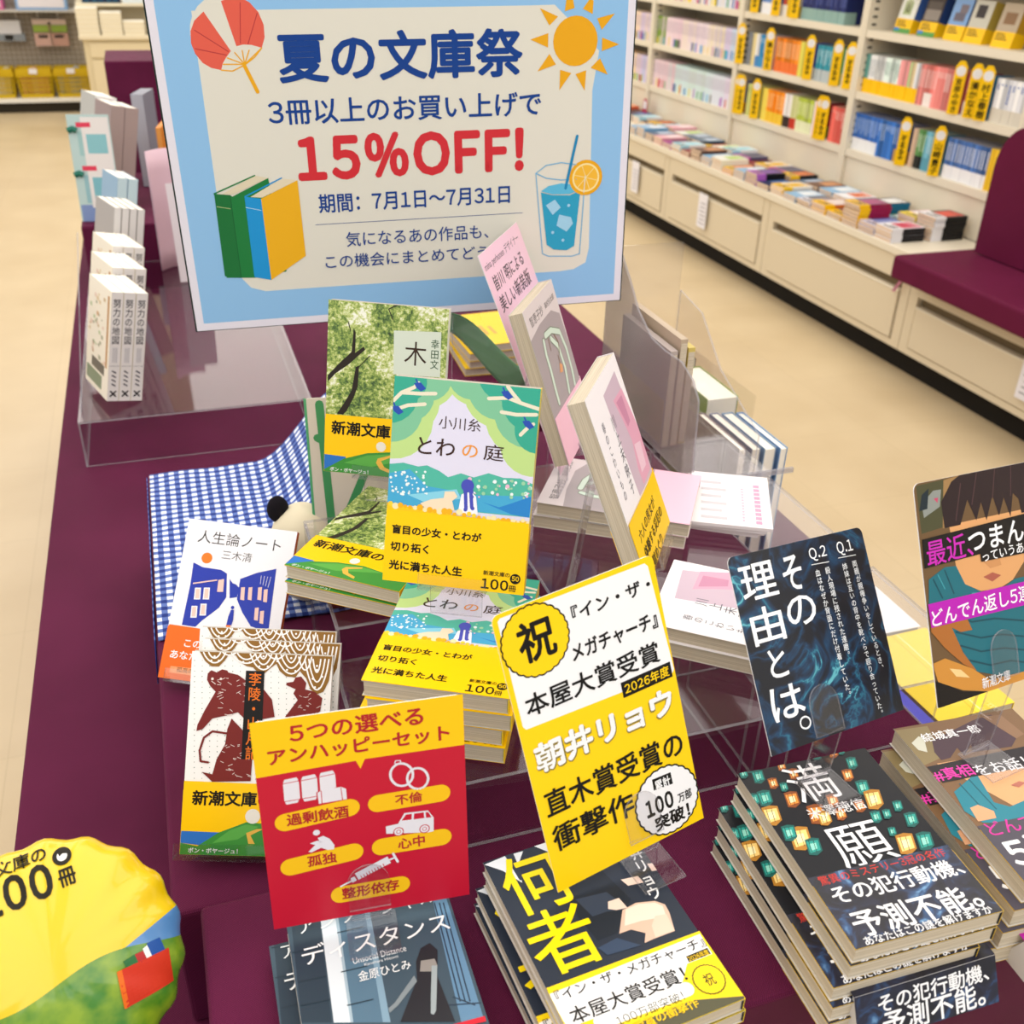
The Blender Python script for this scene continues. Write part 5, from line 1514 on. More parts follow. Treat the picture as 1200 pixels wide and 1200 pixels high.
  ('l','#f2f0ee',1.1,[(33.7,0.4),(34.9,2),(36,3),(37.2,3.8),(38.3,4.3),(39.5,4.6),(40.6,4.7),(41.7,4.6),(42.8,4.2),(43.8,3.6),(44.9,2.7),(45.9,1.7),(47,0)]),
  ('l','#f2f0ee',1.1,[(43.2,0.6),(45.1,4.7),(46.9,7.4),(48.6,9.4),(50.3,10.8),(52,11.6),(53.7,11.9),(55.3,11.5),(56.9,10.6),(58.5,9.1),(60,7),(61.5,4.3),(62.9,0)]),
  ('l','#f2f0ee',1.1,[(47,0.5),(48.2,3.3),(49.3,5),(50.3,6.3),(51.4,7.3),(52.4,7.9),(53.5,8),(54.5,7.8),(55.4,7.2),(56.4,6.2),(57.3,4.8),(58.2,2.9),(59.1,0.1)]),
  ('l','#f2f0ee',1.1,[(50.5,0.4),(51,1.6),(51.4,2.5),(51.9,3.1),(52.4,3.5),(52.8,3.8),(53.2,3.8),(53.6,3.7),(54.1,3.4),(54.4,3),(54.8,2.3),(55.2,1.5),(55.6,0.2)]),
  ('l','#f2f0ee',1.1,[(62.3,0.3),(64.5,5.4),(66.6,8.7),(68.6,11.1),(70.6,12.9),(72.6,13.9),(74.6,14.2),(76.5,13.8),(78.3,12.6),(80.1,10.8),(81.9,8.2),(83.7,4.9),(85.3,-0.4)]),
  ('l','#f2f0ee',1.1,[(66.1,0.2),(67.6,3.8),(69,6.1),(70.4,7.8),(71.7,9.1),(73,9.8),(74.3,10),(75.6,9.7),(76.8,8.9),(78,7.6),(79.2,5.8),(80.4,3.4),(81.4,-0.3)]),
  ('l','#f2f0ee',1.1,[(69.9,0.1),(70.7,2.2),(71.4,3.5),(72.1,4.5),(72.8,5.2),(73.4,5.7),(74.1,5.8),(74.7,5.6),(75.3,5.2),(75.9,4.4),(76.5,3.4),(77.1,2),(77.6,-0.1)]),
  ('l','#f2f0ee',1.1,[(84.2,2.9),(86.2,11.2),(88,16.5),(89.7,20.5),(91.3,23.4),(92.9,25.1),(94.5,25.6),(95.9,25),(97.4,23.2),(98.7,20.3),(100,16.2),(101.2,10.8),(102.2,2.4)]),
  ('l','#f2f0ee',1.1,[(87.1,2.8),(88.4,9),(89.7,12.9),(90.9,15.8),(92,18),(93.1,19.2),(94.1,19.7),(95.1,19.2),(96.1,17.9),(97,15.7),(97.8,12.6),(98.6,8.7),(99.3,2.4)]),
  ('l','#f2f0ee',1.1,[(90.3,2.7),(91,6.2),(91.6,8.5),(92.2,10.2),(92.7,11.4),(93.2,12.1),(93.7,12.4),(94.2,12.1),(94.6,11.3),(95.1,10.1),(95.4,8.4),(95.8,6.1),(96.1,2.5)]),
  ('l','#f2f0ee',1.1,[(56.2,-0.4),(57.3,1),(58.4,2),(59.5,2.7),(60.6,3.2),(61.7,3.5),(62.8,3.6),(63.8,3.4),(64.9,3.1),(65.9,2.5),(66.9,1.7),(67.9,0.7),(68.9,-0.8)]),
  ('l','#f2f0ee',1.1,[(22.3,-0.4),(23.2,0.5),(24.1,1.1),(25.1,1.5),(26,1.8),(26.9,2),(27.8,2),(28.7,1.9),(29.5,1.7),(30.4,1.4),(31.3,0.9),(32.1,0.3),(33,-0.7)]),
  ('l','#f2f0ee',1.1,[(79.5,1.4),(80.5,4.9),(81.4,7.2),(82.3,8.8),(83.1,10),(84,10.8),(84.8,11),(85.6,10.7),(86.4,10),(87.1,8.7),(87.8,7),(88.5,4.7),(89.1,1.1)]),
  ('c','#f2f0ee',16.8,3.3,0.8),
  ('c','#f2f0ee',14.6,6.6,0.8),
  ('c','#f2f0ee',20.1,6.4,0.8),
  ('c','#f2f0ee',38.3,6.7,0.8),
  ('c','#f2f0ee',43.1,7,0.8),
  ('c','#f2f0ee',53.1,1.9,0.8),
  ('c','#f2f0ee',50.4,9.6,0.8),
  ('c','#f2f0ee',56.7,9.4,0.8),
  ('c','#f2f0ee',71.2,11.4,0.8),
  ('c','#f2f0ee',77.6,12,0.8),
  ('c','#f2f0ee',73.9,2.4,0.8),
  ('c','#f2f0ee',92.8,23.7,0.8),
  ('c','#f2f0ee',96,24.5,0.8),
  ('c','#f2f0ee',90.8,17.3,0.8),
  ('c','#f2f0ee',97.9,15.5,0.8),
  ('c','#f2f0ee',93.5,7.5,0.8),
  ('c','#f2f0ee',93.6,10.7,0.9),
  ('c','#f2f0ee',63.7,5.1,0.8),
  ('c','#f2f0ee',30.9,1,0.8),
  ('p','#74231f',[(12.5,16.3),(15.1,13.8),(19.1,15.3),(22.9,12.8),(26.8,13.5),(27.7,15),(34.9,16.5),(43.1,21.9),(54.5,26.4),(61.3,34.3),(64,47.1),(55.8,48.9),(43.2,50.8),(36.5,44.5),(28.8,47.1),(17.9,49.8),(11.3,57.9),(6.7,59.6),(7.2,54.8),(12.1,43.5),(17,33.8),(19.1,29.7),(15,25.8),(12.3,21.1)]),
  ('p','#74231f',[(32.1,49.4),(40.4,57.3),(49.2,73.2),(48.9,95.6),(20.6,96.9),(12.4,89.8),(20.3,91.3),(22.8,80.1),(28.4,68.7),(29.4,57.5)]),
  ('l','#74231f',1.6,[(30.3,60.7),(18.5,59.4),(12.5,64.3),(9.9,73.9),(11.1,81.9),(16.7,82.6)]),
  ('p','#74231f',[(76,40.4),(80.5,33.8),(77,29),(78.4,25.7),(71,22.7),(71.7,21.1),(76.5,20.1),(77.9,16.9),(81.9,15.9),(86.2,20.7),(85.6,25.6),(92.9,27),(98.8,31.7),(97.8,41.5),(90.9,48.1),(71.6,46.9)]),
  ('l','#e9dcd6',0.35,[(36,29.6),(38,31.2)]),
  ('l','#e9dcd6',0.35,[(20.4,33.8),(24.1,31.8)]),
  ('l','#e9dcd6',0.35,[(39.5,36.6),(41.2,36)]),
  ('l','#e9dcd6',0.35,[(44.4,31.7),(47.8,30.1)]),
  ('l','#e9dcd6',0.35,[(27.7,22.3),(30.7,24.1)]),
  ('l','#e9dcd6',0.35,[(41,41.1),(43.7,42.1)]),
  ('l','#e9dcd6',0.35,[(23.3,27.6),(26.6,28.5)]),
  ('l','#e9dcd6',0.35,[(34.1,21.4),(36.2,20.1)]),
  ('l','#e9dcd6',0.35,[(30.4,42.4),(32.5,44.1)]),
  ('l','#e9dcd6',0.35,[(49.9,20),(52.5,19.9)]),
  ('l','#e9dcd6',0.35,[(20.8,31.5),(24.6,29.7)]),
  ('l','#e9dcd6',0.35,[(40.2,22.2),(43.3,23.9)]),
  ('l','#e9dcd6',0.35,[(26.3,19.3),(28.1,19.5)]),
  ('l','#e9dcd6',0.35,[(20,21.7),(23,23.5)]),
  ('l','#e9dcd6',0.35,[(34.5,30.4),(37.6,28.5)]),
  ('l','#e9dcd6',0.35,[(39.7,23.7),(42.9,25.7)]),
  ('l','#e9dcd6',0.35,[(22.1,35.2),(25.1,33.6)]),
  ('l','#e9dcd6',0.35,[(30.2,47.7),(34.2,45.9)]),
  ('l','#e9dcd6',0.35,[(45.3,46.1),(47.5,46.6)]),
  ('l','#e9dcd6',0.35,[(21.4,29.8),(24.7,30.1)]),
  ('l','#e9dcd6',0.35,[(46.3,21.1),(48.9,22.6)]),
  ('l','#e9dcd6',0.35,[(40.3,31.8),(43,33.9)]),
  ('l','#e9dcd6',0.35,[(39.2,19.3),(42.8,18.4)]),
  ('l','#e9dcd6',0.35,[(34.7,25),(37.3,24.2)]),
  ('l','#e9dcd6',0.35,[(23.4,37.4),(25.3,38.6)]),
  ('l','#e9dcd6',0.35,[(21.5,41.8),(25.1,41.7)]),
  ('l','#e9dcd6',0.35,[(44.3,25.8),(47.8,25.4)]),
  ('l','#e9dcd6',0.35,[(28.9,46.9),(31.4,46.2)]),
  ('l','#e9dcd6',0.35,[(49.8,29.2),(53,27.6)]),
  ('l','#e9dcd6',0.35,[(49,26),(50.8,28.1)]),
  ('l','#e9dcd6',0.35,[(26.8,46.4),(30.9,46.8)]),
  ('l','#e9dcd6',0.35,[(19.8,21),(21.9,20.5)]),
  ('l','#e9dcd6',0.35,[(42.1,46.6),(44.5,45)]),
  ('l','#e9dcd6',0.35,[(39,22.7),(40.8,22.9)]),
  ('l','#e9dcd6',0.35,[(43.5,20.5),(46.3,21.4)]),
  ('l','#e9dcd6',0.35,[(46.4,29.6),(50.2,28.1)]),
  ('l','#e9dcd6',0.35,[(45.4,40.9),(49.2,40.8)]),
  ('l','#e9dcd6',0.35,[(22.8,20.6),(25.6,19.1)]),
  ('l','#e9dcd6',0.35,[(41.3,21.1),(44.8,19.8)]),
  ('l','#e9dcd6',0.35,[(20,24.4),(22.8,24.5)]),
  ('l','#e9dcd6',0.35,[(32.6,68.9),(35.5,70.2)]),
  ('l','#e9dcd6',0.35,[(37.2,90.9),(38.9,92.5)]),
  ('l','#e9dcd6',0.35,[(44.6,79.3),(47.6,79.4)]),
  ('l','#e9dcd6',0.35,[(44.3,65.5),(47.5,65.6)]),
  ('l','#e9dcd6',0.35,[(31.5,84.8),(34.8,83.4)]),
  ('l','#e9dcd6',0.35,[(40.2,76.8),(43,77.2)]),
  ('l','#e9dcd6',0.35,[(25.6,81.4),(28.2,82.5)]),
  ('l','#e9dcd6',0.35,[(30.1,87.6),(33.5,88)]),
  ('l','#e9dcd6',0.35,[(43.5,64.7),(46.6,65)]),
  ('l','#e9dcd6',0.35,[(39.6,75.5),(41.3,74.4)]),
  ('l','#e9dcd6',0.35,[(37.6,69),(39.3,68.5)]),
  ('l','#e9dcd6',0.35,[(35,79.3),(36.7,80.1)]),
  ('l','#e9dcd6',0.35,[(32.3,86.4),(34,87.9)]),
  ('l','#e9dcd6',0.35,[(38.5,91.9),(42.6,92.9)]),
  ('l','#e9dcd6',0.35,[(26.4,74),(28.6,74.9)]),
  ('l','#e9dcd6',0.35,[(28.2,70.3),(30,69.1)]),
  ('l','#e9dcd6',0.35,[(46.5,91.8),(49,92.5)]),
  ('l','#e9dcd6',0.35,[(35,78.9),(37.5,79.3)]),
  ('l','#e9dcd6',0.35,[(29.2,71.3),(32.1,70.3)]),
  ('l','#e9dcd6',0.35,[(35,91),(36.6,89.7)]),
  ('l','#e9dcd6',0.35,[(41.8,65.3),(44.1,66.4)]),
  ('l','#e9dcd6',0.35,[(37.6,70.1),(39.3,69.4)]),
  ('l','#e9dcd6',0.35,[(31.6,86.9),(35.7,87.8)]),
  ('l','#e9dcd6',0.35,[(45.6,90.5),(49.4,91.8)]),
  ('l','#e9dcd6',0.35,[(45.7,66.3),(48,65.5)]),
  ('l','#e9dcd6',0.35,[(38,77.9),(40.6,79)]),
  ('l','#e9dcd6',0.3,[(85.8,31.8),(87.7,31.1)]),
  ('l','#e9dcd6',0.3,[(87.2,37.7),(89.2,37.8)]),
  ('l','#e9dcd6',0.3,[(86.5,31.5),(88.4,31.1)]),
  ('l','#e9dcd6',0.3,[(84.5,31.3),(86.4,31.4)]),
  ('l','#e9dcd6',0.3,[(82.5,39.2),(84.4,39.7)]),
  ('l','#e9dcd6',0.3,[(81.5,38),(83.4,37.4)]),
  ('l','#e9dcd6',0.3,[(87,37.6),(88.9,38.4)]),
  ('l','#e9dcd6',0.3,[(94.8,39.3),(96.7,38.3)]),
  ('l','#e9dcd6',0.3,[(88.4,33.6),(90.3,32)]),
  ('l','#e9dcd6',0.3,[(88.7,35.6),(90.7,36.7)]),
  ('l','#e9dcd6',0.3,[(85,41),(86.9,41)]),
  ('l','#e9dcd6',0.3,[(80.9,39.4),(82.8,38.6)]),
  ('l','#e9dcd6',0.3,[(88.1,29.8),(89.9,28.1)]),
  ('l','#e9dcd6',0.3,[(94.9,29.2),(96.8,28)]),
  ('l','#e9dcd6',0.3,[(81.5,30.3),(83.5,31.3)]),
  ('l','#e9dcd6',0.3,[(96.7,38),(98.6,37.6)]),
  ('l','#e9dcd6',0.5,[(15.5,21.8),(18.8,24.1)]),
  ('c','#e9dcd6',16.2,20.2,1),
  ('c','#e9dcd6',22.5,20,0.9),
  ('p','#14100e',[(40.7,13.1),(54.5,13),(55.6,79.5),(41,79.4)]),
  ('v','李陵・山月記','#e8721a',0.01,47.8,14,48.4,80.4),
  ('p','#fbc80c',[(-0.5,96.7),(106.6,98),(105.5,151.3),(-0.4,151.3)]),
  ('t','新潮文庫の','#15120f',0.035,6.6,103.9,65.8,113.9),
  ('p','#2f72c4',[(0.1,133.7),(32.2,134.2),(20.2,144.7),(-0.2,142.4)]),
  ('p','#3f8f3c',[(-0.2,142.4),(12.4,144.7),(27.5,134.3),(47.5,126.1),(69.8,127.5),(104.5,133.6),(105.5,151.3),(-0.3,151.3)]),
  ('p','#5aa84a',[(23.2,142.3),(35.2,132.6),(47.6,127.7),(57.1,129.2),(41.9,138.9)]),
  ('p','#e2b24c',[(47.9,134.1),(55.7,130.8),(60.4,130.8),(51.2,135.7),(54.7,142),(50,142.1)]),
  ('c','#e8e4da',52,121.6,5.5),
  ('t','ボン・ボヤージュ！','#f4f4f6',0.02,5.9,145.9,42.5,149.5),
 ],
 'pink': [
  ('r','#f3c8da',0,0,140,350),
  ('t','mina perhonen デザイナー','#4a3a40',0.0,5.9,12.3,126.2,15.7),
  ('t','皆川 明による','#4a3a40',0.004,14.2,27.1,118.2,38.6),
  ('t','美しい新装版','#4a3a40',0.004,10.9,47.4,120.6,60.1),
 ],
 'chieko': [
  ('r','#d9cfd0',0,0,105,151),
  ('p','#a99fa2',[(-0.1,27),(34.7,22.7),(77.6,22.7),(100.3,32.9),(106.1,79.7),(103.1,125),(44.3,130.4),(-15.5,103.4)]),
  ('t','智恵子抄','#4a4648',0.0,11.6,10.2,54.5,18.1),
  ('t','高村光太郎','#4a4648',0.0,63,12.5,96.9,15.9),
  ('l','#7d8a78',7.5,[(40.8,35.8),(61,37.1),(84.3,46.6),(90.6,66.5),(89,88.4),(83.1,109)]),
  ('l','#cfe0d2',5.5,[(40.8,35.8),(61,37.1),(84.3,46.6),(90.6,66.5),(89,88.4),(83.1,109)]),
  ('l','#7d8a78',7.5,[(32.4,38.5),(28.7,51.1),(28.7,65.2),(26.4,81.4),(25.2,96.8)]),
  ('l','#cfe0d2',5.5,[(32.4,38.5),(28.7,51.1),(28.7,65.2),(26.4,81.4),(25.2,96.8)]),
  ('l','#7d8a78',7.5,[(54,43.2),(68.1,55.4),(70.5,78.3),(62.2,100.4)]),
  ('l','#cfe0d2',5.5,[(54,43.2),(68.1,55.4),(70.5,78.3),(62.2,100.4)]),
  ('l','#8a7058',1.6,[(46.2,40.5),(44.7,51.3)]),
  ('l','#8a7058',1.6,[(65.5,43),(71.7,52.3),(66.1,62)]),
  ('l','#8a7058',1.6,[(59.7,62.5),(59.9,77.2)]),
  ('p','#e0a070',[(57.8,69.1),(64.7,73.1),(60.7,79),(51.5,76.9)]),
  ('p','#f0c0d2',[(3.8,113),(115.8,119.2),(147.8,177.1),(-7.4,168.9)]),
 ],
 'haru': [
  ('r','#f2eef2',0,0,105,151),
  ('p','#cbb6c6',[(44,13.3),(90.5,10.5),(107.1,104.1),(51.3,100.3)]),
  ('p','#dfa6be',[(63.5,24.9),(94.2,26),(101.5,50.2),(109.2,78),(100.7,99.3),(71.1,99.5),(69.4,84.7),(77.6,64.3),(70.8,42.8)]),
  ('p','#c88aa8',[(69.2,28.8),(88.3,29.6),(89.4,52.1),(79.2,53)]),
  ('p','#e9c6d6',[(79.4,68.4),(98.4,73.3),(93.4,92.3),(76.1,91.3)]),
  ('v','春のこわいもの','#6a6a74',0.0,20.5,25.2,17.2,87.5),
  ('v','川上未映子','#6a6a74',0.0,47.7,30,38.6,92.2),
  ('p','#fccd08',[(0.7,98.9),(107.1,104.1),(108.2,157.8),(11.9,161),(-0.6,125)]),
  ('t','六人の男女が','#15120f',0.01,15,115,80.1,120.4),
  ('t','体験する災厄の','#15120f',0.01,14.9,128.6,91.4,134.9),
  ('t','地獄めぐり','#15120f',0.01,16.9,142.8,69.6,149.1),
 ],
}
# ---------------------------------------------------------------- the shop
f = MB(); f.box(-4.5, 3.4, -2.0, 12.2, -0.1, 0.0, '@floor'); structure('floor', f)
f = MB(); f.box(3.3, 3.4, -2.0, 12.2, 0, 2.8, M('#e6dfcf', 0.8)); structure('wall_right', f)
f = MB(); f.box(-4.5, 3.4, 12.1, 12.2, 0, 2.8, M('#e6dfcf', 0.8)); structure('wall_back', f)
f = MB(); f.box(-4.5, 3.4, -2.0, 12.2, 2.8, 2.9, M('#f0efec', 0.9)); structure('ceiling', f)
CREAM = M('#dacdb2', 0.45); CREAM2 = M('#e4dbc6', 0.45); DARK = M('#1c1915', 0.8); GAP = M('#6f6047', 0.8)
PG = '@pages'
# ---- the wall bookcase: bays 1.05 m wide
YB = [3.10, 4.14, 5.19, 6.24, 7.29, 8.34]
BAYN = ['nearest', 'middle', 'far', 'farther', 'farthest']
SH = [-0.10, -0.345, -0.592, -0.832]        # top edges of the shelves
bays = []
for i in range(-1, 5):
    y0, y1 = (YB[i], YB[i + 1]) if i >= 0 else (2.05, 3.10)
    nm = ('bay beyond the bench backrest' if i < 0 else BAYN[i] + ' bay of the wall bookcase')
    b = thing('bookcase', 'cream steel bookcase with adjustable shelves, ' + nm, 'bookcase', mat=Matrix.Translation((3.1, (y0 + y1) / 2, up(-1.02))))
    cy = (y0 + y1) / 2
    def loc(o): o.location = (-3.1, -cy, -up(-1.02)); return o
    for yy in (y0, y1 - 0.022):
        m = MB(); m.box(2.975, 3.28, yy + 0.001, yy + 0.021, up(-1.02), up(0.62), CREAM2)
        for k in range(34):
            z = up(-0.84) + k * 0.03
            yy2 = yy + 0.0212 if yy == y0 else yy + 0.0008
            m.box(3.0, 3.022, yy2 - 0.0004, yy2 + 0.0004, z, z + 0.009, DARK)
        loc(m.build('upright', b))
    m = MB(); m.box(3.26, 3.28, y0 + 0.022, y1 - 0.022, up(-1.02), up(0.62), CREAM); loc(m.build('back_panel', b))
    for z in SH + [0.15]:
        m = MB(); m.box(2.98, 3.26, y0 + 0.0225, y1 - 0.0225, up(z - 0.03), up(z), CREAM2); loc(m.build('shelf', b))
    m = MB(); m.box(2.992, 3.01, y0 + 0.0225, y1 - 0.0225, up(-1.02), up(-0.863), CREAM2); loc(m.build('fascia', b))
# ---- the base cabinets with big drawers
CT = -1.02
for i, (y0, y1, bench) in enumerate(((1.02, 2.06, True), (2.06, 3.10, True), (3.10, 4.14, False), (4.14, 5.18, False), (5.18, 6.22, False), (6.22, 7.26, False), (7.26, 8.34, False))):
    top = CT - (0.03 if bench else 0)
    cy = (y0 + y1) / 2
    lab = ('cream drawer cabinet under the near half of the maroon bench seat' if i == 0 else 'cream drawer cabinet under the end of the maroon bench seat') if bench else 'cream drawer cabinet under the book counter, %s from the bench' % ordinal(i - 1)
    b = thing('drawer_cabinet', lab, 'cabinet', mat=Matrix.Translation((2.8, cy, 0)))
    def loc(o): o.location = (-2.8, -cy, 0); return o
    m = MB(); m.box(2.70, 2.985, y0 + .002, y1 - .002, 0.11, up(top) - 0.03, CREAM); m.box(2.642, 2.70, y0 + .002, y0 + 0.05, 0.11, up(top) - 0.03, CREAM); m.box(2.642, 2.70, y1 - 0.05, y1 - .002, 0.11, up(top) - 0.03, CREAM)
    m.box(2.642, 2.70, y0 + 0.05, y1 - 0.05, 0.11, 0.135, CREAM); loc(m.build('body', b))
    m = MB(); m.box(2.63, 2.985, y0, y1, up(top) - 0.03, up(top), CREAM2); m.box(2.638, 2.66, y0 + .05, y1 - .05, up(top) - 0.115, up(top) - 0.03, CREAM); loc(m.build('counter_top', b, bevel=0.003))
    m = MB(); m.box(2.636, 2.69, y0 + 0.058, y1 - 0.058, 0.14, up(top) - 0.15, CREAM); m.box(2.66, 2.70, y0 + 0.058, y1 - 0.058, up(top) - 0.15, up(top) - 0.115, GAP)
    m.box(2.634, 2.640, y0 + 0.058, y1 - 0.058, up(top) - 0.158, up(top) - 0.15, CREAM2); loc(m.build('drawer', b, bevel=0.002))
    m = MB(); m.box(2.72, 2.98, y0, y1, 0.0, 0.11, DARK); loc(m.build('plinth', b))
for (y, lab) in ((4.72, 'white paper tag hanging from the drawer slot nearer the sign'), (5.55, 'white paper tag hanging at the drawer edge right beside the sign'), (2.42, 'white printed paper tag hanging below the bench seat')):
    m = MB(); m.box(2.618, 2.62, y - 0.045, y + 0.045, up(CT) - 0.30, up(CT) - 0.13, M('#eceaf0', 0.6))
    for k in range(6): m.box(2.6175, 2.618, y - 0.034, y + 0.03 - 0.004 * (k % 3), up(CT) - 0.28 + k * 0.02, up(CT) - 0.275 + k * 0.02, M('#9a98a0'))
    tag(m.build('paper_tag'), lab, 'tag', 'paper tags on the drawers')
m = MB(); m.add([(2.615, 3.17, up(-1.175)), (2.615, 3.155, up(-1.175)), (2.622, 3.115, up(-1.10)), (2.622, 3.13, up(-1.10))], [(0, 1, 2, 3)], '#e79ab4'); m.prism([(2.615, 3.17, up(-1.175)), (2.615, 3.155, up(-1.175)), (2.622, 3.115, up(-1.10)), (2.622, 3.13, up(-1.10))], (0.002, 0, 0), '#e79ab4')
tag(m.build('pink_ribbon'), 'small pink ribbon poking out of the drawer beside the bench', 'ribbon')
# ---- the bench
VEL = '@velvet'
b = thing('bench', 'maroon upholstered bench cushion on the cabinet at right edge', 'bench', mat=Matrix.Translation((2.77, 2.0, up(-1.05))))
m = MB(); m.box(-0.25, 0.21, -0.98, 1.085, 0.0005, 0.045, VEL); m.box(-0.2505, -0.18, -0.98, 1.085, -0.04, 0.044, VEL); m.build('cushion', b, bevel=0.012)
t = thing('back_cushion', 'tall rounded maroon back cushion standing on the bench at right edge', 'cushion', mat=Matrix.Translation((2.9, 2.0, up(-1.0))))
pts = [(0, -0.95, 0), (0, 1.03, 0), (0, 1.035, 0.30)] + [(0, 1.035 - 0.13 * (1 - math.cos(a * math.pi / 16)), 0.30 + 0.155 * math.sin(a * math.pi / 16)) for a in range(1, 9)] + [(0, -0.95, 0.47)]
m = MB(); m.prism([(p[0] - 0.07, p[1], p[2]) for p in pts], (0.07, 0, 0), VEL); m.build('padded_back', t, bevel=0.02)
# ---- books standing on the shelves (spines towards the aisle)
_SP = {}
def spine_mesh(c, bot, hb, th, h, title):
    k = (c, bot, hb, th, h, title)
    if k in _SP: return _SP[k]
    m = MB(); m.box(0.0012, 0.105, 0.0012, th - 0.0012, 0.001, h - 0.001, PG)
    cm = M(c, 0.35); m.box(0, 0.105, 0, 0.0012, 0, h, cm); m.box(0, 0.105, th - 0.0012, th, 0, h, cm); m.box(0, 0.0012, 0.0012, th - 0.0012, 0, h, cm)
    if bot: m.box(-0.0004, 0.06, -0.0003, th + 0.0003, 0, hb, M(bot, 0.35))
    if title:
        z0 = h - 0.018; r = random.Random(len(_SP))
        while z0 > h * 0.45:
            dz = 0.0055; m.box(-0.0006, 0, th * 0.3, th * 0.7, z0 - dz, z0, M(title)); z0 -= 0.0075
            if r.random() < 0.08: break
    o = m.build('paperback'); me = o.data; bpy.data.objects.remove(o); _SP[k] = me
    return me
MASS = MB()
def absorb(me, loc, rz):
    R = Matrix.Translation(loc) @ Matrix.Rotation(rz, 4, 'Z'); o = len(MASS.v)
    MASS.v += [tuple(R @ p.co) for p in me.vertices]
    for p in me.polygons: MASS.f.append(tuple(o + i for i in p.vertices)); MASS.m.append(MASS.mi(me.materials[p.material_index]))
def divider(y, z, text, label):
    t = thing('author_divider', label, 'divider', 'yellow author dividers in the bookcase', Matrix.Translation((2.97, y, up(z) + .0005)) @ Matrix.Rotation(math.radians(38), 4, 'Z'))
    m = MB(); w, h = 44, 192
    m.prism([(0, w / 2000, 0.0), (0, -w / 2000, 0.0), (0, -w / 2000, h / 1000 - .02), (0, -0.009, h / 1000), (0, 0.009, h / 1000), (0, w / 2000, h / 1000 - 0.02)], (-0.0015, 0, 0), M('#f6c60c', 0.4))
    o = m.build('tab', t)
    m = MB(); pr = Print(m, w, h, 0.0)
    pr.disc('#e9e8e6', 22, 36, 18)
    if text: pr.column(text, '#2a2208', 0.035, 22, 62, 22, 62 + min(124, 31 * len(text)), 1.0)
    else: [pr.line('#3a300c', 4.5, [(13 + (q % 2) * 2, 74 + q * 7), (31 - (q % 3) * 3, 74 + q * 7)]) for q in range(14) if q % 4 != 3]; pr.line('#3a300c', 4, [(22, 74), (22, 166)])
    m.v = [(-0.0016 - z2, -x, y2 + h / 2000) for x, y2, z2 in m.v]
    m.build('printed_face', t)
    return t
def shade(c):
    k = random.choice((.84, .93, 1.0, 1.0, 1.07)); q = [int(c[i:i + 2], 16) for i in (1, 3, 5)]
    return '#%02x%02x%02x' % tuple(max(0, min(255, int(v * k + (6 if k > 1 else 0)))) for v in q)
def shelf_run(z, y_start, y_end, runs, where, grp, mass=False):
    y = y_start; cnt = {}
    tot = {}
    for r in runs:
        if r[0] != 'D': tot[r[1]] = tot.get(r[1], 0) + r[2]
    for r in runs:
        if r[0] == 'D':
            y -= 0.03
            divider(y + 0.013, z, r[1], r[2]); continue
        c, name, n, bot, th, h = r[:6]; title = r[6] if len(r) > 6 else None
        for i in range(n):
            y -= th + 0.0011
            if y < y_end: return
            cnt[name] = cnt.get(name, 0) + 1
            me = spine_mesh(shade(c), bot, 0.05 if bot != '#fbc70c' else 0.056, th, h, title)
            if mass:
                absorb(me, Vector((3.0 + random.uniform(0, .004), y, up(z) + .0002)), 0); continue
            o = bpy.data.objects.new('paperback', me); COL.objects.link(o)
            o.location = (3.0 + random.uniform(0, 0.004), y, up(z) + 0.0002)
            lab = ('only %s spine %s' % (name, where)) if tot[name] == 1 else '%s %s spine from the left %s' % (ordinal(cnt[name]), name, where)
            tag(o, lab, 'book', grp)
WR1, WR2 = 'on the nearest bay middle shelf', 'on the nearest bay bottom shelf'
YL = '#fbc70c'
R1 = [('#5f9a92', 'teal illustrated', 2, YL, .016, .152), ('#dfe2e2', 'pale grey', 7, YL, .014, .152, '#8a929a'), ('#d9e8e2', 'pale mint', 7, YL, .013, .152, '#7a9a90'), ('#eda0a0', 'soft pink', 4, YL, .014, .152), ('#a9c98a', 'leaf green', 1, YL, .012, .152), ('#e6d2a4', 'sand', 2, YL, .014, .152), ('#d5d7dc', 'silver', 2, YL, .014, .152),
      ('#ef8f8a', 'salmon', 3, None, .015, .152, '#f7d8d4'), ('#f08078', 'coral red', 3, '#f2e8e4', .014, .152, '#f7d8d4'), ('#ee8d88', 'rose', 10, None, .015, .152, '#f9e0dc'), ('D', '宮部みゆき', 'yellow author divider beside the rose spines, nearest bay'), ('#c02a52', 'crimson', 4, '#f1efef', .014, .152, '#f0c0d0'), ('D', '湊かなえ', 'yellow author divider beside the crimson spines, nearest bay'), ('#4aa0d8', 'sky blue', 2, None, .014, .152),
      ('D', '村上春樹', 'yellow author divider before the white spines, nearest bay'), ('#e8eaf0', 'plain white', 8, '#d8d2c4', .02, .152, '#4a6ab0')]
shelf_run(SH[2], 4.117, 3.125, R1, WR1, 'paperbacks on the nearest bay')
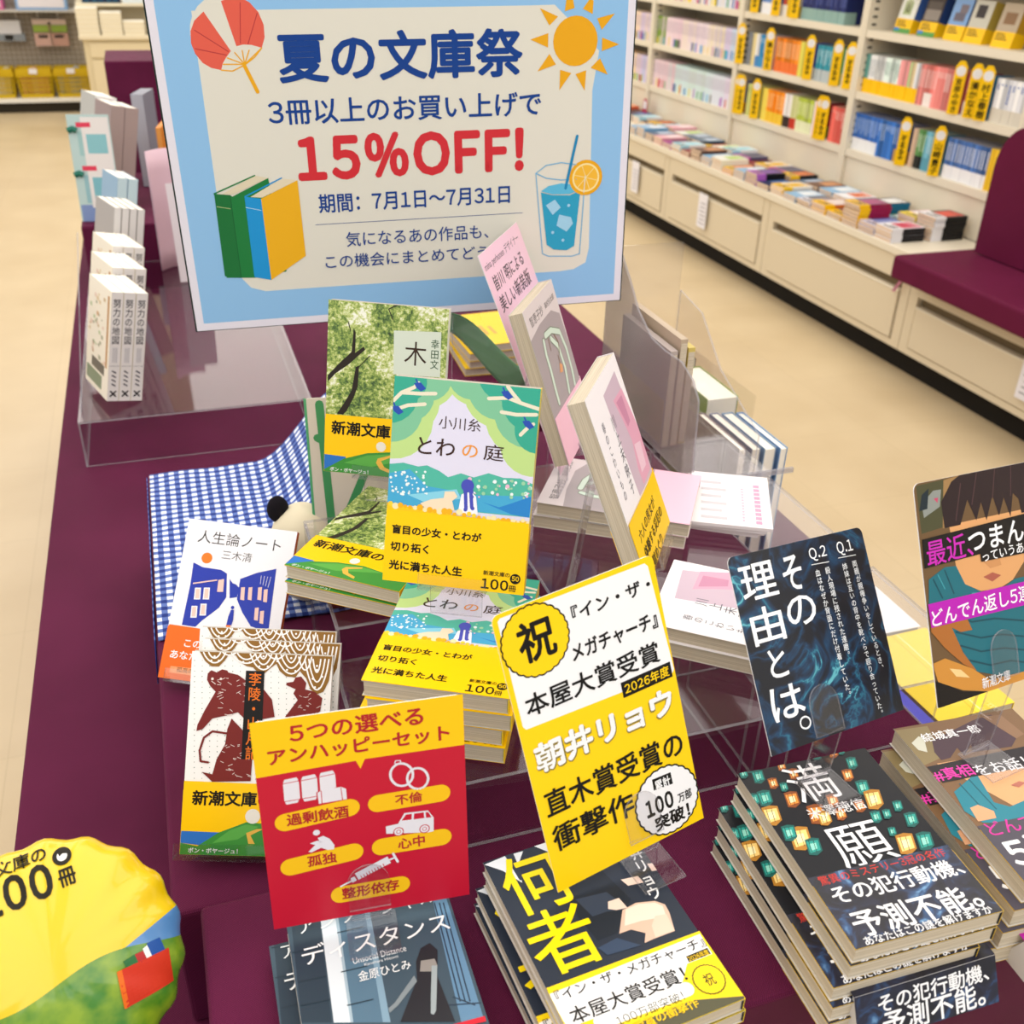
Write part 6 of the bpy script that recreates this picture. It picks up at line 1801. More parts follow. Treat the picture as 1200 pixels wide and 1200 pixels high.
R2 = [('#2f68bc', 'cobalt blue', 12, '#eef0f3', .014, .152, '#a9c4ea'), ('#3270c2', 'mid blue', 8, None, .014, .152, '#b9d0ee'), ('#2f62b4', 'royal blue', 5, '#c89a4a', .014, .152, '#a9c4ea'), ('D', '', 'yellow author divider right of the royal blue spines'), ('#e9cbb0', 'peach', 2, None, .015, .152), ('#5f9a58', 'grass green', 3, '#23282a', .015, .152, '#d0e4c8'), ('#6fb3c8', 'aqua', 7, '#5aa0b8', .014, .152, '#d0e8f0'), ('D', '山崎豊子', 'yellow author divider between aqua and blue-and-white spines'),
      ('#4a74b8', 'blue and white', 14, '#f0f1f5', .016, .152, '#dfe6f2'), ('#efc22a', 'golden yellow', 3, None, .015, .152), ('#f0a8a0', 'shell pink', 4, None, .015, .152)]
for k, r in enumerate(R2):
    if r[1] == 'blue and white': _bw = r
shelf_run(SH[3], 4.117, 3.125, R2, WR2, 'paperbacks on the nearest bay')
WL = ['on the middle bay upper shelf', 'on the middle bay centre shelf', 'on the middle bay bottom shelf']
L0 = [('#8a9088', 'grey green', 5, None, .017, .152, '#e0e0e0'), ('D', '', 'yellow author divider at the left of the middle bay upper shelf'), ('#6a92d0', 'blue topped', 10, '#eef0f4', .016, .152), ('D', '', 'yellow author divider beside the blue topped spines'), ('#d8503c', 'scarlet', 2, '#e9e4dc', .016, .152), ('#ecc22a', 'mustard', 3, None, .016, .152), ('#e9e6dc', 'ivory', 3, '#d9b84a', .016, .152), ('D', '', 'yellow author divider left of the navy spines'), ('#232f6a', 'navy', 19, '#8fb0aa', .0175, .152, '#5a68a8')]
shelf_run(SH[1], 5.167, 4.165, L0, WL[0], 'paperbacks on the middle bay', True)
L1 = [('D', '', 'yellow author divider at the left end of the middle bay centre shelf'), ('#7a7f86', 'slate', 3, None, .017, .152), ('#e9d9a0', 'cream yellow', 2, None, .017, .152), ('#eef0f2', 'bright white', 2, '#4a8ac8', .017, .152), ('#1f78b0', 'ocean blue', 3, '#3f94cc', .017, .152, '#bfe0f0'), ('#f0dfe6', 'blush', 4, '#e9d0da', .017, .152), ('D', '湊かなえ', 'yellow author divider left of the orange spines, centre shelf'), ('#f58a1c', 'orange', 12, '#ee7a3a', .0165, .152, '#fbd0a0'), ('#e6dc62', 'lemon', 3, None, .016, .152), ('#4048b4', 'violet blue', 4, '#eeeef2', .016, .152, '#c8c8ec'), ('D', '', 'yellow author divider between violet and teal spines'), ('#2f8fa4', 'teal', 7, '#b9c4c8', .0165, .152, '#c4e4ec'), ('#74c87a', 'bright green', 4, '#d9d26a', .016, .152), ('D', '', 'yellow author divider right of the bright green spines'), ('#efeeee', 'snow white', 4, None, .017, .152), ('D', '', 'yellow author divider left of the black spines'), ('#3a3a40', 'black', 8, '#8e9094', .0165, .152, '#b9b9c0')]
shelf_run(SH[2], 5.167, 4.165, L1, WL[1], 'paperbacks on the middle bay')
L2 = [('#8a94d6', 'lavender blue', 2, '#e0963c', .016, .152), ('D', '', 'first yellow author divider on the middle bay bottom shelf'), ('D', '', 'second yellow author divider on the middle bay bottom shelf'), ('#dce08a', 'pale lime', 7, None, .0165, .152, '#a8ae4a'), ('D', '', 'yellow author divider left of the orange spines, bottom shelf'), ('#f3dc5a', 'canary', 3, None, .016, .152), ('#f78a12', 'bright orange', 9, '#f2c83a', .0165, .152, '#fcd49a'), ('#f0ece8', 'off white', 4, '#3a2a2a', .016, .152), ('#e2e6a4', 'pistachio', 3, '#c83a2a', .016, .152), ('#b9cc4a', 'lime green', 8, '#e6eac4', .0165, .152, '#eef2c8'), ('#f0d4dc', 'pale rose', 3, None, .016, .152), ('#b82a50', 'wine red', 2, '#7ab84a', .016, .152), ('D', '', 'first yellow author divider left of the red spines'), ('D', '', 'second yellow author divider left of the red spines'), ('#ee6a60', 'tomato red', 8, None, .0165, .152, '#fbc8c0')]
shelf_run(SH[3], 5.167, 4.165, L2, WL[2], 'paperbacks on the middle bay')
# the far bays: too many thin pale spines to count from here
def spine_mass(z, y0, y1, cols, name, label):
    m = MASS; y = y1; r = random.Random(int(y0 * 100) + int(z * 1000))
    while y > y0 + 0.02:
        th = r.uniform(.011, .017); c = cols[min(len(cols) - 1, int(len(cols) * (y1 - y) / (y1 - y0) + r.uniform(-.7, .7)) % len(cols))]
        h = r.uniform(.150, .153); y -= th
        m.box(3.0, 3.10, y, y + th - 0.0008, up(z), up(z) + h, M(c, 0.4))
        q = r.random()
        if q < 0.4: m.box(2.9994, 3.0, y, y + th - 0.0008, up(z), up(z) + r.uniform(.035, .05), M(r.choice(['#c8283a', '#5aa8d8', '#4a9a4a', '#e9d24a', '#6a6a62', '#b884c8', '#efe6da', '#3f6ab8']), 0.4))
        m.box(2.9995, 3.0, y + th * .35, y + th * .62, up(z) + .075, up(z) + .135, M('#b8a8b8'))
PK = ['#ecd6de', '#e9ccd8', '#ecdcd4', '#e6d4e0', '#efe0e6']; MT = ['#e9d2da', '#e6c4cc', '#cfe4e2', '#d2e6e8', '#cfe2dc', '#d6e8ea', '#dfe4ee', '#e6dcee']
spine_mass(SH[1], 5.215, 6.215, ['#c8d2a8', '#d8c0c8', '#e4dcd8', '#d0d8e8'], 'far_bay_upper_books', 'row of pale paperbacks on the far bay upper shelf')
spine_mass(SH[2], 5.215, 6.215, ['#7a9a3a'] + PK + ['#ece0c0', '#d8cce8', '#c8d8ee'], 'far_bay_centre_books', 'row of pale pink paperbacks on the far bay centre shelf')
spine_mass(SH[3], 5.215, 6.215, MT, 'far_bay_bottom_books', 'row of pale mint paperbacks on the far bay bottom shelf')
spine_mass(SH[2], 6.265, 7.265, ['#d8e0c0', '#e8b8a8', '#c8d8d0', '#f0d8c0', '#d8c8e0'], 'farther_bay_centre_books', 'row of pastel paperbacks on the bay half behind the sign, centre shelf')
spine_mass(SH[3], 6.265, 7.265, ['#b8c8e8', '#d8a8c8', '#f0b0a0', '#f4d8a0', '#d8c8e8'], 'farther_bay_bottom_books', 'row of pastel paperbacks on the bay half behind the sign, bottom shelf')
# covers facing out on the upper shelf of the nearest bay
def faceout(y, c1, c2, lab, art, yaw=-78):
    t = thing('paperback', lab, 'book', 'face-out paperbacks on the nearest bay upper shelf', Matrix.Translation((3.03, y, up(SH[1]) + .0005)) @ Matrix.Rotation(math.radians(-90), 4, 'Z') @ Matrix.Rotation(math.radians(-12), 4, 'X'))
    m = MB(); m.box(-.051, .051, .001, .055, .001, .150, PG); m.build('pages', t)
    m = MB(); m.box(-.0525, .0525, 0, .001, 0, .151, M(c1, .35)); m.box(.0515, .0525, 0, .056, 0, .151, M(c2, .35)); m.box(-.0525, .0525, .055, .056, 0, .151, M(c1, .35))
    for (x0, x1, z0, z1, c) in art: m.box(x0, x1, -.0003, 0, z0, z1, M(c, .4))
    m.build('cover', t)
    m = MB(); m.box(-.053, .053, -.0008, -.0001, 0, .055, M(YL, .35)); m.box(.0525, .053, -.0008, .056, 0, .055, M(YL, .35))
    if lab.startswith(('white', 'dark brown')): m.box(-.053, .053, -.0010, -.0008, 0, .018, M('#5a9a4a')); m.box(-.053, -.02, -.0011, -.001, .008, .02, M('#3f82c4'))
    for k in range(3): m.box(-.042, .02 - k * .008, -.001, -.0008, .026 + k * .009, .030 + k * .009, M('#2a220c'))
    m.build('paper_band', t)
faceout(3.955, '#e4e6dc', '#3a62b0', 'white paperback with leaf drawing facing out, first on the nearest bay upper shelf', [(-.03, .02, .07, .12, '#a9b884'), (-.02, .01, .08, .13, '#c8d0a8')])
faceout(3.80, '#3a2f28', '#23407e', 'dark brown paperback facing out, second on the nearest bay upper shelf', [(-.045, .045, .06, .1, '#8e857c'), (-.04, .04, .1, .13, '#5a5048')])
faceout(3.64, '#7fa6d8', '#24448a', 'blue paperback with a grey horse figure facing out on upper shelf', [(-.03, .03, .07, .1, '#6a6470'), (-.01, .035, .1, .13, '#7a7078')])
faceout(3.525, '#c8c6b8', '#b8a24a', 'pale grey paperback with dark title box facing out on upper shelf', [(-.03, .02, .09, .135, '#3a3434')])
faceout(3.37, '#b8a890', '#c89a2a', 'tan paperback facing out at the right end of upper shelf', [(-.03, .03, .08, .12, '#8a6a4a')])
# ---- flat piles on the counter
_FB = {}
def flat_mesh(key, th):
    if (key, th) in _FB: return _FB[(key, th)]
    cols = key; m = MB()                   # cols: body, second, band, spine
    m.box(-.0745, .0745, -.0515, .0515, .0008, th - .0008, M('#e2c9ae', .8))
    m.box(-.0755, .0755, -.0525, .0525, th - .0008, th, M(cols[0], .35)); m.box(-.0755, .0755, -.0525, .0525, 0, .0008, M(cols[0], .35)); m.box(-.0755, .0755, -.0527, -.0517, 0, th, M(cols[3], .35))
    m.box(-.02, .045, -.04, .035, th, th + .0001, M(cols[1], .35)); m.box(.05, .066, -.042, .042, th, th + .0001, M(cols[1], .35))
    if cols[2]:
        m.box(-.0757, -.026, -.0527, .0525, th, th + .0003, M(cols[2], .35)); m.box(-.0757, -.026, -.0530, -.0527, -.0001, th + .0003, M(cols[2], .35))
        m.box(-.062, -.05, -.04, .03, th + .0003, th + .0004, M('#4a3a3a')); m.box(-.044, -.034, -.04, .01, th + .0003, th + .0004, M('#5a4a4a'))
    o = m.build('paperback'); me = o.data; bpy.data.objects.remove(o); _FB[(key, th)] = me; return me
def pile(x, y, n, key, desc, where, th=.012, seed=0, mass=False):
    r = random.Random(seed)
    for k in range(n):
        if mass:
            absorb(flat_mesh(key, th), Vector((x + r.uniform(-.003, .003), y + r.uniform(-.002, .002), up(CT) + .0003 + k * (th + .0006))), r.uniform(-.02, .02)); continue
        o = bpy.data.objects.new('paperback', flat_mesh(key, th)); COL.objects.link(o)
        o.location = (x + r.uniform(-.003, .003), y + r.uniform(-.002, .002), up(CT) + .0003 + k * (th + .0006)); o.rotation_euler = (0, 0, r.uniform(-.02, .02))
        i = n - k
        lab = '%s paperback %s %s' % (desc, ('topmost in the' if n > 1 else 'alone in the') if i == 1 else ordinal(i) + ' down in the', where)
        tag(o, lab, 'book', 'flat piles of paperbacks on the counter')
GEN = [('dark blue', ('#28365e', '#5a7ab0', None, '#28365e')), ('blue grey', ('#5a7088', '#b8c8dc', None, '#40566e')), ('black and violet', ('#1e1e26', '#7a52a8', '#b66acc', '#15151c')), ('white and aqua', ('#eceef0', '#9ad4e4', '#a8dcec', '#eef0f2')), ('white and green', ('#edf0e8', '#b4d07a', None, '#eef2e4')), ('orange', ('#d8663c', '#f0b48a', '#f0c43a', '#d8663c')), ('pink', ('#e8b0bc', '#f2dce0', None, '#e0a0b0')), ('white and yellow', ('#f0eeea', '#e0b02a', YL, '#e8e4da')), ('red and dark', ('#8e2c30', '#1e1a1e', None, '#7a2428')), ('black and orange', ('#1c1a1e', '#d8743a', YL, '#1c1a1e')), ('violet and grey', ('#76708c', '#4a4a62', '#b848a8', '#5a5676')), ('brown', ('#6a4636', '#c88a5a', None, '#5a3a2c')), ('sky blue', ('#8ab8dc', '#e8f0f6', None, '#7aa8d0'))]
FR = [(4, ('white and black', ('#e6e2e8', '#c83a5a', '#e9e9ee', '#1a1a1e'))), (3, ('blue and violet', ('#4a58a8', '#8a9ad0', '#d8d8ec', '#3a3f78'))), (7, ('crimson and yellow', ('#7a5a6a', '#b05a80', YL, '#a01c4c'))), (2, ('red, blue and yellow', ('#5a5a6a', '#c84a3a', YL, '#a83a2a'))), (3, ('orange with yellow band', ('#c8a89a', '#e8d8d0', YL, '#e07a1c'))), (2, ('grey and white', ('#6a6468', '#8a8890', '#dcdce8', '#5a5458')))]
BK = [(7, ('white, red and black', ('#3a3436', '#d84a3a', '#ecebee', '#17171a'))), (5, ('white with yellow band', ('#e6c8cc', '#f0eef0', '#f2d61c', '#d8d0d0'))), (2, ('green and white', ('#5a8a62', '#f0f0ee', '#a8c4dc', '#4a7852'))), (5, ('dark, teal and yellow', ('#3a3f3c', '#eef0f0', '#f2cc1a', '#12688c'))), (2, ('grey with magenta band', ('#5a6a8a', '#40465a', '#b848a4', '#4a5670'))), (3, ('white and orange', ('#f0f0f4', '#d86a3a', None, '#e8e8ee')))]
rr = random.Random(6)
NIND = 8
for row, x, start, lst, nm, yend in (('f', 2.715, 3.315, FR, 'front-row pile from the bench', 5.9), ('b', 2.885, 3.30, BK, 'back-row pile from the bench', 6.6)):
    y = start; k = 0
    while y < yend:
        if k < len(lst): n, (d, key) = lst[k]
        else:
            d, key = GEN[rr.randrange(len(GEN))]; n = rr.choice([2, 3, 3, 4])
        pile(x, y, n, key, d, '%s %s' % (ordinal(k + 1), nm), .0125, k * 7 + (3 if row == 'f' else 90), k >= NIND)
        y += .113; k += 1
tag(MASS.build('massed_paperbacks'), 'smaller paperbacks on the far shelves, the upper middle shelf and the far counter', 'books', None, 'stuff')
m = MB(); m.prism([(2.93, 6.18, up(CT) + .001), (2.93, 6.12, up(CT) + .001), (2.93, 6.12, up(CT) + .10), (2.93, 6.14, up(CT) + .12), (2.93, 6.16, up(CT) + .12), (2.93, 6.18, up(CT) + .10)], (.002, 0, 0), '#c02a4c')
m.box(2.929, 2.93, 6.128, 6.172, up(CT) + .06, up(CT) + .105, M('#eeeaea')); tag(m.build('shelf_card'), 'small red card standing on the counter against the far fascia', 'card')
# ---- rear left: wire-grid gondola with yellow baskets
GY = 10.6
t = thing('grid_gondola', 'grey wire-grid display with white base deck at the rear left', 'display', mat=Matrix.Translation((-1.2, GY, 0)))
m = MB(); m.box(-1.6, .78, .02, .06, .0, 1.5, M('#a89c8a', .7)); m.build('back_board', t)
m = MB()
for k in range(60): m.box(-1.6 + k * .04, -1.596 + k * .04, .0, .004, .12, 1.5, M('#c9c0b2', .5))
for k in range(35): m.box(-1.6, .78, -.004, .0, .12 + k * .04, .124 + k * .04, M('#c9c0b2', .5))
m.build('wire_grid', t)
m = MB(); m.box(-1.6, .78, -.40, .02, .085, .11, M('#efece4', .5)); m.build('base_deck', t)
m = MB(); m.box(-1.6, .78, -.34, .02, 0, .085, M('#3a342c', .8)); m.build('plinth', t)
m = MB(); m.box(-1.6, .78, -.22, .0, .775, .79, M('#c9c4ba', .5)); m.build('shelf', t)
for x, c, d in ((-1.22, '#d06a9a', 'pink box on the grid display upper shelf, far left'), (-.72, '#8ab0dc', 'pale blue box on the grid display upper shelf')):
    m = MB(); m.box(x - .21, x + .19, GY - .21, GY - .01, .791, .93, M(c, .5)); m.box(x - .19, x + .17, GY - .212, GY - .21, .81, .9, M('#e8e4ea')); tag(m.build('goods_box'), d, 'box', bevel if False else None)
def basket(x, c2, lab):
    t = thing('wire_basket', lab, 'basket', 'yellow baskets on the grid display deck', Matrix.Translation((x, GY - .2, .111)))
    w0, w1, d0, d1, h = .125, .142, .10, .12, .235
    Y = M('#d2b018', .45); m = MB(); m.box(-w0, w0, -d0, d0, 0, .008, Y)
    def ring(z, th):
        k = z / h; w = w0 + (w1 - w0) * k; d = d0 + (d1 - d0) * k
        m.box(-w, w, -d - .004, -d, z, z + th, Y); m.box(-w, w, d, d + .004, z, z + th, Y); m.box(-w - .004, -w, -d, d, z, z + th, Y); m.box(w, w + .004, -d, d, z, z + th, Y)
    for z, th in ((0, .03), (.065, .008), (.10, .008), (.135, .008), (.17, .065)): ring(z, th)
    for k in range(13):
        u = -1 + k / 6
        for s in (-1, 1):
            m.tube([(u * w0, s * d0, .0), (u * w1, s * (d1 + .001), .2)], .0045, Y, 5)
    for k in range(9):
        u = -1 + k / 4
        for s in (-1, 1): m.tube([(s * w0, u * d0, 0), (s * (w1 + .001), u * d1, .2)], .0045, Y, 5)
    m.build('basket_body', t)
    m = MB(); m.box(-.032, .032, -d1 - .012, -d1 - .008, .195, .235, M('#f2f0f4')); m.build('price_card', t)
    m = MB()
    r = random.Random(int(x * 100))
    for k in range(5): m.box(-.115 + k * .046, -.115 + k * .046 + .04, -.09, .09, .01, .2 + r.uniform(-.02, .035), M(c2[k % len(c2)], .5))
    tag(m.build('packaged_goods'), 'packets standing ' + lab.replace('yellow wire basket', 'in the yellow basket'), 'goods').matrix_world = Matrix.Translation((x, GY - .2, .1115))
basket(-1.19, ['#d8d0c0', '#c9b98a', '#e4e0d8'], 'yellow wire basket cut by the picture edge, left of three')
basket(-.885, ['#d89a6a', '#cf8a5a', '#d8a878'], 'yellow wire basket with orange packets, middle of three')
basket(-.585, ['#9aa0a4', '#c8b070', '#b8b4a8'], 'yellow wire basket with grey packets, right of three')
def pack(x, z, w, h, cols, lab):
    t = thing('hanging_pack', lab, 'pack', 'clear packs hanging on the wire grid', Matrix.Translation((x, GY - .06, up(z))))
    m = MB()
    for k, (u0, u1, v0, v1, c) in enumerate(cols): m.box(-w / 2 + u0 * w, -w / 2 + u1 * w, -.02, .02, v0 * h, v1 * h, M(c, .5))
    m.build('contents', t)
    m = MB(); m.box(-w / 2 - .006, w / 2 + .006, -.03, .03, -.008, h + .008, '@acrylic'); m.build('clear_box', t)
    m = MB()
    for s in (-.3, .3): m.tube([(s * w, 0, h + .008), (s * w, .01, h + .06), (s * w, .055, h + .075)], .004, M('#d8d4d0'), 6)
    m.build('hook', t)
pack(-1.03, -.96, .23, .16, [(0, 1, 0, .35, '#8a949c'), (.1, .9, .35, 1, '#e4e6ea'), (.3, .6, .05, .3, '#c8a89a')], 'clear pack of white goods on the wire grid, left one')
pack(-.705, -1.0, .27, .21, [(0, .48, 0, .48, '#d8b0a0'), (.52, 1, 0, .48, '#c89a88'), (.12, .4, .3, .42, '#3a2f34'), (.6, .88, .3, .42, '#3a2f34'), (0, .45, .52, .78, '#9ab83a'), (.55, 1, .52, .78, '#92b034'), (0, 1, .8, 1, '#e0c8b8'), (.45, .55, .5, .9, '#8a7a4a')], 'clear pack with green and pink cartons on the wire grid')
# ---- beige cabinet behind the table, with piles of cream parcels
CY = 9.0
t = thing('storage_cabinet', 'beige cabinet with piles of cream books on top behind the table', 'cabinet', mat=Matrix.Translation((-.05, CY, 0)))
m = MB(); m.box(-.34, .9, .02, .5, .0, up(-.815), M('#d8c9a4', .5)); m.build('body', t)
m = MB(); m.box(-.365, .93, -.01, .5, up(-.815), up(-.785), M('#e2d6b8', .5)); m.build('worktop', t, bevel=.004)
m = MB(); m.box(-.30, .25, .006, .02, .12, up(-.96), M('#dccda9', .5)); m.box(-.30, .25, .006, .02, up(-.94), up(-.84), M('#dccda9', .5)); m.build('front_panel', t, bevel=.003)
m = MB(); m.box(-.36, .93, .46, .5, up(-.785), up(.3), M('#e4dac0', .5)); m.box(-.36, .93, .2, .46, up(-.60), up(-.58), M('#e4dac0', .5)); m.build('upper_rack', t)
for c, (x, n) in enumerate(((-.335, 6), (-.17, 5), (-.01, 3))):
    for k in range(n):
        m = MB(); w = .075
        m.box(-w, w, -.105, .105, .002, .028, M('#e6dcc0', .8)); m.box(-w - .002, w + .002, -.107, .107, .0, .002, M('#efe9d8', .6)); m.box(-w - .002, w + .002, -.107, .107, .028, .030, M('#efe9d8', .6))
        o = m.build('cream_book'); o.location = (x, CY + .11, up(-.785) + .0005 + k * .0305)
        tag(o, 'cream book %s from the bottom, %s pile on the rear cabinet' % (ordinal(k + 1), ('left', 'middle', 'right')[c]), 'book', 'cream books piled on the rear cabinet')
for k in range(11):
    m = MB(); c = ['#1e3a56', '#23506a', '#1c2c48', '#2a5a72'][k % 4]; m.box(0, .024, 0, .12, 0, .17, M(c, .4)); o = m.build('dark_book'); o.location = (-.36 + k * .0255, CY + .22, up(-.58) + .0005)
    tag(o, 'dark blue book on the rear rack, %s from the left' % ordinal(k + 1), 'book', 'dark blue books on the rear rack')
for k in range(6):
    m = MB(); m.box(0, .024, 0, .12, 0, .17, M('#d8e4e8', .4)); o = m.build('pale_book'); o.location = (-.07 + k * .0255, CY + .22, up(-.58) + .0005)
    tag(o, 'white book on the rear rack, %s from the left' % ordinal(k + 1), 'book', 'white books on the rear rack')
m = MB(); m.box(.09, .2, CY + .03, CY + .2, up(-.784), up(-.70), M('#1c1a1c', .6)); tag(m.build('black_box'), 'black box on the rear cabinet beside the cream piles', 'box')
# ---------------------------------------------------------------- the display table and its cloth-covered blocks
MR = '@maroon'; AC = '@acrylic'; EDG = '@edge'
TZ = -.75
t = thing('display_table', 'long display table under a maroon cloth reaching the floor', 'table', mat=Matrix.Translation((.305, 1.95, 0)))
m = MB(); m.box(-.515, .515, -1.62, 1.62, up(TZ) - .03, up(TZ), MR); m.build('table_top', t, bevel=.004)
m = MB()
ring = [(-.513, -1.618), (.513, -1.618), (.513, 1.618), (-.513, 1.618)]
pts = []
for (a, b) in zip(ring, ring[1:] + ring[:1]):
    for k in range(24):
        q = k / 24; x = a[0] + (b[0] - a[0]) * q; y = a[1] + (b[1] - a[1]) * q; w = .004 * math.sin(k * 1.6); pts.append((x - (w if a[0] == b[0] else 0) * (1 if x > 0 else -1), y - (w if a[1] == b[1] else 0) * (1 if y > 0 else -1)))
n = len(pts); v = [(x, y, up(TZ) - .0305) for x, y in pts] + [(x, y, .012) for x, y in pts]
m.add(v, [(i, (i + 1) % n, n + (i + 1) % n, n + i) for i in range(n)], MR); m.build('cloth_skirt', t)
def block(name, x0, x1, y0, y1, zt, zb, label):
    m = MB(); m.box(x0, x1, y0, y1, up(zb) + .0004, up(zt), MR)
    return tag(m.build(name, bevel=.004), label, 'display block', 'maroon display blocks')
block('display_block', -.0625, .60, .543, 1.245, -.625, TZ, 'wide low maroon cloth-covered block under the gingham cloth and stands')
block('display_block', -.040, .605, .334, .5135, -.587, TZ, 'front maroon cloth-covered block carrying the front row of piles')
block('display_block', .30, .72, 1.36, 1.95, -.64, TZ, 'maroon cloth-covered block behind the sign, under the yellow books')
block('display_block', -.095, .42, 3.22, 3.5, -.345, TZ, 'tall maroon cloth-covered box at the far end of the table')
# ---- clear risers
def panel(parent, name, x0, x1, y0, y1, z0, z1):
    m = MB(); d = (x1 - x0, y1 - y0, z1 - z0); k = d.index(min(d))
    v = [(x, y, z) for z in (up(z0), up(z1)) for y in (y0, y1) for x in (x0, x1)]
    F = {2: [(0, 2, 3, 1), (4, 5, 7, 6)], 1: [(0, 1, 5, 4), (2, 6, 7, 3)], 0: [(0, 4, 6, 2), (1, 3, 7, 5)]}
    for a in F: m.add(v, F[a], AC if a == k else EDG)
    o = m.build(name, parent); o.matrix_parent_inverse = parent.matrix_world.inverted(); return o
def riser(x0, x1, y0, y1, zt, zf, zs, label, front=True):
    t = thing('acrylic_riser', label, 'riser', 'clear acrylic risers', Matrix.Translation(((x0 + x1) / 2, (y0 + y1) / 2, up(zs))))
    w = .003
    panel(t, 'top_panel', x0, x1, y0, y1, zt - w, zt)
    if front: panel(t, 'front_panel', x0 + w, x1 - w, y0, y0 + w, zf, zt - w - .0003)
    panel(t, 'side_panel', x0, x0 + w, y0 if zf == zs else .548, y1, zs, zt - w - .0003); panel(t, 'side_panel', x1 - w, x1, y0 if zf == zs else .548, y1, zs, zt - w - .0003)
    return t
RB = -.5205
riser(.082, .402, .508, .668, RB, -.5865, -.6245, 'clear riser under the yellow-banded garden pile')
riser(.412, .598, .508, .668, RB, -.5865, -.6245, 'clear riser under the white and mauve flat pile')
riser(.285, .598, .685, .952, RB, -.6245, -.6245, 'clear riser under the pale booklet pile behind the leaning books')
riser(.088, .262, .682, .86, -.497, -.6245, -.6245, 'clear riser under the tree-cover flat pile')
riser(-.166, .19, 1.556, 2.42, -.673, -.7495, -.7495, 'clear riser at the left end carrying the white-spined books')
# ---- gingham cloth
def gz(x, y):
    q = max(0, min(1, (x - .07) / .13)); q = q * q * (3 - 2 * q)
    b = max(0, min(1, (y - .93) / .1))
    return -.6225 + .10 * q * b + .0012 * math.sin(x * 70) * math.sin(y * 55)
m = MB()
def gf(u, v):
    x = -.061 + .311 * u; y = .882 + .365 * v; return (x, y, up(gz(x, y)))
m.grid(40, 44, gf, '@gingham')
m.grid(1, 30, lambda u, v: (-.061 - .003 - .004 * (1 - u), .882 + .365 * v, up(gz(-.061, .882 + .365 * v)) - .002 - .05 * (1 - u)), '@gingham')
o = m.build('gingham_cloth', smooth=True); tag(o, 'blue and white gingham cloth spread over the left of the block', 'cloth')
so = o.modifiers.new('thickness', 'SOLIDIFY'); so.thickness = .0012; so.offset = 1
block('display_block', .19, .28, 1.02, 1.235, -.527, -.6244, 'small maroon block hidden under the raised corner of the gingham')
# ---------------------------------------------------------------- books
CREAMP = '@pages'
def split(art, col):
    for i, e in enumerate(art):
        if e[1] == col: return art[:i], art[i:]
    return art, []
def make_book(label, cat, key, t, spine='#e8e6e2', band=None, band_col=None, w=105, h=151, group=None, back=None, hb=50):
    root = thing('paperback', label, cat, group)
    W, H, T = w / 1000, h / 1000, t
    m = MB(); m.box(-W / 2 + .0012, W / 2 - .001, -H / 2 + .0008, H / 2 - .0008, .0005, T - .0005, CREAMP); m.build('pages', root)
    cover, bandart = split(ART[key], band) if band else (ART[key], [])
    body = cover[0][1]; sp = M(spine, .35)
    m = MB(); EDGE = M('#cdc8c0', .6); m.box(-W / 2, W / 2, -H / 2, H / 2, T - .0004, T, EDGE); m.box(-W / 2, W / 2, -H / 2, H / 2, 0, .0004, EDGE)
    m.box(W / 2 - .0006, W / 2, -H / 2, H / 2, .0004, T - .0004, sp)
    pr = Print(m, w, h, T + .00001); pr.draw(cover); m.build('cover', root)
    if bandart:
        m = MB(); y1 = -H / 2 + hb / 1000; bc = M(band_col or band, .35)
        m.box(-W / 2 - .0002, W / 2 + .0004, -H / 2 - .0001, y1, -.0003, 0, bc); m.box(-W / 2 - .0002, W / 2, -H / 2 - .0001, y1 - .002, T + .0004, T + .0008, bc); m.box(W / 2, W / 2 + .0004, -H / 2 - .0001, y1, 0, T + .0008, bc)
        pr = Print(m, w, h, T + .0008); pr.draw(bandart); m.build('paper_band', root)
    return root
def put(root, x, y, z, yaw, tilt, roll, t):
    M4 = pose(x, y, z, yaw, tilt, roll) @ Matrix.Translation((0, 0, -t - .0009)); root.matrix_world = M4; return root
def stack(root, x, y, ztop, yaw, t, n, desc, offs):
    """root is the top book; copies lie below it"""
    root.matrix_world = lying(x, y, ztop, yaw, t)
    for i in range(1, n):
        dx, dy, da = offs[(i - 1) % len(offs)]
        copy_thing(root, lying(x + dx, y + dy, ztop - i * (t + .0012), yaw + da, t), '%s, %s from the top of its pile' % (desc, ordinal(i + 1)))
# front row
G = {}
b = make_book('top paperback with lantern night cover on the right front pile', 'book', 'mangan', .0118, '#22262c', '@obinight', '#d8b020', group='lantern-cover paperbacks in the right front pile')
stack(b, .3866, .3843, -.523, -1.9, .0118, 5, 'paperback with lantern cover', [(-.002, -.001, .3), (-.013, -.003, 0.6), (-.014, -.007, .9), (-.016, -.008, 1.4)])
b = make_book('top paperback with dark suit cover and yellow band on the middle front pile', 'book', 'nani', .0098, '#1d2430', '#f7d60e', '#f7d60e', group='suit-cover paperbacks in the middle front pile')
stack(b, .203, .384, -.5425, 4.8, .0098, 4, 'paperback with dark suit cover', [(.001, -.001, .6), (-.006, -.002, -.5), (-.007, -.004, .3)])
b = make_book('top paperback with grey-blue door cover on the left front pile', 'book', 'unsoc', .0125, '#33434e', group='door-cover paperbacks in the left front pile')
stack(b, .0655, .384, -.559, -.6, .0125, 2, 'paperback with grey-blue door cover', [(-.012, -.004, .4)])
b = make_book('top paperback with painted child cover on the pile at the right edge', 'book', 'shin', .0148, '#2a2228', '#4e4a55', '#d8b020', group='child-cover paperbacks at the right edge')
stack(b, .520, .388, -.52, -3.8, .0148, 4, 'paperback with painted child cover', [(-.009, -.003, .6), (-.016, -.005, 1.2), (-.020, -.004, .5)])
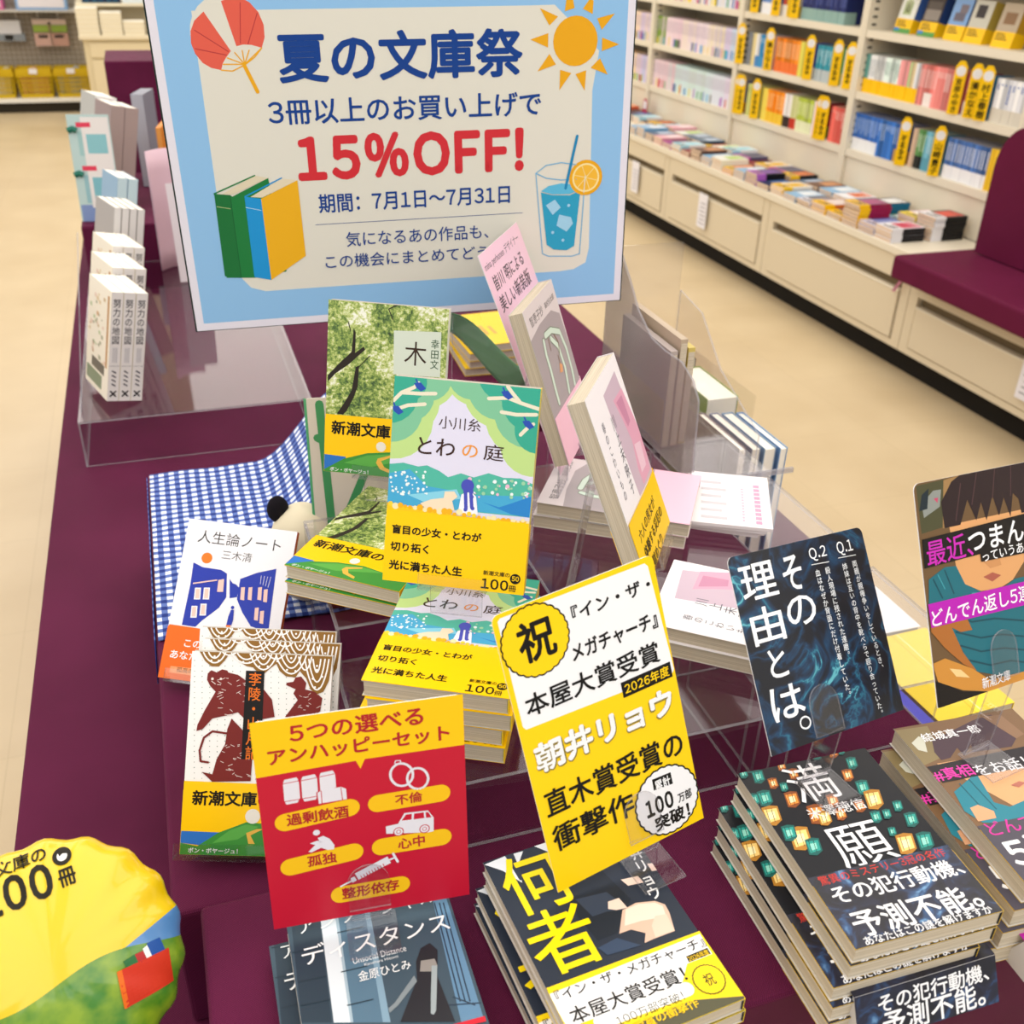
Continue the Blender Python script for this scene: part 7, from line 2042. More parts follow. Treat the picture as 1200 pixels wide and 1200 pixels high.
# middle rows
b = make_book('upright paperback with garden cover and yellow band on the clear easel', 'book', 'towa', .013, '#ecd84a', '#fccd08', group='garden-cover paperbacks')
put(b, .177, .627, -.352, -25.9, 18.1, -1.0, .013)
b2 = copy_thing(b, lying(.170, .609, -.4622, -27.8, .013), 'garden-cover paperback lying on top of the flat pile below the easel')
for i, (dx, dy, da) in enumerate([(.001, -.002, .5), (-.002, .001, -1.0), (-.004, -.002, .8)]):
    copy_thing(b, lying(.170 + dx, .609 + dy, -.4622 - (i + 1) * .0144, -27.8 + da, .013), 'garden-cover paperback, %s from the top of the flat pile' % ordinal(i + 2))
b = make_book('upright paperback with tree photo cover standing behind the garden cover', 'book', 'ki', .011, '#dfe3d4', '#fbc80c', group='tree-cover paperbacks')
put(b, .163, .817, -.355, -25.5, 14.6, -1.0, .011)
copy_thing(b, lying(.145, .762, -.465, -38.6, .011), 'upper of two tree-cover paperbacks lying flat left of the garden cover')
copy_thing(b, lying(.143, .760, -.4785, -37.2, .011), 'lower of two tree-cover paperbacks lying flat left of the garden cover')
b = make_book('white paperback with blue street drawing and orange band on an easel', 'book', 'jinsei', .0085, '#ea6a10', '#ea6a10')
put(b, .0095, .830, -.557, -21.0, 41.6, -4.5, .0085)
b = make_book('front paperback with tiger woodcut cover leaning on the left easel', 'book', 'riryo', .0095, '#efedea', '#fbc80c', group='tiger-cover paperbacks on the left easel')
PR = pose(.0125, .606, -.546, -14.0, 32.2, -3.8)
b.matrix_world = PR @ Matrix.Translation((0, 0, -.0104))
copy_thing(b, PR @ Matrix.Translation((.0045, .0085, -.0225)), 'second paperback with tiger woodcut cover, behind the front one')
copy_thing(b, PR @ Matrix.Translation((-.0005, .0165, -.0345)), 'rearmost paperback with tiger woodcut cover on the left easel')
b = make_book('grey paperback with paper-cut plant cover leaning beside the pink card', 'book', 'chieko', .0135, '#d4cbcc', '#f0c0d2', group='plant-cover paperbacks')
put(b, .338, .845, -.364, 55.8, 19.1, 0, .0135)
PCH = [(.404, .829, -.4925)]
copy_thing(b, lying(.404, .829, -.4925, 56.6, .0135), 'plant-cover paperback lying on top of the pile behind the leaning books')
copy_thing(b, lying(.401, .831, -.5066, 57.6, .0135), 'plant-cover paperback lying underneath in the pile behind the leaning books')
b = make_book('white and mauve paperback with yellow band leaning on the clear easel', 'book', 'haru', .0135, '#e6dfe6', '#fccd08', group='mauve-cover paperbacks')
put(b, .311, .623, -.352, 56.3, 22.4, -1.5, .0135)
copy_thing(b, lying(.425, .607, -.4970, 51.8, .0108), 'mauve-cover paperback lying on top, left of the dark card')
copy_thing(b, lying(.423, .606, -.5095, 52.4, .0108), 'mauve-cover paperback lying underneath, left of the dark card')
# small pale booklets beside the plant-cover pile
for i in range(4):
    m = MB(); m.box(-.04, .04, -.055, .055, 0, .0035, M('#eee8ec', .5)); [m.box(.024, .030, -.048 + q * .0085, -.042 + q * .0085, .0035, .0037, M('#e29ab8')) for q in range(10)]; [m.box(.011, .0135, -.045 + q * .006, -.0415 + q * .006, .0035, .0037, M('#dfb4c6')) for q in range(12)]
    for k in range(6): m.box(-.03, -.004 - .005 * (k % 2), -.045 + k * .015, -.04 + k * .015, .0035, .0037, M('#c9c4ca'))
    o = m.build('pale_booklet'); o.matrix_world = Matrix.Translation((.512 + .003 * (i % 2), .812 - .004 * i, up(RB) + .0004 + i * .0039)) @ Matrix.Rotation(math.radians(-32 + 1.5 * i), 4, 'Z')
    tag(o, '%s pale pink-lettered booklet, %s from the bottom of the little pile' % (('white', 'white', 'white', 'white')[i], ordinal(i + 1)), 'booklet', 'pale booklets')
# ---- clear easels for the standing books
def easel(label, px, py, pz, yaw, tilt, roll, tb, zbase, w=.05, hh=.105, lift=0.0, back=.055):
    """book face centre and pose as above; tb is the total depth of the books held"""
    Mx = pose(px, py, pz, yaw, tilt, roll); L = -.0755 - .0006; T = .0022
    t = thing('acrylic_easel', label, 'easel', 'clear acrylic easels', Mx @ Matrix.Translation((0, L - .004, -tb - .004)))
    inv = t.matrix_world.inverted()
    def add(name, pts, x0=-w / 2, x1=w / 2):
        m = MB(); a = [inv @ (Mx @ Vector((x0, p[0], p[1]))) for p in pts]; off = (inv.to_3x3() @ (Mx.to_3x3() @ Vector((x1 - x0, 0, 0))))
        m.prism(a, off, EDG, AC); return m.build(name, t)
    z1 = -tb - .0022
    add('back_plate', [(L - T, z1 - T), (L - T, z1), (L + hh, z1), (L + hh, z1 - T)])
    add('ledge', [(L - T, z1 + .0003), (L, z1 + .0003), (L, .0042), (L - T, .0042)])
    add('front_lip', [(L - T, .0045), (L - T, .0045 + T), (L + .010, .0045 + T), (L + .010, .0045)])
    # foot: from under the ledge down to the surface, then a rear strut
    W = lambda y, z: Mx @ Vector((0, y, z))
    a = W(L - T - .0003, z1 - T * .5); d = a.z - up(zbase)
    dirb = Vector((math.sin(math.radians(yaw)), -math.cos(math.radians(yaw)), 0))
    ex = Mx.to_3x3() @ Vector((1, 0, 0)); ex.z = 0; ex.normalize()
    top = W(L + hh * .9, z1 - T * 1.2); foot = Vector((top.x, top.y, up(zbase) + .001)) - dirb * back * .4
    m = MB()
    def strip(p, q, ww):
        nrm = (q - p).cross(ex).normalized() * T * .5
        c = [p - ex * ww / 2, p + ex * ww / 2, q + ex * ww / 2, q - ex * ww / 2]
        m.prism([inv @ (k - nrm) for k in c], inv.to_3x3() @ (nrm * 2), AC, EDG)
    strip(top, foot, w * .8)
    if d > .004: strip(a, Vector((a.x, a.y, up(zbase) + .001)), w * .8)
    m.build('strut', t)
    return t
easel('clear easel holding up the garden-cover paperback', .177, .627, -.352, -25.9, 18.1, -1.0, .015, -.4608)
easel('clear easel holding up the tree-cover paperback', .163, .817, -.355, -25.5, 14.6, -1.0, .013, -.463)
easel('clear easel under the white and orange paperback', .0095, .830, -.557, -21.0, 41.6, -4.5, .0105, -.6225, w=.09)
easel('clear easel under the three tiger-cover paperbacks', .0125, .606, -.546, -14.0, 32.2, -3.8, .036, -.6245, w=.112, hh=.10)
easel('clear easel behind the plant-cover paperback', .338, .845, -.364, 55.8, 19.1, 0, .0155, -.4905)
easel('tall clear easel under the leaning mauve-cover paperback', .311, .623, -.352, 56.3, 22.4, -1.5, .0155, RB)
# ---------------------------------------------------------------- promotional cards on clear clips
def card(label, key, x, y, z, yaw, tilt, roll, w, h, thick=.0007, rad=5, rounded=True, name='promotional_card'):
    m = MB(); W, Hh = w / 1000, h / 1000; r = rad / 1000
    out = [(-W / 2, -Hh / 2), (W / 2, -Hh / 2)]
    if rounded:
        out += [(W / 2 - r + r * math.cos(k * math.pi / 12), Hh / 2 - r + r * math.sin(k * math.pi / 12)) for k in range(7)]
        out += [(-W / 2 + r + r * math.cos(math.pi / 2 + k * math.pi / 12), Hh / 2 - r + r * math.sin(math.pi / 2 + k * math.pi / 12)) for k in range(7)]
    else: out += [(W / 2, Hh / 2), (-W / 2, Hh / 2)]
    art = ART[key]; base = art[0][1]
    m.prism([(a, b, -thick) for a, b in out], (0, 0, thick), M('#f0eff2', .5))
    m.add([(a, b, .00002) for a, b in out], [tuple(range(len(out)))], base)
    pr = Print(m, w, h, .00003); pr.draw(art[1:])
    o = m.build(name); o.matrix_world = pose(x, y, z, yaw, tilt, roll)
    return tag(o, label, 'card')
card('square red and yellow card with five icons on the left front pile', 'red', .069, .455, -.475, -4.7, 8.7, 0, 125, 151)
card('tall yellow and white prize card clipped above the middle front pile', 'card', .223, .451, -.439, 7.6, 18.4, 6.7, 115, 194)
card('dark blue water-pattern card with white vertical lettering', 'dark', .394, .477, -.424, 12.5, 35.4, -4.3, 125, 135)
card('card with painted child and black and magenta strips, right edge', 'boy', .51, .456, -.385, 10.8, 27.0, -4.0, 125, 152)
card('tall pink lettered card standing behind the plant-cover paperback', 'pink', .267 * 1.4, .675 * 1.4, -.31 * 1.4 + .0, 56.2, 22.5, 0, 140, 350, rounded=False) if 0 else None
o = card('tall pink lettered card standing behind the plant-cover paperback', 'pink', .267 * 1.4, .675 * 1.4, -.31 * 1.4, 56.2, 22.5, 0, 140, 350, rounded=False)
# only its upper 245 mm: trim the card at the riser
me = o.data
for vtx in me.vertices:
    if vtx.co.y < -.065: vtx.co.y = -.065
def clip_stand(label, cx, cy, cz, yaw, tilt, roll, u, v, zbase, base_d=.028, w=.026, arch=True):
    """u, v: where on the card the round tab's foot is, in metres from the card centre"""
    Mx = pose(cx, cy, cz, yaw, tilt, roll); p0 = Mx @ Vector((u, v, 0))
    t = thing('card_clip', label, 'clip', 'clear card clips', Matrix.Translation((p0.x, p0.y, up(zbase)))); inv = t.matrix_world.inverted()
    def arc(z, rin=None):
        hh = .030; pts = [(-w / 2, -.004)] + [(-w / 2 * math.cos(k * math.pi / 12), hh - w / 2 + w / 2 * math.sin(k * math.pi / 12)) for k in range(13)] + [(w / 2, -.004)]
        return pts
    for nm, z in (('front_tab', .0012), ('rear_tab', -.0030)):
        m = MB()
        pts = arc(z)
        a = [inv @ (Mx @ Vector((u + px, v + py, z))) for px, py in pts]
        m.prism(a, inv.to_3x3() @ (Mx.to_3x3() @ Vector((0, 0, .0014))), AC, EDG); m.build(nm, t)
    m = MB(); ex = Mx.to_3x3() @ Vector((1, 0, 0)); ex.z = 0; ex.normalize(); fw = Vector((ex.y, -ex.x, 0))
    b0 = Vector((p0.x, p0.y, up(zbase) + .0006))
    c = [b0 - ex * w * .62 - fw * .004, b0 + ex * w * .62 - fw * .004, b0 + ex * w * .62 + fw * base_d, b0 - ex * w * .62 + fw * base_d]
    m.prism([inv @ k for k in c], (0, 0, .0014), AC, EDG)
    q = Mx @ Vector((u, v - .004, 0)); d = q.z - up(zbase) - .002
    if d > .003:
        c2 = [q - ex * w * .5, q + ex * w * .5, Vector((b0.x, b0.y, up(zbase) + .002)) + ex * w * .5, Vector((b0.x, b0.y, up(zbase) + .002)) - ex * w * .5]
        m.prism([inv @ k for k in c2], inv.to_3x3() @ (-fw * .0014), AC, EDG)
    m.build('foot', t); return t
clip_stand('clear clip holding the red and yellow card', .069, .455, -.475, -4.7, 8.7, 0, -.002, -.0755 + .009, -.559)
clip_stand('clear clip holding the tall yellow prize card', .223, .451, -.439, 7.6, 18.4, 6.7, .012, -.097 + .012, -.5415)
clip_stand('clear arched clip holding the dark water-pattern card', .394, .477, -.424, 12.5, 35.4, -4.3, -.01, -.0675 + .006, -.5222)
clip_stand('clear arched clip holding the painted child card', .51, .456, -.385, 10.8, 27.0, -4.0, .005, -.076 + .01, -.5192)
# folded paper flaps below the front piles
def flap(label, x, y, z, yaw, w, bgs, items):
    t = thing('paper_flap', label, 'flap', 'folded paper flaps below the piles', Matrix.Translation((x, y, up(z))) @ Matrix.Rotation(math.radians(yaw), 4, 'Z'))
    W = w / 1000
    m = MB(); prof = [(-.0005, .0), (.004, .0285), (.018, .0295)]
    Z0 = .001
    a = [(-W / 2, -.014, Z0), (W / 2, -.014, Z0), (W / 2, .0, .0285), (-W / 2, .0, .0285)]
    m.prism(a, (0, .0006, .0003), M('#d8d4d2', .6)); m.prism([(-W / 2, .0, .0285), (W / 2, .0, .0285), (W / 2, .012, .0290), (-W / 2, .012, .0290)], (0, 0, .0004), M(bgs, .4))
    m.prism([(W / 2, -.014, Z0), (W / 2, .0, .0285), (W / 2, .012, .001)], (-.0004, 0, 0), M('#cfcac6', .6)); m.prism([(-W / 2, -.014, Z0), (-W / 2, .0, .0285), (-W / 2, .012, .001)], (.0004, 0, 0), M('#cfcac6', .6))
    m.build('folded_sheet', t)
    m = MB(); pr = Print(m, w, 31, .0004); pr.draw([('r', bgs, 0, 0, w, 31)] + items)
    s = math.hypot(.014, .0275)
    ca, sa = .014 / s, .0275 / s
    m.v = [(px, -.007 + py * ca - pz * sa, .0148 + py * sa + pz * ca - .0003) for px, py, pz in m.v]
    m.build('printed_face', t); return t
flap('dark folded flap with white lettering below the lantern pile', .3855, .303, -.5868, -.5, 104, '@obinight', [('t', 'その犯行動機、', '#f4f4f6', .02, 16, 3.5, 98, 14), ('t', '予測不能。', '#f4f4f6', .02, 18, 15.5, 94, 29)])
flap('magenta folded flap with white lettering below the child-cover pile', .515, .303, -.5868, -2, 104, '#b0209a', [('t', 'どんでん返し', '#f4f4f6', .02, 6, 3, 92, 14), ('t', '5連続', '#f4f4f6', .03, 6, 16, 66, 29)])
# ---------------------------------------------------------------- the big sale sign
SK = 1.1
def grow(m):
    m.v = [(a * SK, b * SK, c) for a, b, c in m.v]; return m
t = thing('sale_sign', 'large light blue summer sale sign with red discount lettering', 'sign', mat=pose(.222 * SK, .954 * SK, -.187 * SK, -5.4, .1, 1.4) @ Matrix.Translation((0, -.1485 * SK, 0)))
m = MB(); m.box(-.2115, .2115, -.001, .2985, -.004, -.0012, M('#20302c', .4)); grow(m).build('backing_board', t)
m = MB(); m.box(-.21, .21, 0, .297, -.0011, 0, M('#e3e1ec', .45)); pr = Print(m, 420, 297, .00002); k0 = len(m.v); pr.draw(ART['poster']); m.v[k0:] = [(a, b + .1485, c) for a, b, c in m.v[k0:]]; grow(m).build('printed_sheet', t)
m = MB(); inv = t.matrix_world.inverted(); zb = up(-.6244)
bx = [t.matrix_world @ Vector((.10 + s * .06, -.0015, -.003)) for s in (-1, 1)]
lowa, lowb = Vector((bx[0].x, bx[0].y + .012, zb + .002)), Vector((bx[1].x, bx[1].y + .012, zb + .002))
m.prism([inv @ k for k in (bx[0], bx[1], lowb, lowa)], inv.to_3x3() @ Vector((0, .003, 0)), AC, EDG)
m.prism([inv @ k for k in (lowa + Vector((0, -.04, -.0018)), lowb + Vector((0, -.04, -.0018)), lowb + Vector((0, .004, -.0018)), lowa + Vector((0, .004, -.0018)))], (0, 0, .0015), AC, EDG)
m.build('clear_stand', t)
# ---- balloon
BM = pose(-.1241, .4723, -.5611, 6, 46, 6)
R0 = .0755
def lens(x, y):
    r = math.hypot(x, y); a = math.atan2(y, x); R = R0 * (1 - .035 * abs(math.sin(a * 9)) ** 2.0)
    q = min(1.0, r / R); return .030 * math.sqrt(max(0, 1 - q ** 2.2)) + .0020 * math.sin(a * 18 + 1.3 * math.sin(a * 5)) * q ** 7 * (1 - q ** 12)
t = thing('foil_balloon', 'round yellow foil balloon with black lettering at lower left', 'balloon', mat=BM)
m = MB(); NA, NR = 108, 22
for sg in (1, -1):
    v = [(0, 0, sg * lens(0, 0))]; f = []
    for j in range(1, NR + 1):
        for i in range(NA):
            a = i * 2 * math.pi / NA; R = R0 * (1 - .035 * abs(math.sin(a * 9)) ** 2.0); r = R * math.sin(j / NR * math.pi / 2); x, y = r * math.cos(a), r * math.sin(a)
            v.append((x, y, sg * lens(x, y) if j < NR else 0))
    f = [(0, 1 + i, 1 + (i + 1) % NA) for i in range(NA)]
    for j in range(NR - 1):
        for i in range(NA): f.append((1 + j * NA + i, 1 + j * NA + (i + 1) % NA, 1 + (j + 1) * NA + (i + 1) % NA, 1 + (j + 1) * NA + i)[::-1])
    if sg < 0: f = [k[::-1] for k in f]
    m.add(v, [k[::1] for k in f], '@balloon')
m.build('foil_body', t, smooth=True)
m = MB(); pr = Print(m, 150, 150, .0005, warp=lens)
def fine(poly, n=8):
    out = []
    for i in range(len(poly)):
        a, b = poly[i - 1], poly[i]; out += [(a[0] + (b[0] - a[0]) * k / n, a[1] + (b[1] - a[1]) * k / n) for k in range(n)]
    return out
pr.exact('新潮文庫の', '#191408', .02, 38, 5, 88, 14)
pr.exact('100', '#191408', .04, 46, 15, 88, 36)
pr.exact('冊', '#191408', .03, 91, 23, 101, 34)
pr.disc('#191408', 96, 15.5, 5.5); pr.disc('#ecebe6', 96, 15.5, 3)
def stripq(col, a, b, c, d, n=10):
    ps = []
    for k in range(n):
        for j in range(n):
            f2 = lambda s, q: ((a[0] * (1 - s) + b[0] * s) * (1 - q) + (d[0] * (1 - s) + c[0] * s) * q, (a[1] * (1 - s) + b[1] * s) * (1 - q) + (d[1] * (1 - s) + c[1] * s) * q)
            ps.append([f2(k / n, j / n), f2((k + 1) / n, j / n), f2((k + 1) / n, (j + 1) / n), f2(k / n, (j + 1) / n)])
    pr.polys(ps, col)
stripq('#1f4f9a', (127, 84), (135, 84), (136, 94), (128, 94), 3); stripq('#efefe8', (124, 86), (127, 85), (128, 94), (125, 95), 3); stripq('#2c6a3a', (112, 88), (119, 87), (120, 94), (113, 94), 3); stripq('#b02a2a', (119, 87), (124, 87), (125, 95), (120, 95), 3)
stripq('#c8341e', (108, 92), (138, 92), (135, 112), (106, 114)); stripq('#e06a1c', (107, 92), (110, 92), (108, 114), (105, 114), 6)
m.build('printed_lettering', t, smooth=False)
m = MB(); w = BM @ Vector((.0, -R0 + .004, 0)); inv = BM.inverted(); m.tube([inv @ w, inv @ Vector((w.x + .005, w.y + .01, w.z - .05)), inv @ Vector((w.x + .01, w.y + .012, up(TZ) + .002))], .0035, M('#e8e8ec', .3)); m.build('balloon_stick', t)
# ---- plush and the green-striped board behind it
t = thing('plush_toy', 'cream plush toy with a black ear behind the white paperback', 'plush', mat=Matrix.Translation((.092, .915, up(-.6215))))
m = MB()
PL = M('#e6dcc0', .95)
m.grid(28, 16, lambda u, v: (.037 * math.sin(v * math.pi) * math.cos(u * 2 * math.pi) * (1 + .03 * math.sin(6 * u * 2 * math.pi)), .036 * math.sin(v * math.pi) * math.sin(u * 2 * math.pi), .056 - .056 * math.cos(v * math.pi) if v < .999 else .112), PL); m.build('plush_body', t, smooth=True)
BKP = M('#17141a', .95)
for ex, ey, ez in ((-.022, .004, .108), (.026, .006, .106)):
    m = MB(); m.grid(16, 10, lambda u, v: (ex + .011 * math.sin(v * math.pi) * math.cos(u * 2 * math.pi), ey + .007 * math.sin(v * math.pi) * math.sin(u * 2 * math.pi), ez + .015 * math.cos(v * math.pi)), BKP); m.build('ear', t, smooth=True)
pass
m = MB(); m.box(-.055, .055, -.0015, 0, 0, .135, M('#e0d8c8', .6)); G2 = M('#4a9a62', .5)
m.box(-.0555, -.053, -.0016, .0001, 0, .135, M('#5ab07a', .5))
pr = Print(m, 110, 135, .0017)
k0 = len(m.v)
for pts in ([(14, 6), (18, 135)], [(10, 40), (60, 70), (105, 66)], [(62, 6), (58, 70), (30, 132)], [(90, 10), (86, 130)]): pr.line('#4a9a62', 8, pts)
m.v[k0:] = [(a, -c, b + .0675) for a, b, c in m.v[k0:]]
o = m.build('striped_board'); o.matrix_world = Matrix.Translation((.157, .895, up(-.530))) @ Matrix.Rotation(math.radians(-8), 4, 'Z') @ Matrix.Rotation(math.radians(-6), 4, 'X')
tag(o, 'cream board with green brush strokes behind the tree-cover books', 'board')
block('display_block', .108, .208, .882, .93, -.5305, -.6212, 'little maroon block under the green-striped board')
# ---- yellow books and curled leaf seen under the sign
for i in range(4):
    m = MB(); m.box(-.052, .052, -.075, .075, .001, .0125, '@pages'); m.box(-.0525, .0525, -.0755, .0755, .0125, .0135, M('#f2cc10', .4)); m.box(-.0525, .0525, -.0755, .0755, 0, .001, M('#f2cc10', .4)); m.box(.0515, .0525, -.0755, .0755, .001, .0125, M('#f2cc10', .4))
    for k in range(3): m.box(-.03 + k * .014, -.024 + k * .014, -.03, .02 - .006 * k, .0135, .0136, M('#c99a2a'))
    o = m.build('yellow_paperback'); o.matrix_world = Matrix.Translation((.49 + .004 * (i % 2), 1.575 - .003 * i, up(-.64) + .0004 + i * .0142)) @ Matrix.Rotation(math.radians(-3 + 2 * i), 4, 'Z')
    tag(o, 'yellow paperback under the sign, %s from the bottom of its pile' % ordinal(i + 1), 'book', 'yellow paperbacks under the sign')
m = MB()
m.grid(14, 8, lambda u, v: (.27 + .12 * u, 1.06 + .05 * v + .02 * math.sin(u * 3), up(-.373 - .075 * u - .03 * v + .012 * math.sin(u * 5) - .02 * v * u)), M('#8fce98', .2)); o = m.build('curled_leaflet', smooth=True); tag(o, 'curled glossy green leaflet showing under the sign', 'leaflet')
so = o.modifiers.new('thickness', 'SOLIDIFY'); so.thickness = .0006
m = MB(); m.box(.3055, .3085, 1.06, 1.064, up(-.6395 + .0) - .11, up(-.36), EDG); m.box(.28, .335, 1.03, 1.09, up(-.7498), up(-.7475), AC); tag(m.build('clear_post'), 'thin clear acrylic post under the sign beside the leaflet', 'post') if 0 else None
# ---- clear magazine file with a swept side, standing on the riser at right
FX = .503
t = thing('magazine_file', 'clear magazine file with swept side panel, right of the leaning paperbacks', 'file', mat=Matrix.Translation((FX, .9, up(RB))))
def loc2(o): o.matrix_parent_inverse = t.matrix_world.inverted(); return o
prof = [(.862, -.520), (.866, -.47), (.869, -.425), (.885, -.408), (.915, -.398), (.955, -.400), (.99, -.398), (1.03, -.378), (1.06, -.350), (1.085, -.33), (1.12, -.33), (1.12, -.520)]
m = MB(); m.prism([(FX, y, up(z + .0005 if z < -.5 else z)) for y, z in prof], (.0025, 0, 0), '@smoky', EDG); loc2(m.build('swept_side_panel', t))
m = MB(); m.prism([(FX + .10, y, up(z + .0005 if z < -.5 else z)) for y, z in [(.90, -.520), (.9, -.49), (.95, -.47), (1.0, -.45), (1.06, -.40), (1.12, -.39), (1.12, -.520)]], (.0025, 0, 0), AC, EDG); loc2(m.build('low_side_panel', t))
m = MB(); m.box(FX + .0026, FX + .0998, .862, 1.12, up(-.520) + .0002, up(-.520) + .0025, AC); m.box(FX, FX + .125, .8585, .8615, up(-.520) + .0002, up(-.514), EDG); loc2(m.build('base_panel', t))
m = MB(); m.box(FX + .0026, FX + .0998, 1.1205, 1.123, up(-.520) + .0003, up(-.33), AC); loc2(m.build('back_panel', t))
for i, (c, y0) in enumerate((('#b3a7a2', .95), ('#b8a690', .952), ('#cbb765', .955))):
    m = MB(); m.box(FX + .006 + i * .012, FX + .0145 + i * .012, y0, y0 + .13, up(-.520) + .003, up(-.40 + .012 * (i % 2)), M(c, .4)); m.box(FX + .0055 + i * .012, FX + .006 + i * .012, y0 + .004, y0 + .126, up(-.520) + .006, up(-.46), M('#c4b06a', .4)); m.box(FX + .0065 + i * .012, FX + .014 + i * .012, y0 - .0005, y0, up(-.52) + .005, up(-.405 + .012 * (i % 2)), '@pages')
    tag(m.build('thin_book'), '%s thin book inside the clear magazine file' % ('tan', 'brown', 'mustard')[i], 'book', 'books in the magazine file')
# riser under it reaches further back
panel_t = riser(.50, .597, .958, 1.13, RB, -.6245, -.6245, 'clear riser under the back of the magazine file', False)
# ---- upright books beyond the file, on the table
def upright(x, y, th, d, h, cov, lab, top='#efe9dc'):
    t = thing('upright_book', lab, 'book', 'upright books at the right table edge', Matrix.Translation((x, y, up(TZ) + .0004)))
    m = MB(); m.box(.0008, th - .0008, .001, d - .001, .001, h - .002, M('#f1ebdd', .8)); m.build('pages', t)
    m = MB(); m.box(0, .0008, 0, d, 0, h, M(cov, .35)); m.box(th - .0008, th, 0, d, 0, h, M(cov, .35)); m.box(.0008, th - .0008, d - .001, d, 0, h, M(cov, .35)); m.build('cover', t)
for i, (th, c, dd) in enumerate(((.011, '#7a6a70', .118), (.013, '#9a9fb0', .118), (.017, '#8fa8c4', .118), (.011, '#7aa0cc', .118))):
    upright(.673 + i * .0168 + (.004 if i == 3 else 0), 1.042 - .004 * i, th, dd, .165, c, 'upright book with pale page edges facing front, %s from the left' % ordinal(i + 1))
upright(.704, 1.19, .05, .12, .170, '#8ea05a', 'thick upright book with white top at right, just behind the first four')
upright(.715, 1.335, .045, .12, .172, '#222226', 'thick upright book with black cover edge, rearmost of the right edge')
m = MB(); m.box(.669, .6715, 1.03, 1.47, up(TZ) + .0005, up(TZ) + .15, AC); m.box(.7745, .777, 1.18, 1.47, up(TZ) + .0005, up(TZ) + .172, AC); m.box(.6717, .7744, 1.4705, 1.4725, up(TZ) + .0005, up(TZ) + .10, AC); tag(m.build('clear_book_rack'), 'clear rack around the upright books at the right table edge', 'rack')
for i in range(4):
    m = MB(); m.box(0, .05, 0, .07, 0, .004, M('#ece6ee', .5)); m.box(.036, .044, .004, .066, .004, .0041, M('#d8a8c4')); o = m.build('small_leaflet'); o.matrix_world = Matrix.Translation((.742 + .002 * i, .95 - .003 * i, up(TZ) + .0006 + i * .0044)) @ Matrix.Rotation(math.radians(-14), 4, 'Z'); tag(o, 'small white leaflet on the right table edge, %s from the bottom' % ordinal(i + 1), 'leaflet', 'white leaflets at the table edge')
# ---- flat books at the right, behind the child-cover pile
m = MB(); m.box(.69, .817, .812, .90, up(TZ) + .0005, up(TZ) + .013, M('#d8d0c4', .7)); m.box(.688, .8185, .81, .902, up(TZ) + .013, up(TZ) + .0142, M('#f2f1f2', .4)); tag(m.build('white_folder'), 'thick white paper folder at the right table edge behind the dark card', 'folder')
def flatbook(x, y, yaw, cov, lab, art, w=104, h=148, t2=.011):
    t = thing('flat_book', lab, 'book', 'flat books right of the dark card', Matrix.Translation((x, y, up(TZ) + .0005)) @ Matrix.Rotation(math.radians(yaw), 4, 'Z'))
    W, Hh = w / 2000, h / 2000
    m = MB(); m.box(-W + .001, W - .001, -Hh + .001, Hh - .001, .0006, t2 - .0006, '@pages'); m.build('pages', t)
    m = MB(); m.box(-W, W, -Hh, Hh, t2 - .0006, t2, M(cov, .35)); m.box(-W, W, -Hh, Hh, 0, .0006, M(cov, .35)); m.box(W - .0008, W, -Hh, Hh, .0006, t2 - .0006, M(cov, .35)); pr = Print(m, w, h, t2 + .00002); pr.draw(art); m.build('cover', t)
GLD = '#d8b878'
flatbook(.667, .732, 2, '#5a5a66', 'flat book with slate cover, gold emblem and blue lower half', [('p', '#5055c8', [(0, 74), (60, 70), (104, 66), (104, 148), (0, 148)]), ('l', '#26262c', 1, [(58, 0), (104, 40)]), ('c', GLD, 72, 36, 5), ('c', '#5a5a66', 72, 36, 3), ('p', GLD, [(76, 34), (90, 30), (92, 40), (82, 44)]), ('l', GLD, 1.5, [(80, 42), (96, 50)])] + [('l', '#b8bac4', .6, [(70, 52 + k * 3), (92 - k, 54 + k * 3)]) for k in range(4)] + [('l', '#d8dcf0', .8, [(64, 86 + k * 4), (90, 88 + k * 4)]) for k in range(3)] + [('t', '2', '#cfd0e8', .0, 22, 126, 34, 142)])
flatbook(.776, .733, 2, '#f4d83a', 'flat book with plain yellow cover, right of the slate one', [('l', '#e0b81e', 1.2, [(52, 0), (50, 148)]), ('l', '#f8ea9a', 2.0, [(60, 0), (58, 148)])])
flatbook(.762, .575, 2, '#f3d52e', 'flat book with yellow cover, nearest at the right edge', [('l', '#d8ac1a', 2, [(30, 0), (34, 148)]), ('l', '#d8ac1a', 2, [(70, 0), (72, 148)])])
m = MB(); m.box(.352, .60, .325, .3255, up(-.586), up(-.5855), M('#5a6068'))
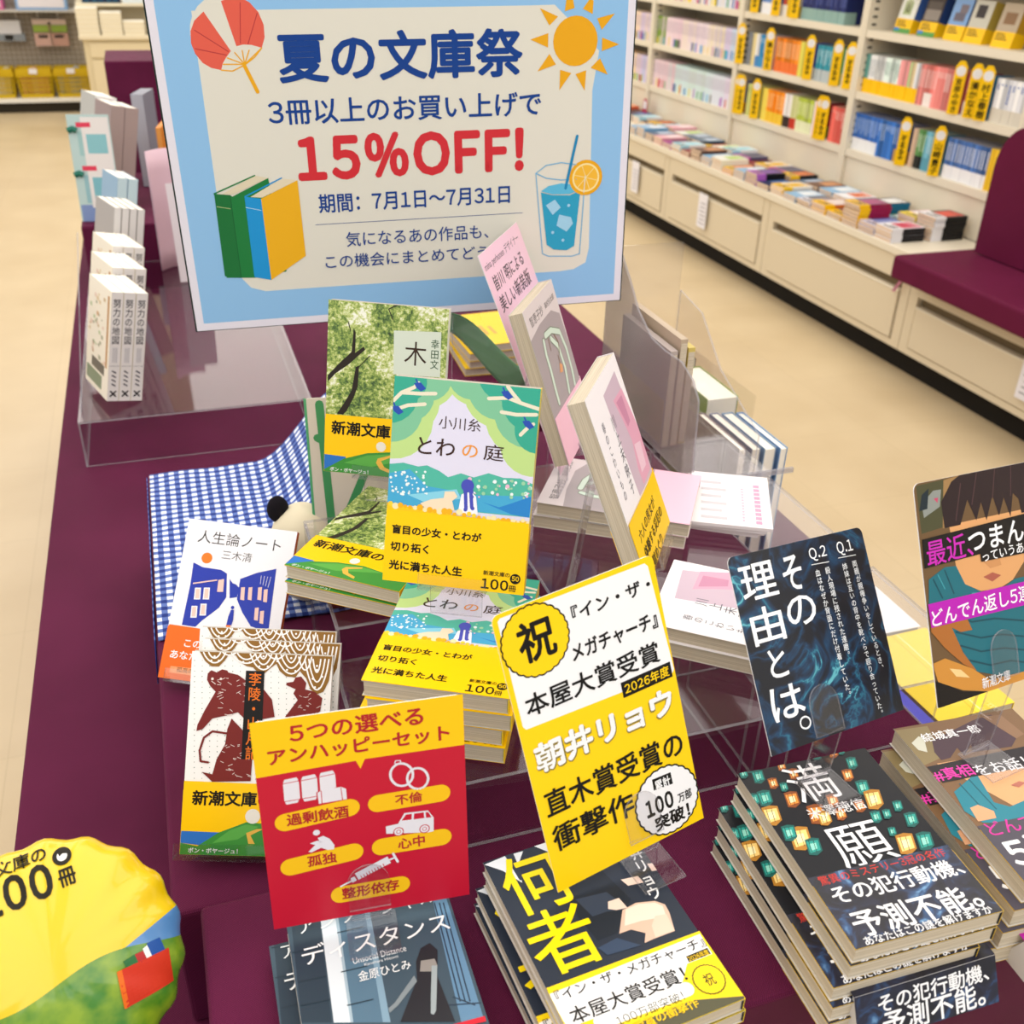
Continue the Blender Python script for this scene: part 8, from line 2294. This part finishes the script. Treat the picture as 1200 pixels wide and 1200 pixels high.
# ---------------------------------------------------------------- books and booklets at the left end of the table
yw, LT = -72.5, 12.0
def leftbook(x, y, zb, th, w, h, cov, spine, lab, grp, title=None, tilt=12.0, dy=0, yaw=None, picture=False):
    Mx = pose(x, y, zb, yw if yaw is None else yaw, tilt)      # origin: bottom of the spine edge
    t = thing('standing_book', lab, 'book', grp, Mx)
    m = MB(); m.box(-w + .001, -.001, .001, h - .001, .0006, th - .0006, M('#f4efe4', .8)); m.build('pages', t)
    m = MB(); m.box(-w, 0, 0, h, th - .0006, th, M(cov, .35)); m.box(-w, 0, 0, h, 0, .0006, M(cov, .35)); m.box(-.0008, .0, 0, h, .0006, th - .0006, M(spine, .35))
    if picture:
        r = random.Random(3)
        for k in range(34):
            a, b2 = r.uniform(-w + .012, -.02), r.uniform(.045, h - .02); s = r.uniform(.002, .006); m.box(a - s, a + s, b2 - s * .6, b2 + s * .6, th, th + .0002, M(r.choice(['#d8c4a0', '#c8b088', '#b8c4a0', '#e0c8b8', '#a8a890', '#caa27a'])))
        m.box(-w + .006, -.03, .008, .03, th, th + .0002, M('#7a8a70')); m.box(-w + .03, -.02, .034, .05, th, th + .0003, M('#5a5650')); m.box(-.016, -.008, .05, h - .01, th, th + .0003, M('#b88a58'))
    if title:
        k0 = len(m.v); pr = Print(m, th * 1000, h * 1000, .0001)
        pr.column(title, '#3a3a42', .01, th * 500, 10, th * 500, 82, .85)
        for j in range(3): pr.line('#b0b0b6', 1.0, [(th * 350 + j * th * 150, 87), (th * 350 + j * th * 150, 110)])
        pr.line('#77777e', .5, [(1, 116), (th * 1000 - 1, 116)])
        for j in range(4): pr.line('#55555c', 2.2, [(th * 500 - 2.5, 124 + j * 7), (th * 500 + 2.5, 127 + j * 7)])
        pr.line('#17171a', 2.4, [(th * 500 - 4, 157), (th * 500 + 4, 165)]); pr.line('#17171a', 2.4, [(th * 500 + 4, 157), (th * 500 - 4, 165)])
        m.v[k0:] = [(c2, b2 + h / 2, -a2 + th / 2) for a2, b2, c2 in m.v[k0:]]
    m.build('cover', t); return t
RZ = -.6725
nrm = Vector((math.sin(math.radians(yw)) * math.cos(math.radians(LT)), -math.cos(math.radians(yw)) * math.cos(math.radians(LT)), math.sin(math.radians(LT)))); exv = Vector((math.cos(math.radians(yw)), math.sin(math.radians(yw)), 0))
first = {}
for row in range(3):
    for k in range(3):
        th = .0176; base = Vector((-.122, 1.597 + row * .131, -.660)) - nrm * (th + k * (th + .0008))
        lab = 'white-spined book in the left rack, %s row, %s from the left' % (('front', 'second', 'third')[row], ordinal(k + 1))
        if (k == 0, 't') not in first:
            first[(k == 0, 't')] = leftbook(base.x, base.y, base.z, th, .113, .173, '#efe8d8', '#ece9e6', lab, 'white-spined books in the left rack', '努力の地図', picture=(k == 0))
        else: copy_thing(first[(k == 0, 't')], pose(base.x, base.y, base.z, yw, LT), lab)
Lx = lambda x, y, z: (x, y, up(z))
def rack(label, x0, y0, x1, y1, w, z, h):
    """clear book rack: floor, one tall side wall and a back"""
    t = thing('acrylic_rack', label, 'rack', 'clear racks on the left riser', Matrix.Translation((x0, y0, up(z))))
    d = Vector((x1 - x0, y1 - y0, 0)); n = Vector((d.y, -d.x, 0)).normalized(); s = Vector((w, 0, 0))
    m = MB(); m.prism([Vector((0, 0, .0004)), d + Vector((0, 0, .0004)), d + Vector((0, 0, h)), Vector((0, 0, h))], (.0025, 0, 0), AC, EDG); m.build('side_wall', t)
    m = MB(); m.prism([Vector((.0027, 0, .0004)), Vector((w, 0, .0004)), d + Vector((w, 0, .0004)), d + Vector((.0027, 0, .0004))], (0, 0, .0022), AC, EDG); m.build('floor_plate', t)
    m = MB(); m.box(.0027, w, -.003, -.0004, .0004, .022, EDG); m.build('front_lip', t); return t
m = MB(); m.prism([Lx(-.162, 1.590, RZ + .001), Lx(-.178, 2.02, RZ + .001), Lx(-.152, 2.02, RZ + .17), Lx(-.136, 1.590, RZ + .17)], (.002, 0, 0), AC, EDG); tag(m.build('clear_side_wall'), 'clear side wall left of the white-spined books', 'rack wall')
for g, (bx0, by0, n, th, w, h, cov, spn, z, nm) in enumerate(((-.108, 2.0, 4, .013, .11, .20, '#a9a4a2', '#dcdad8', RZ, 'grey-sided book in the left rack behind the white-spined rows'), (-.096, 2.25, 2, .02, .10, .20, '#8fb0cc', '#c4dce4', RZ, 'pale blue book in the left rack behind the grey ones'))):
    f0 = None
    for k in range(n):
        p = Vector((bx0, by0, z + .016)) - nrm * (k * (th + .001)); lab = '%s, %s from the left' % (nm, ordinal(k + 1))
        if f0 is None: f0 = leftbook(p.x, p.y, p.z, th, w, h, cov, spn, lab, nm)
        else: copy_thing(f0, pose(p.x, p.y, p.z, yw, LT), lab)
block('display_block', -.175, .2, 2.46, 3.02, -.60, TZ, 'low maroon block at the left rear carrying the tall pale books')
f0 = None
for k in range(2):
    p = Vector((-.090, 2.60, -.586)) - nrm * (k * .031); lab = 'tall book with pinkish grey sides at the left rear, %s from the left' % ordinal(k + 1)
    if f0 is None: f0 = leftbook(p.x, p.y, p.z, .03, .12, .215, '#9a8684', '#a8948f', lab, 'tall pinkish grey books at the left rear')
    else: copy_thing(f0, pose(p.x, p.y, p.z, yw, LT), lab)
leftbook(-.110, 2.83, -.5995, .05, .12, .215, '#b8b8b4', '#e9ecec', 'thick white-topped book at the left rear, behind the pinkish grey ones', 'thick white book at the left rear')
m = MB(); m.box(-.048, .04, -.003, 0, 0, .225, M('#b4cccb', .4))
m.box(-.03, .02, -.0032, -.003, .04, .10, M('#8fb8c0')); m.box(-.03, .02, -.0032, -.003, .14, .19, M('#9ac0c0')); m.box(-.045, .04, -.0032, -.003, .0, .036, M('#7d92c0')); m.box(-.02, .038, -.0033, -.0032, .03, .22, M('#e0dcda'))
for z in (.115, .205): m.box(-.03, .0, -.0034, -.0033, z - .006, z + .004, M('#d8405a'))
for z in (.10, .192): m.tube([(-.048, -.0033, z), (-.038, -.0036, z + .004), (-.03, -.0033, z)], .007, M('#1f6a5a'), 6)
m.box(-.012, .03, -.0035, -.0033, .05, .095, M('#7ab4c0')); m.box(-.012, .03, -.0035, -.0033, .145, .185, M('#86bcc4'))
o = m.build('teal_panel'); o.matrix_world = Matrix.Translation((-.125, 2.50, up(-.5995))) @ Matrix.Rotation(math.radians(-10), 4, 'Z') @ Matrix.Rotation(math.radians(-5), 4, 'X')
tag(o, 'pale teal printed panel hanging at the left end of the table', 'panel')
o.matrix_world = Matrix.Translation((-.125, 2.50, up(-.5995))) @ Matrix.Rotation(math.radians(-10), 4, 'Z') @ Matrix.Rotation(math.radians(-5), 4, 'X')
# booklets between the left rack and the sign
m = MB(); PKP = M('#dcbcc8', .45)
m.grid(16, 6, lambda u, v: (-.016 + .062 * u, 2.33 + .014 * math.sin(u * math.pi) + .03 * u, up(RZ + .0005 + .25 * v)), PKP)
o = m.build('pink_leaflet', smooth=True); so = o.modifiers.new('thickness', 'SOLIDIFY'); so.thickness = .002; tag(o, 'curved pale pink booklet standing between the left rack and sign', 'booklet')
m = MB(); m.box(0, .012, 0, .12, 0, .17, M('#e08a2a', .4)); m.box(.001, .011, -.0004, 0, .0, .17, M('#e8a050', .4)); o = m.build('orange_book'); o.matrix_world = Matrix.Translation((.012, 2.66, up(-.5995))) @ Matrix.Rotation(math.radians(-10), 4, 'Z'); tag(o, 'orange book standing on the rear block beside the sign', 'book')
m = MB(); m.box(0, .03, 0, .11, 0, .22, M('#8a8e9c', .4)); m.box(.001, .029, -.0006, 0, .001, .219, M('#a9acb8', .4)); o = m.build('grey_book'); o.matrix_world = Matrix.Translation((-.035, 2.84, up(-.5995))) @ Matrix.Rotation(math.radians(-14), 4, 'Z'); tag(o, 'tall grey book standing behind the orange book', 'book')
m = MB(); m.box(0, .06, 0, .003, 0, .2, M('#ded6dc', .4)); o = m.build('white_booklet'); o.matrix_world = Matrix.Translation((.018, 2.235, up(RZ) + .0006)) @ Matrix.Rotation(math.radians(8), 4, 'Z') @ Matrix.Rotation(math.radians(-8), 4, 'X'); tag(o, 'white booklet leaning just behind the left edge of the sign', 'booklet')
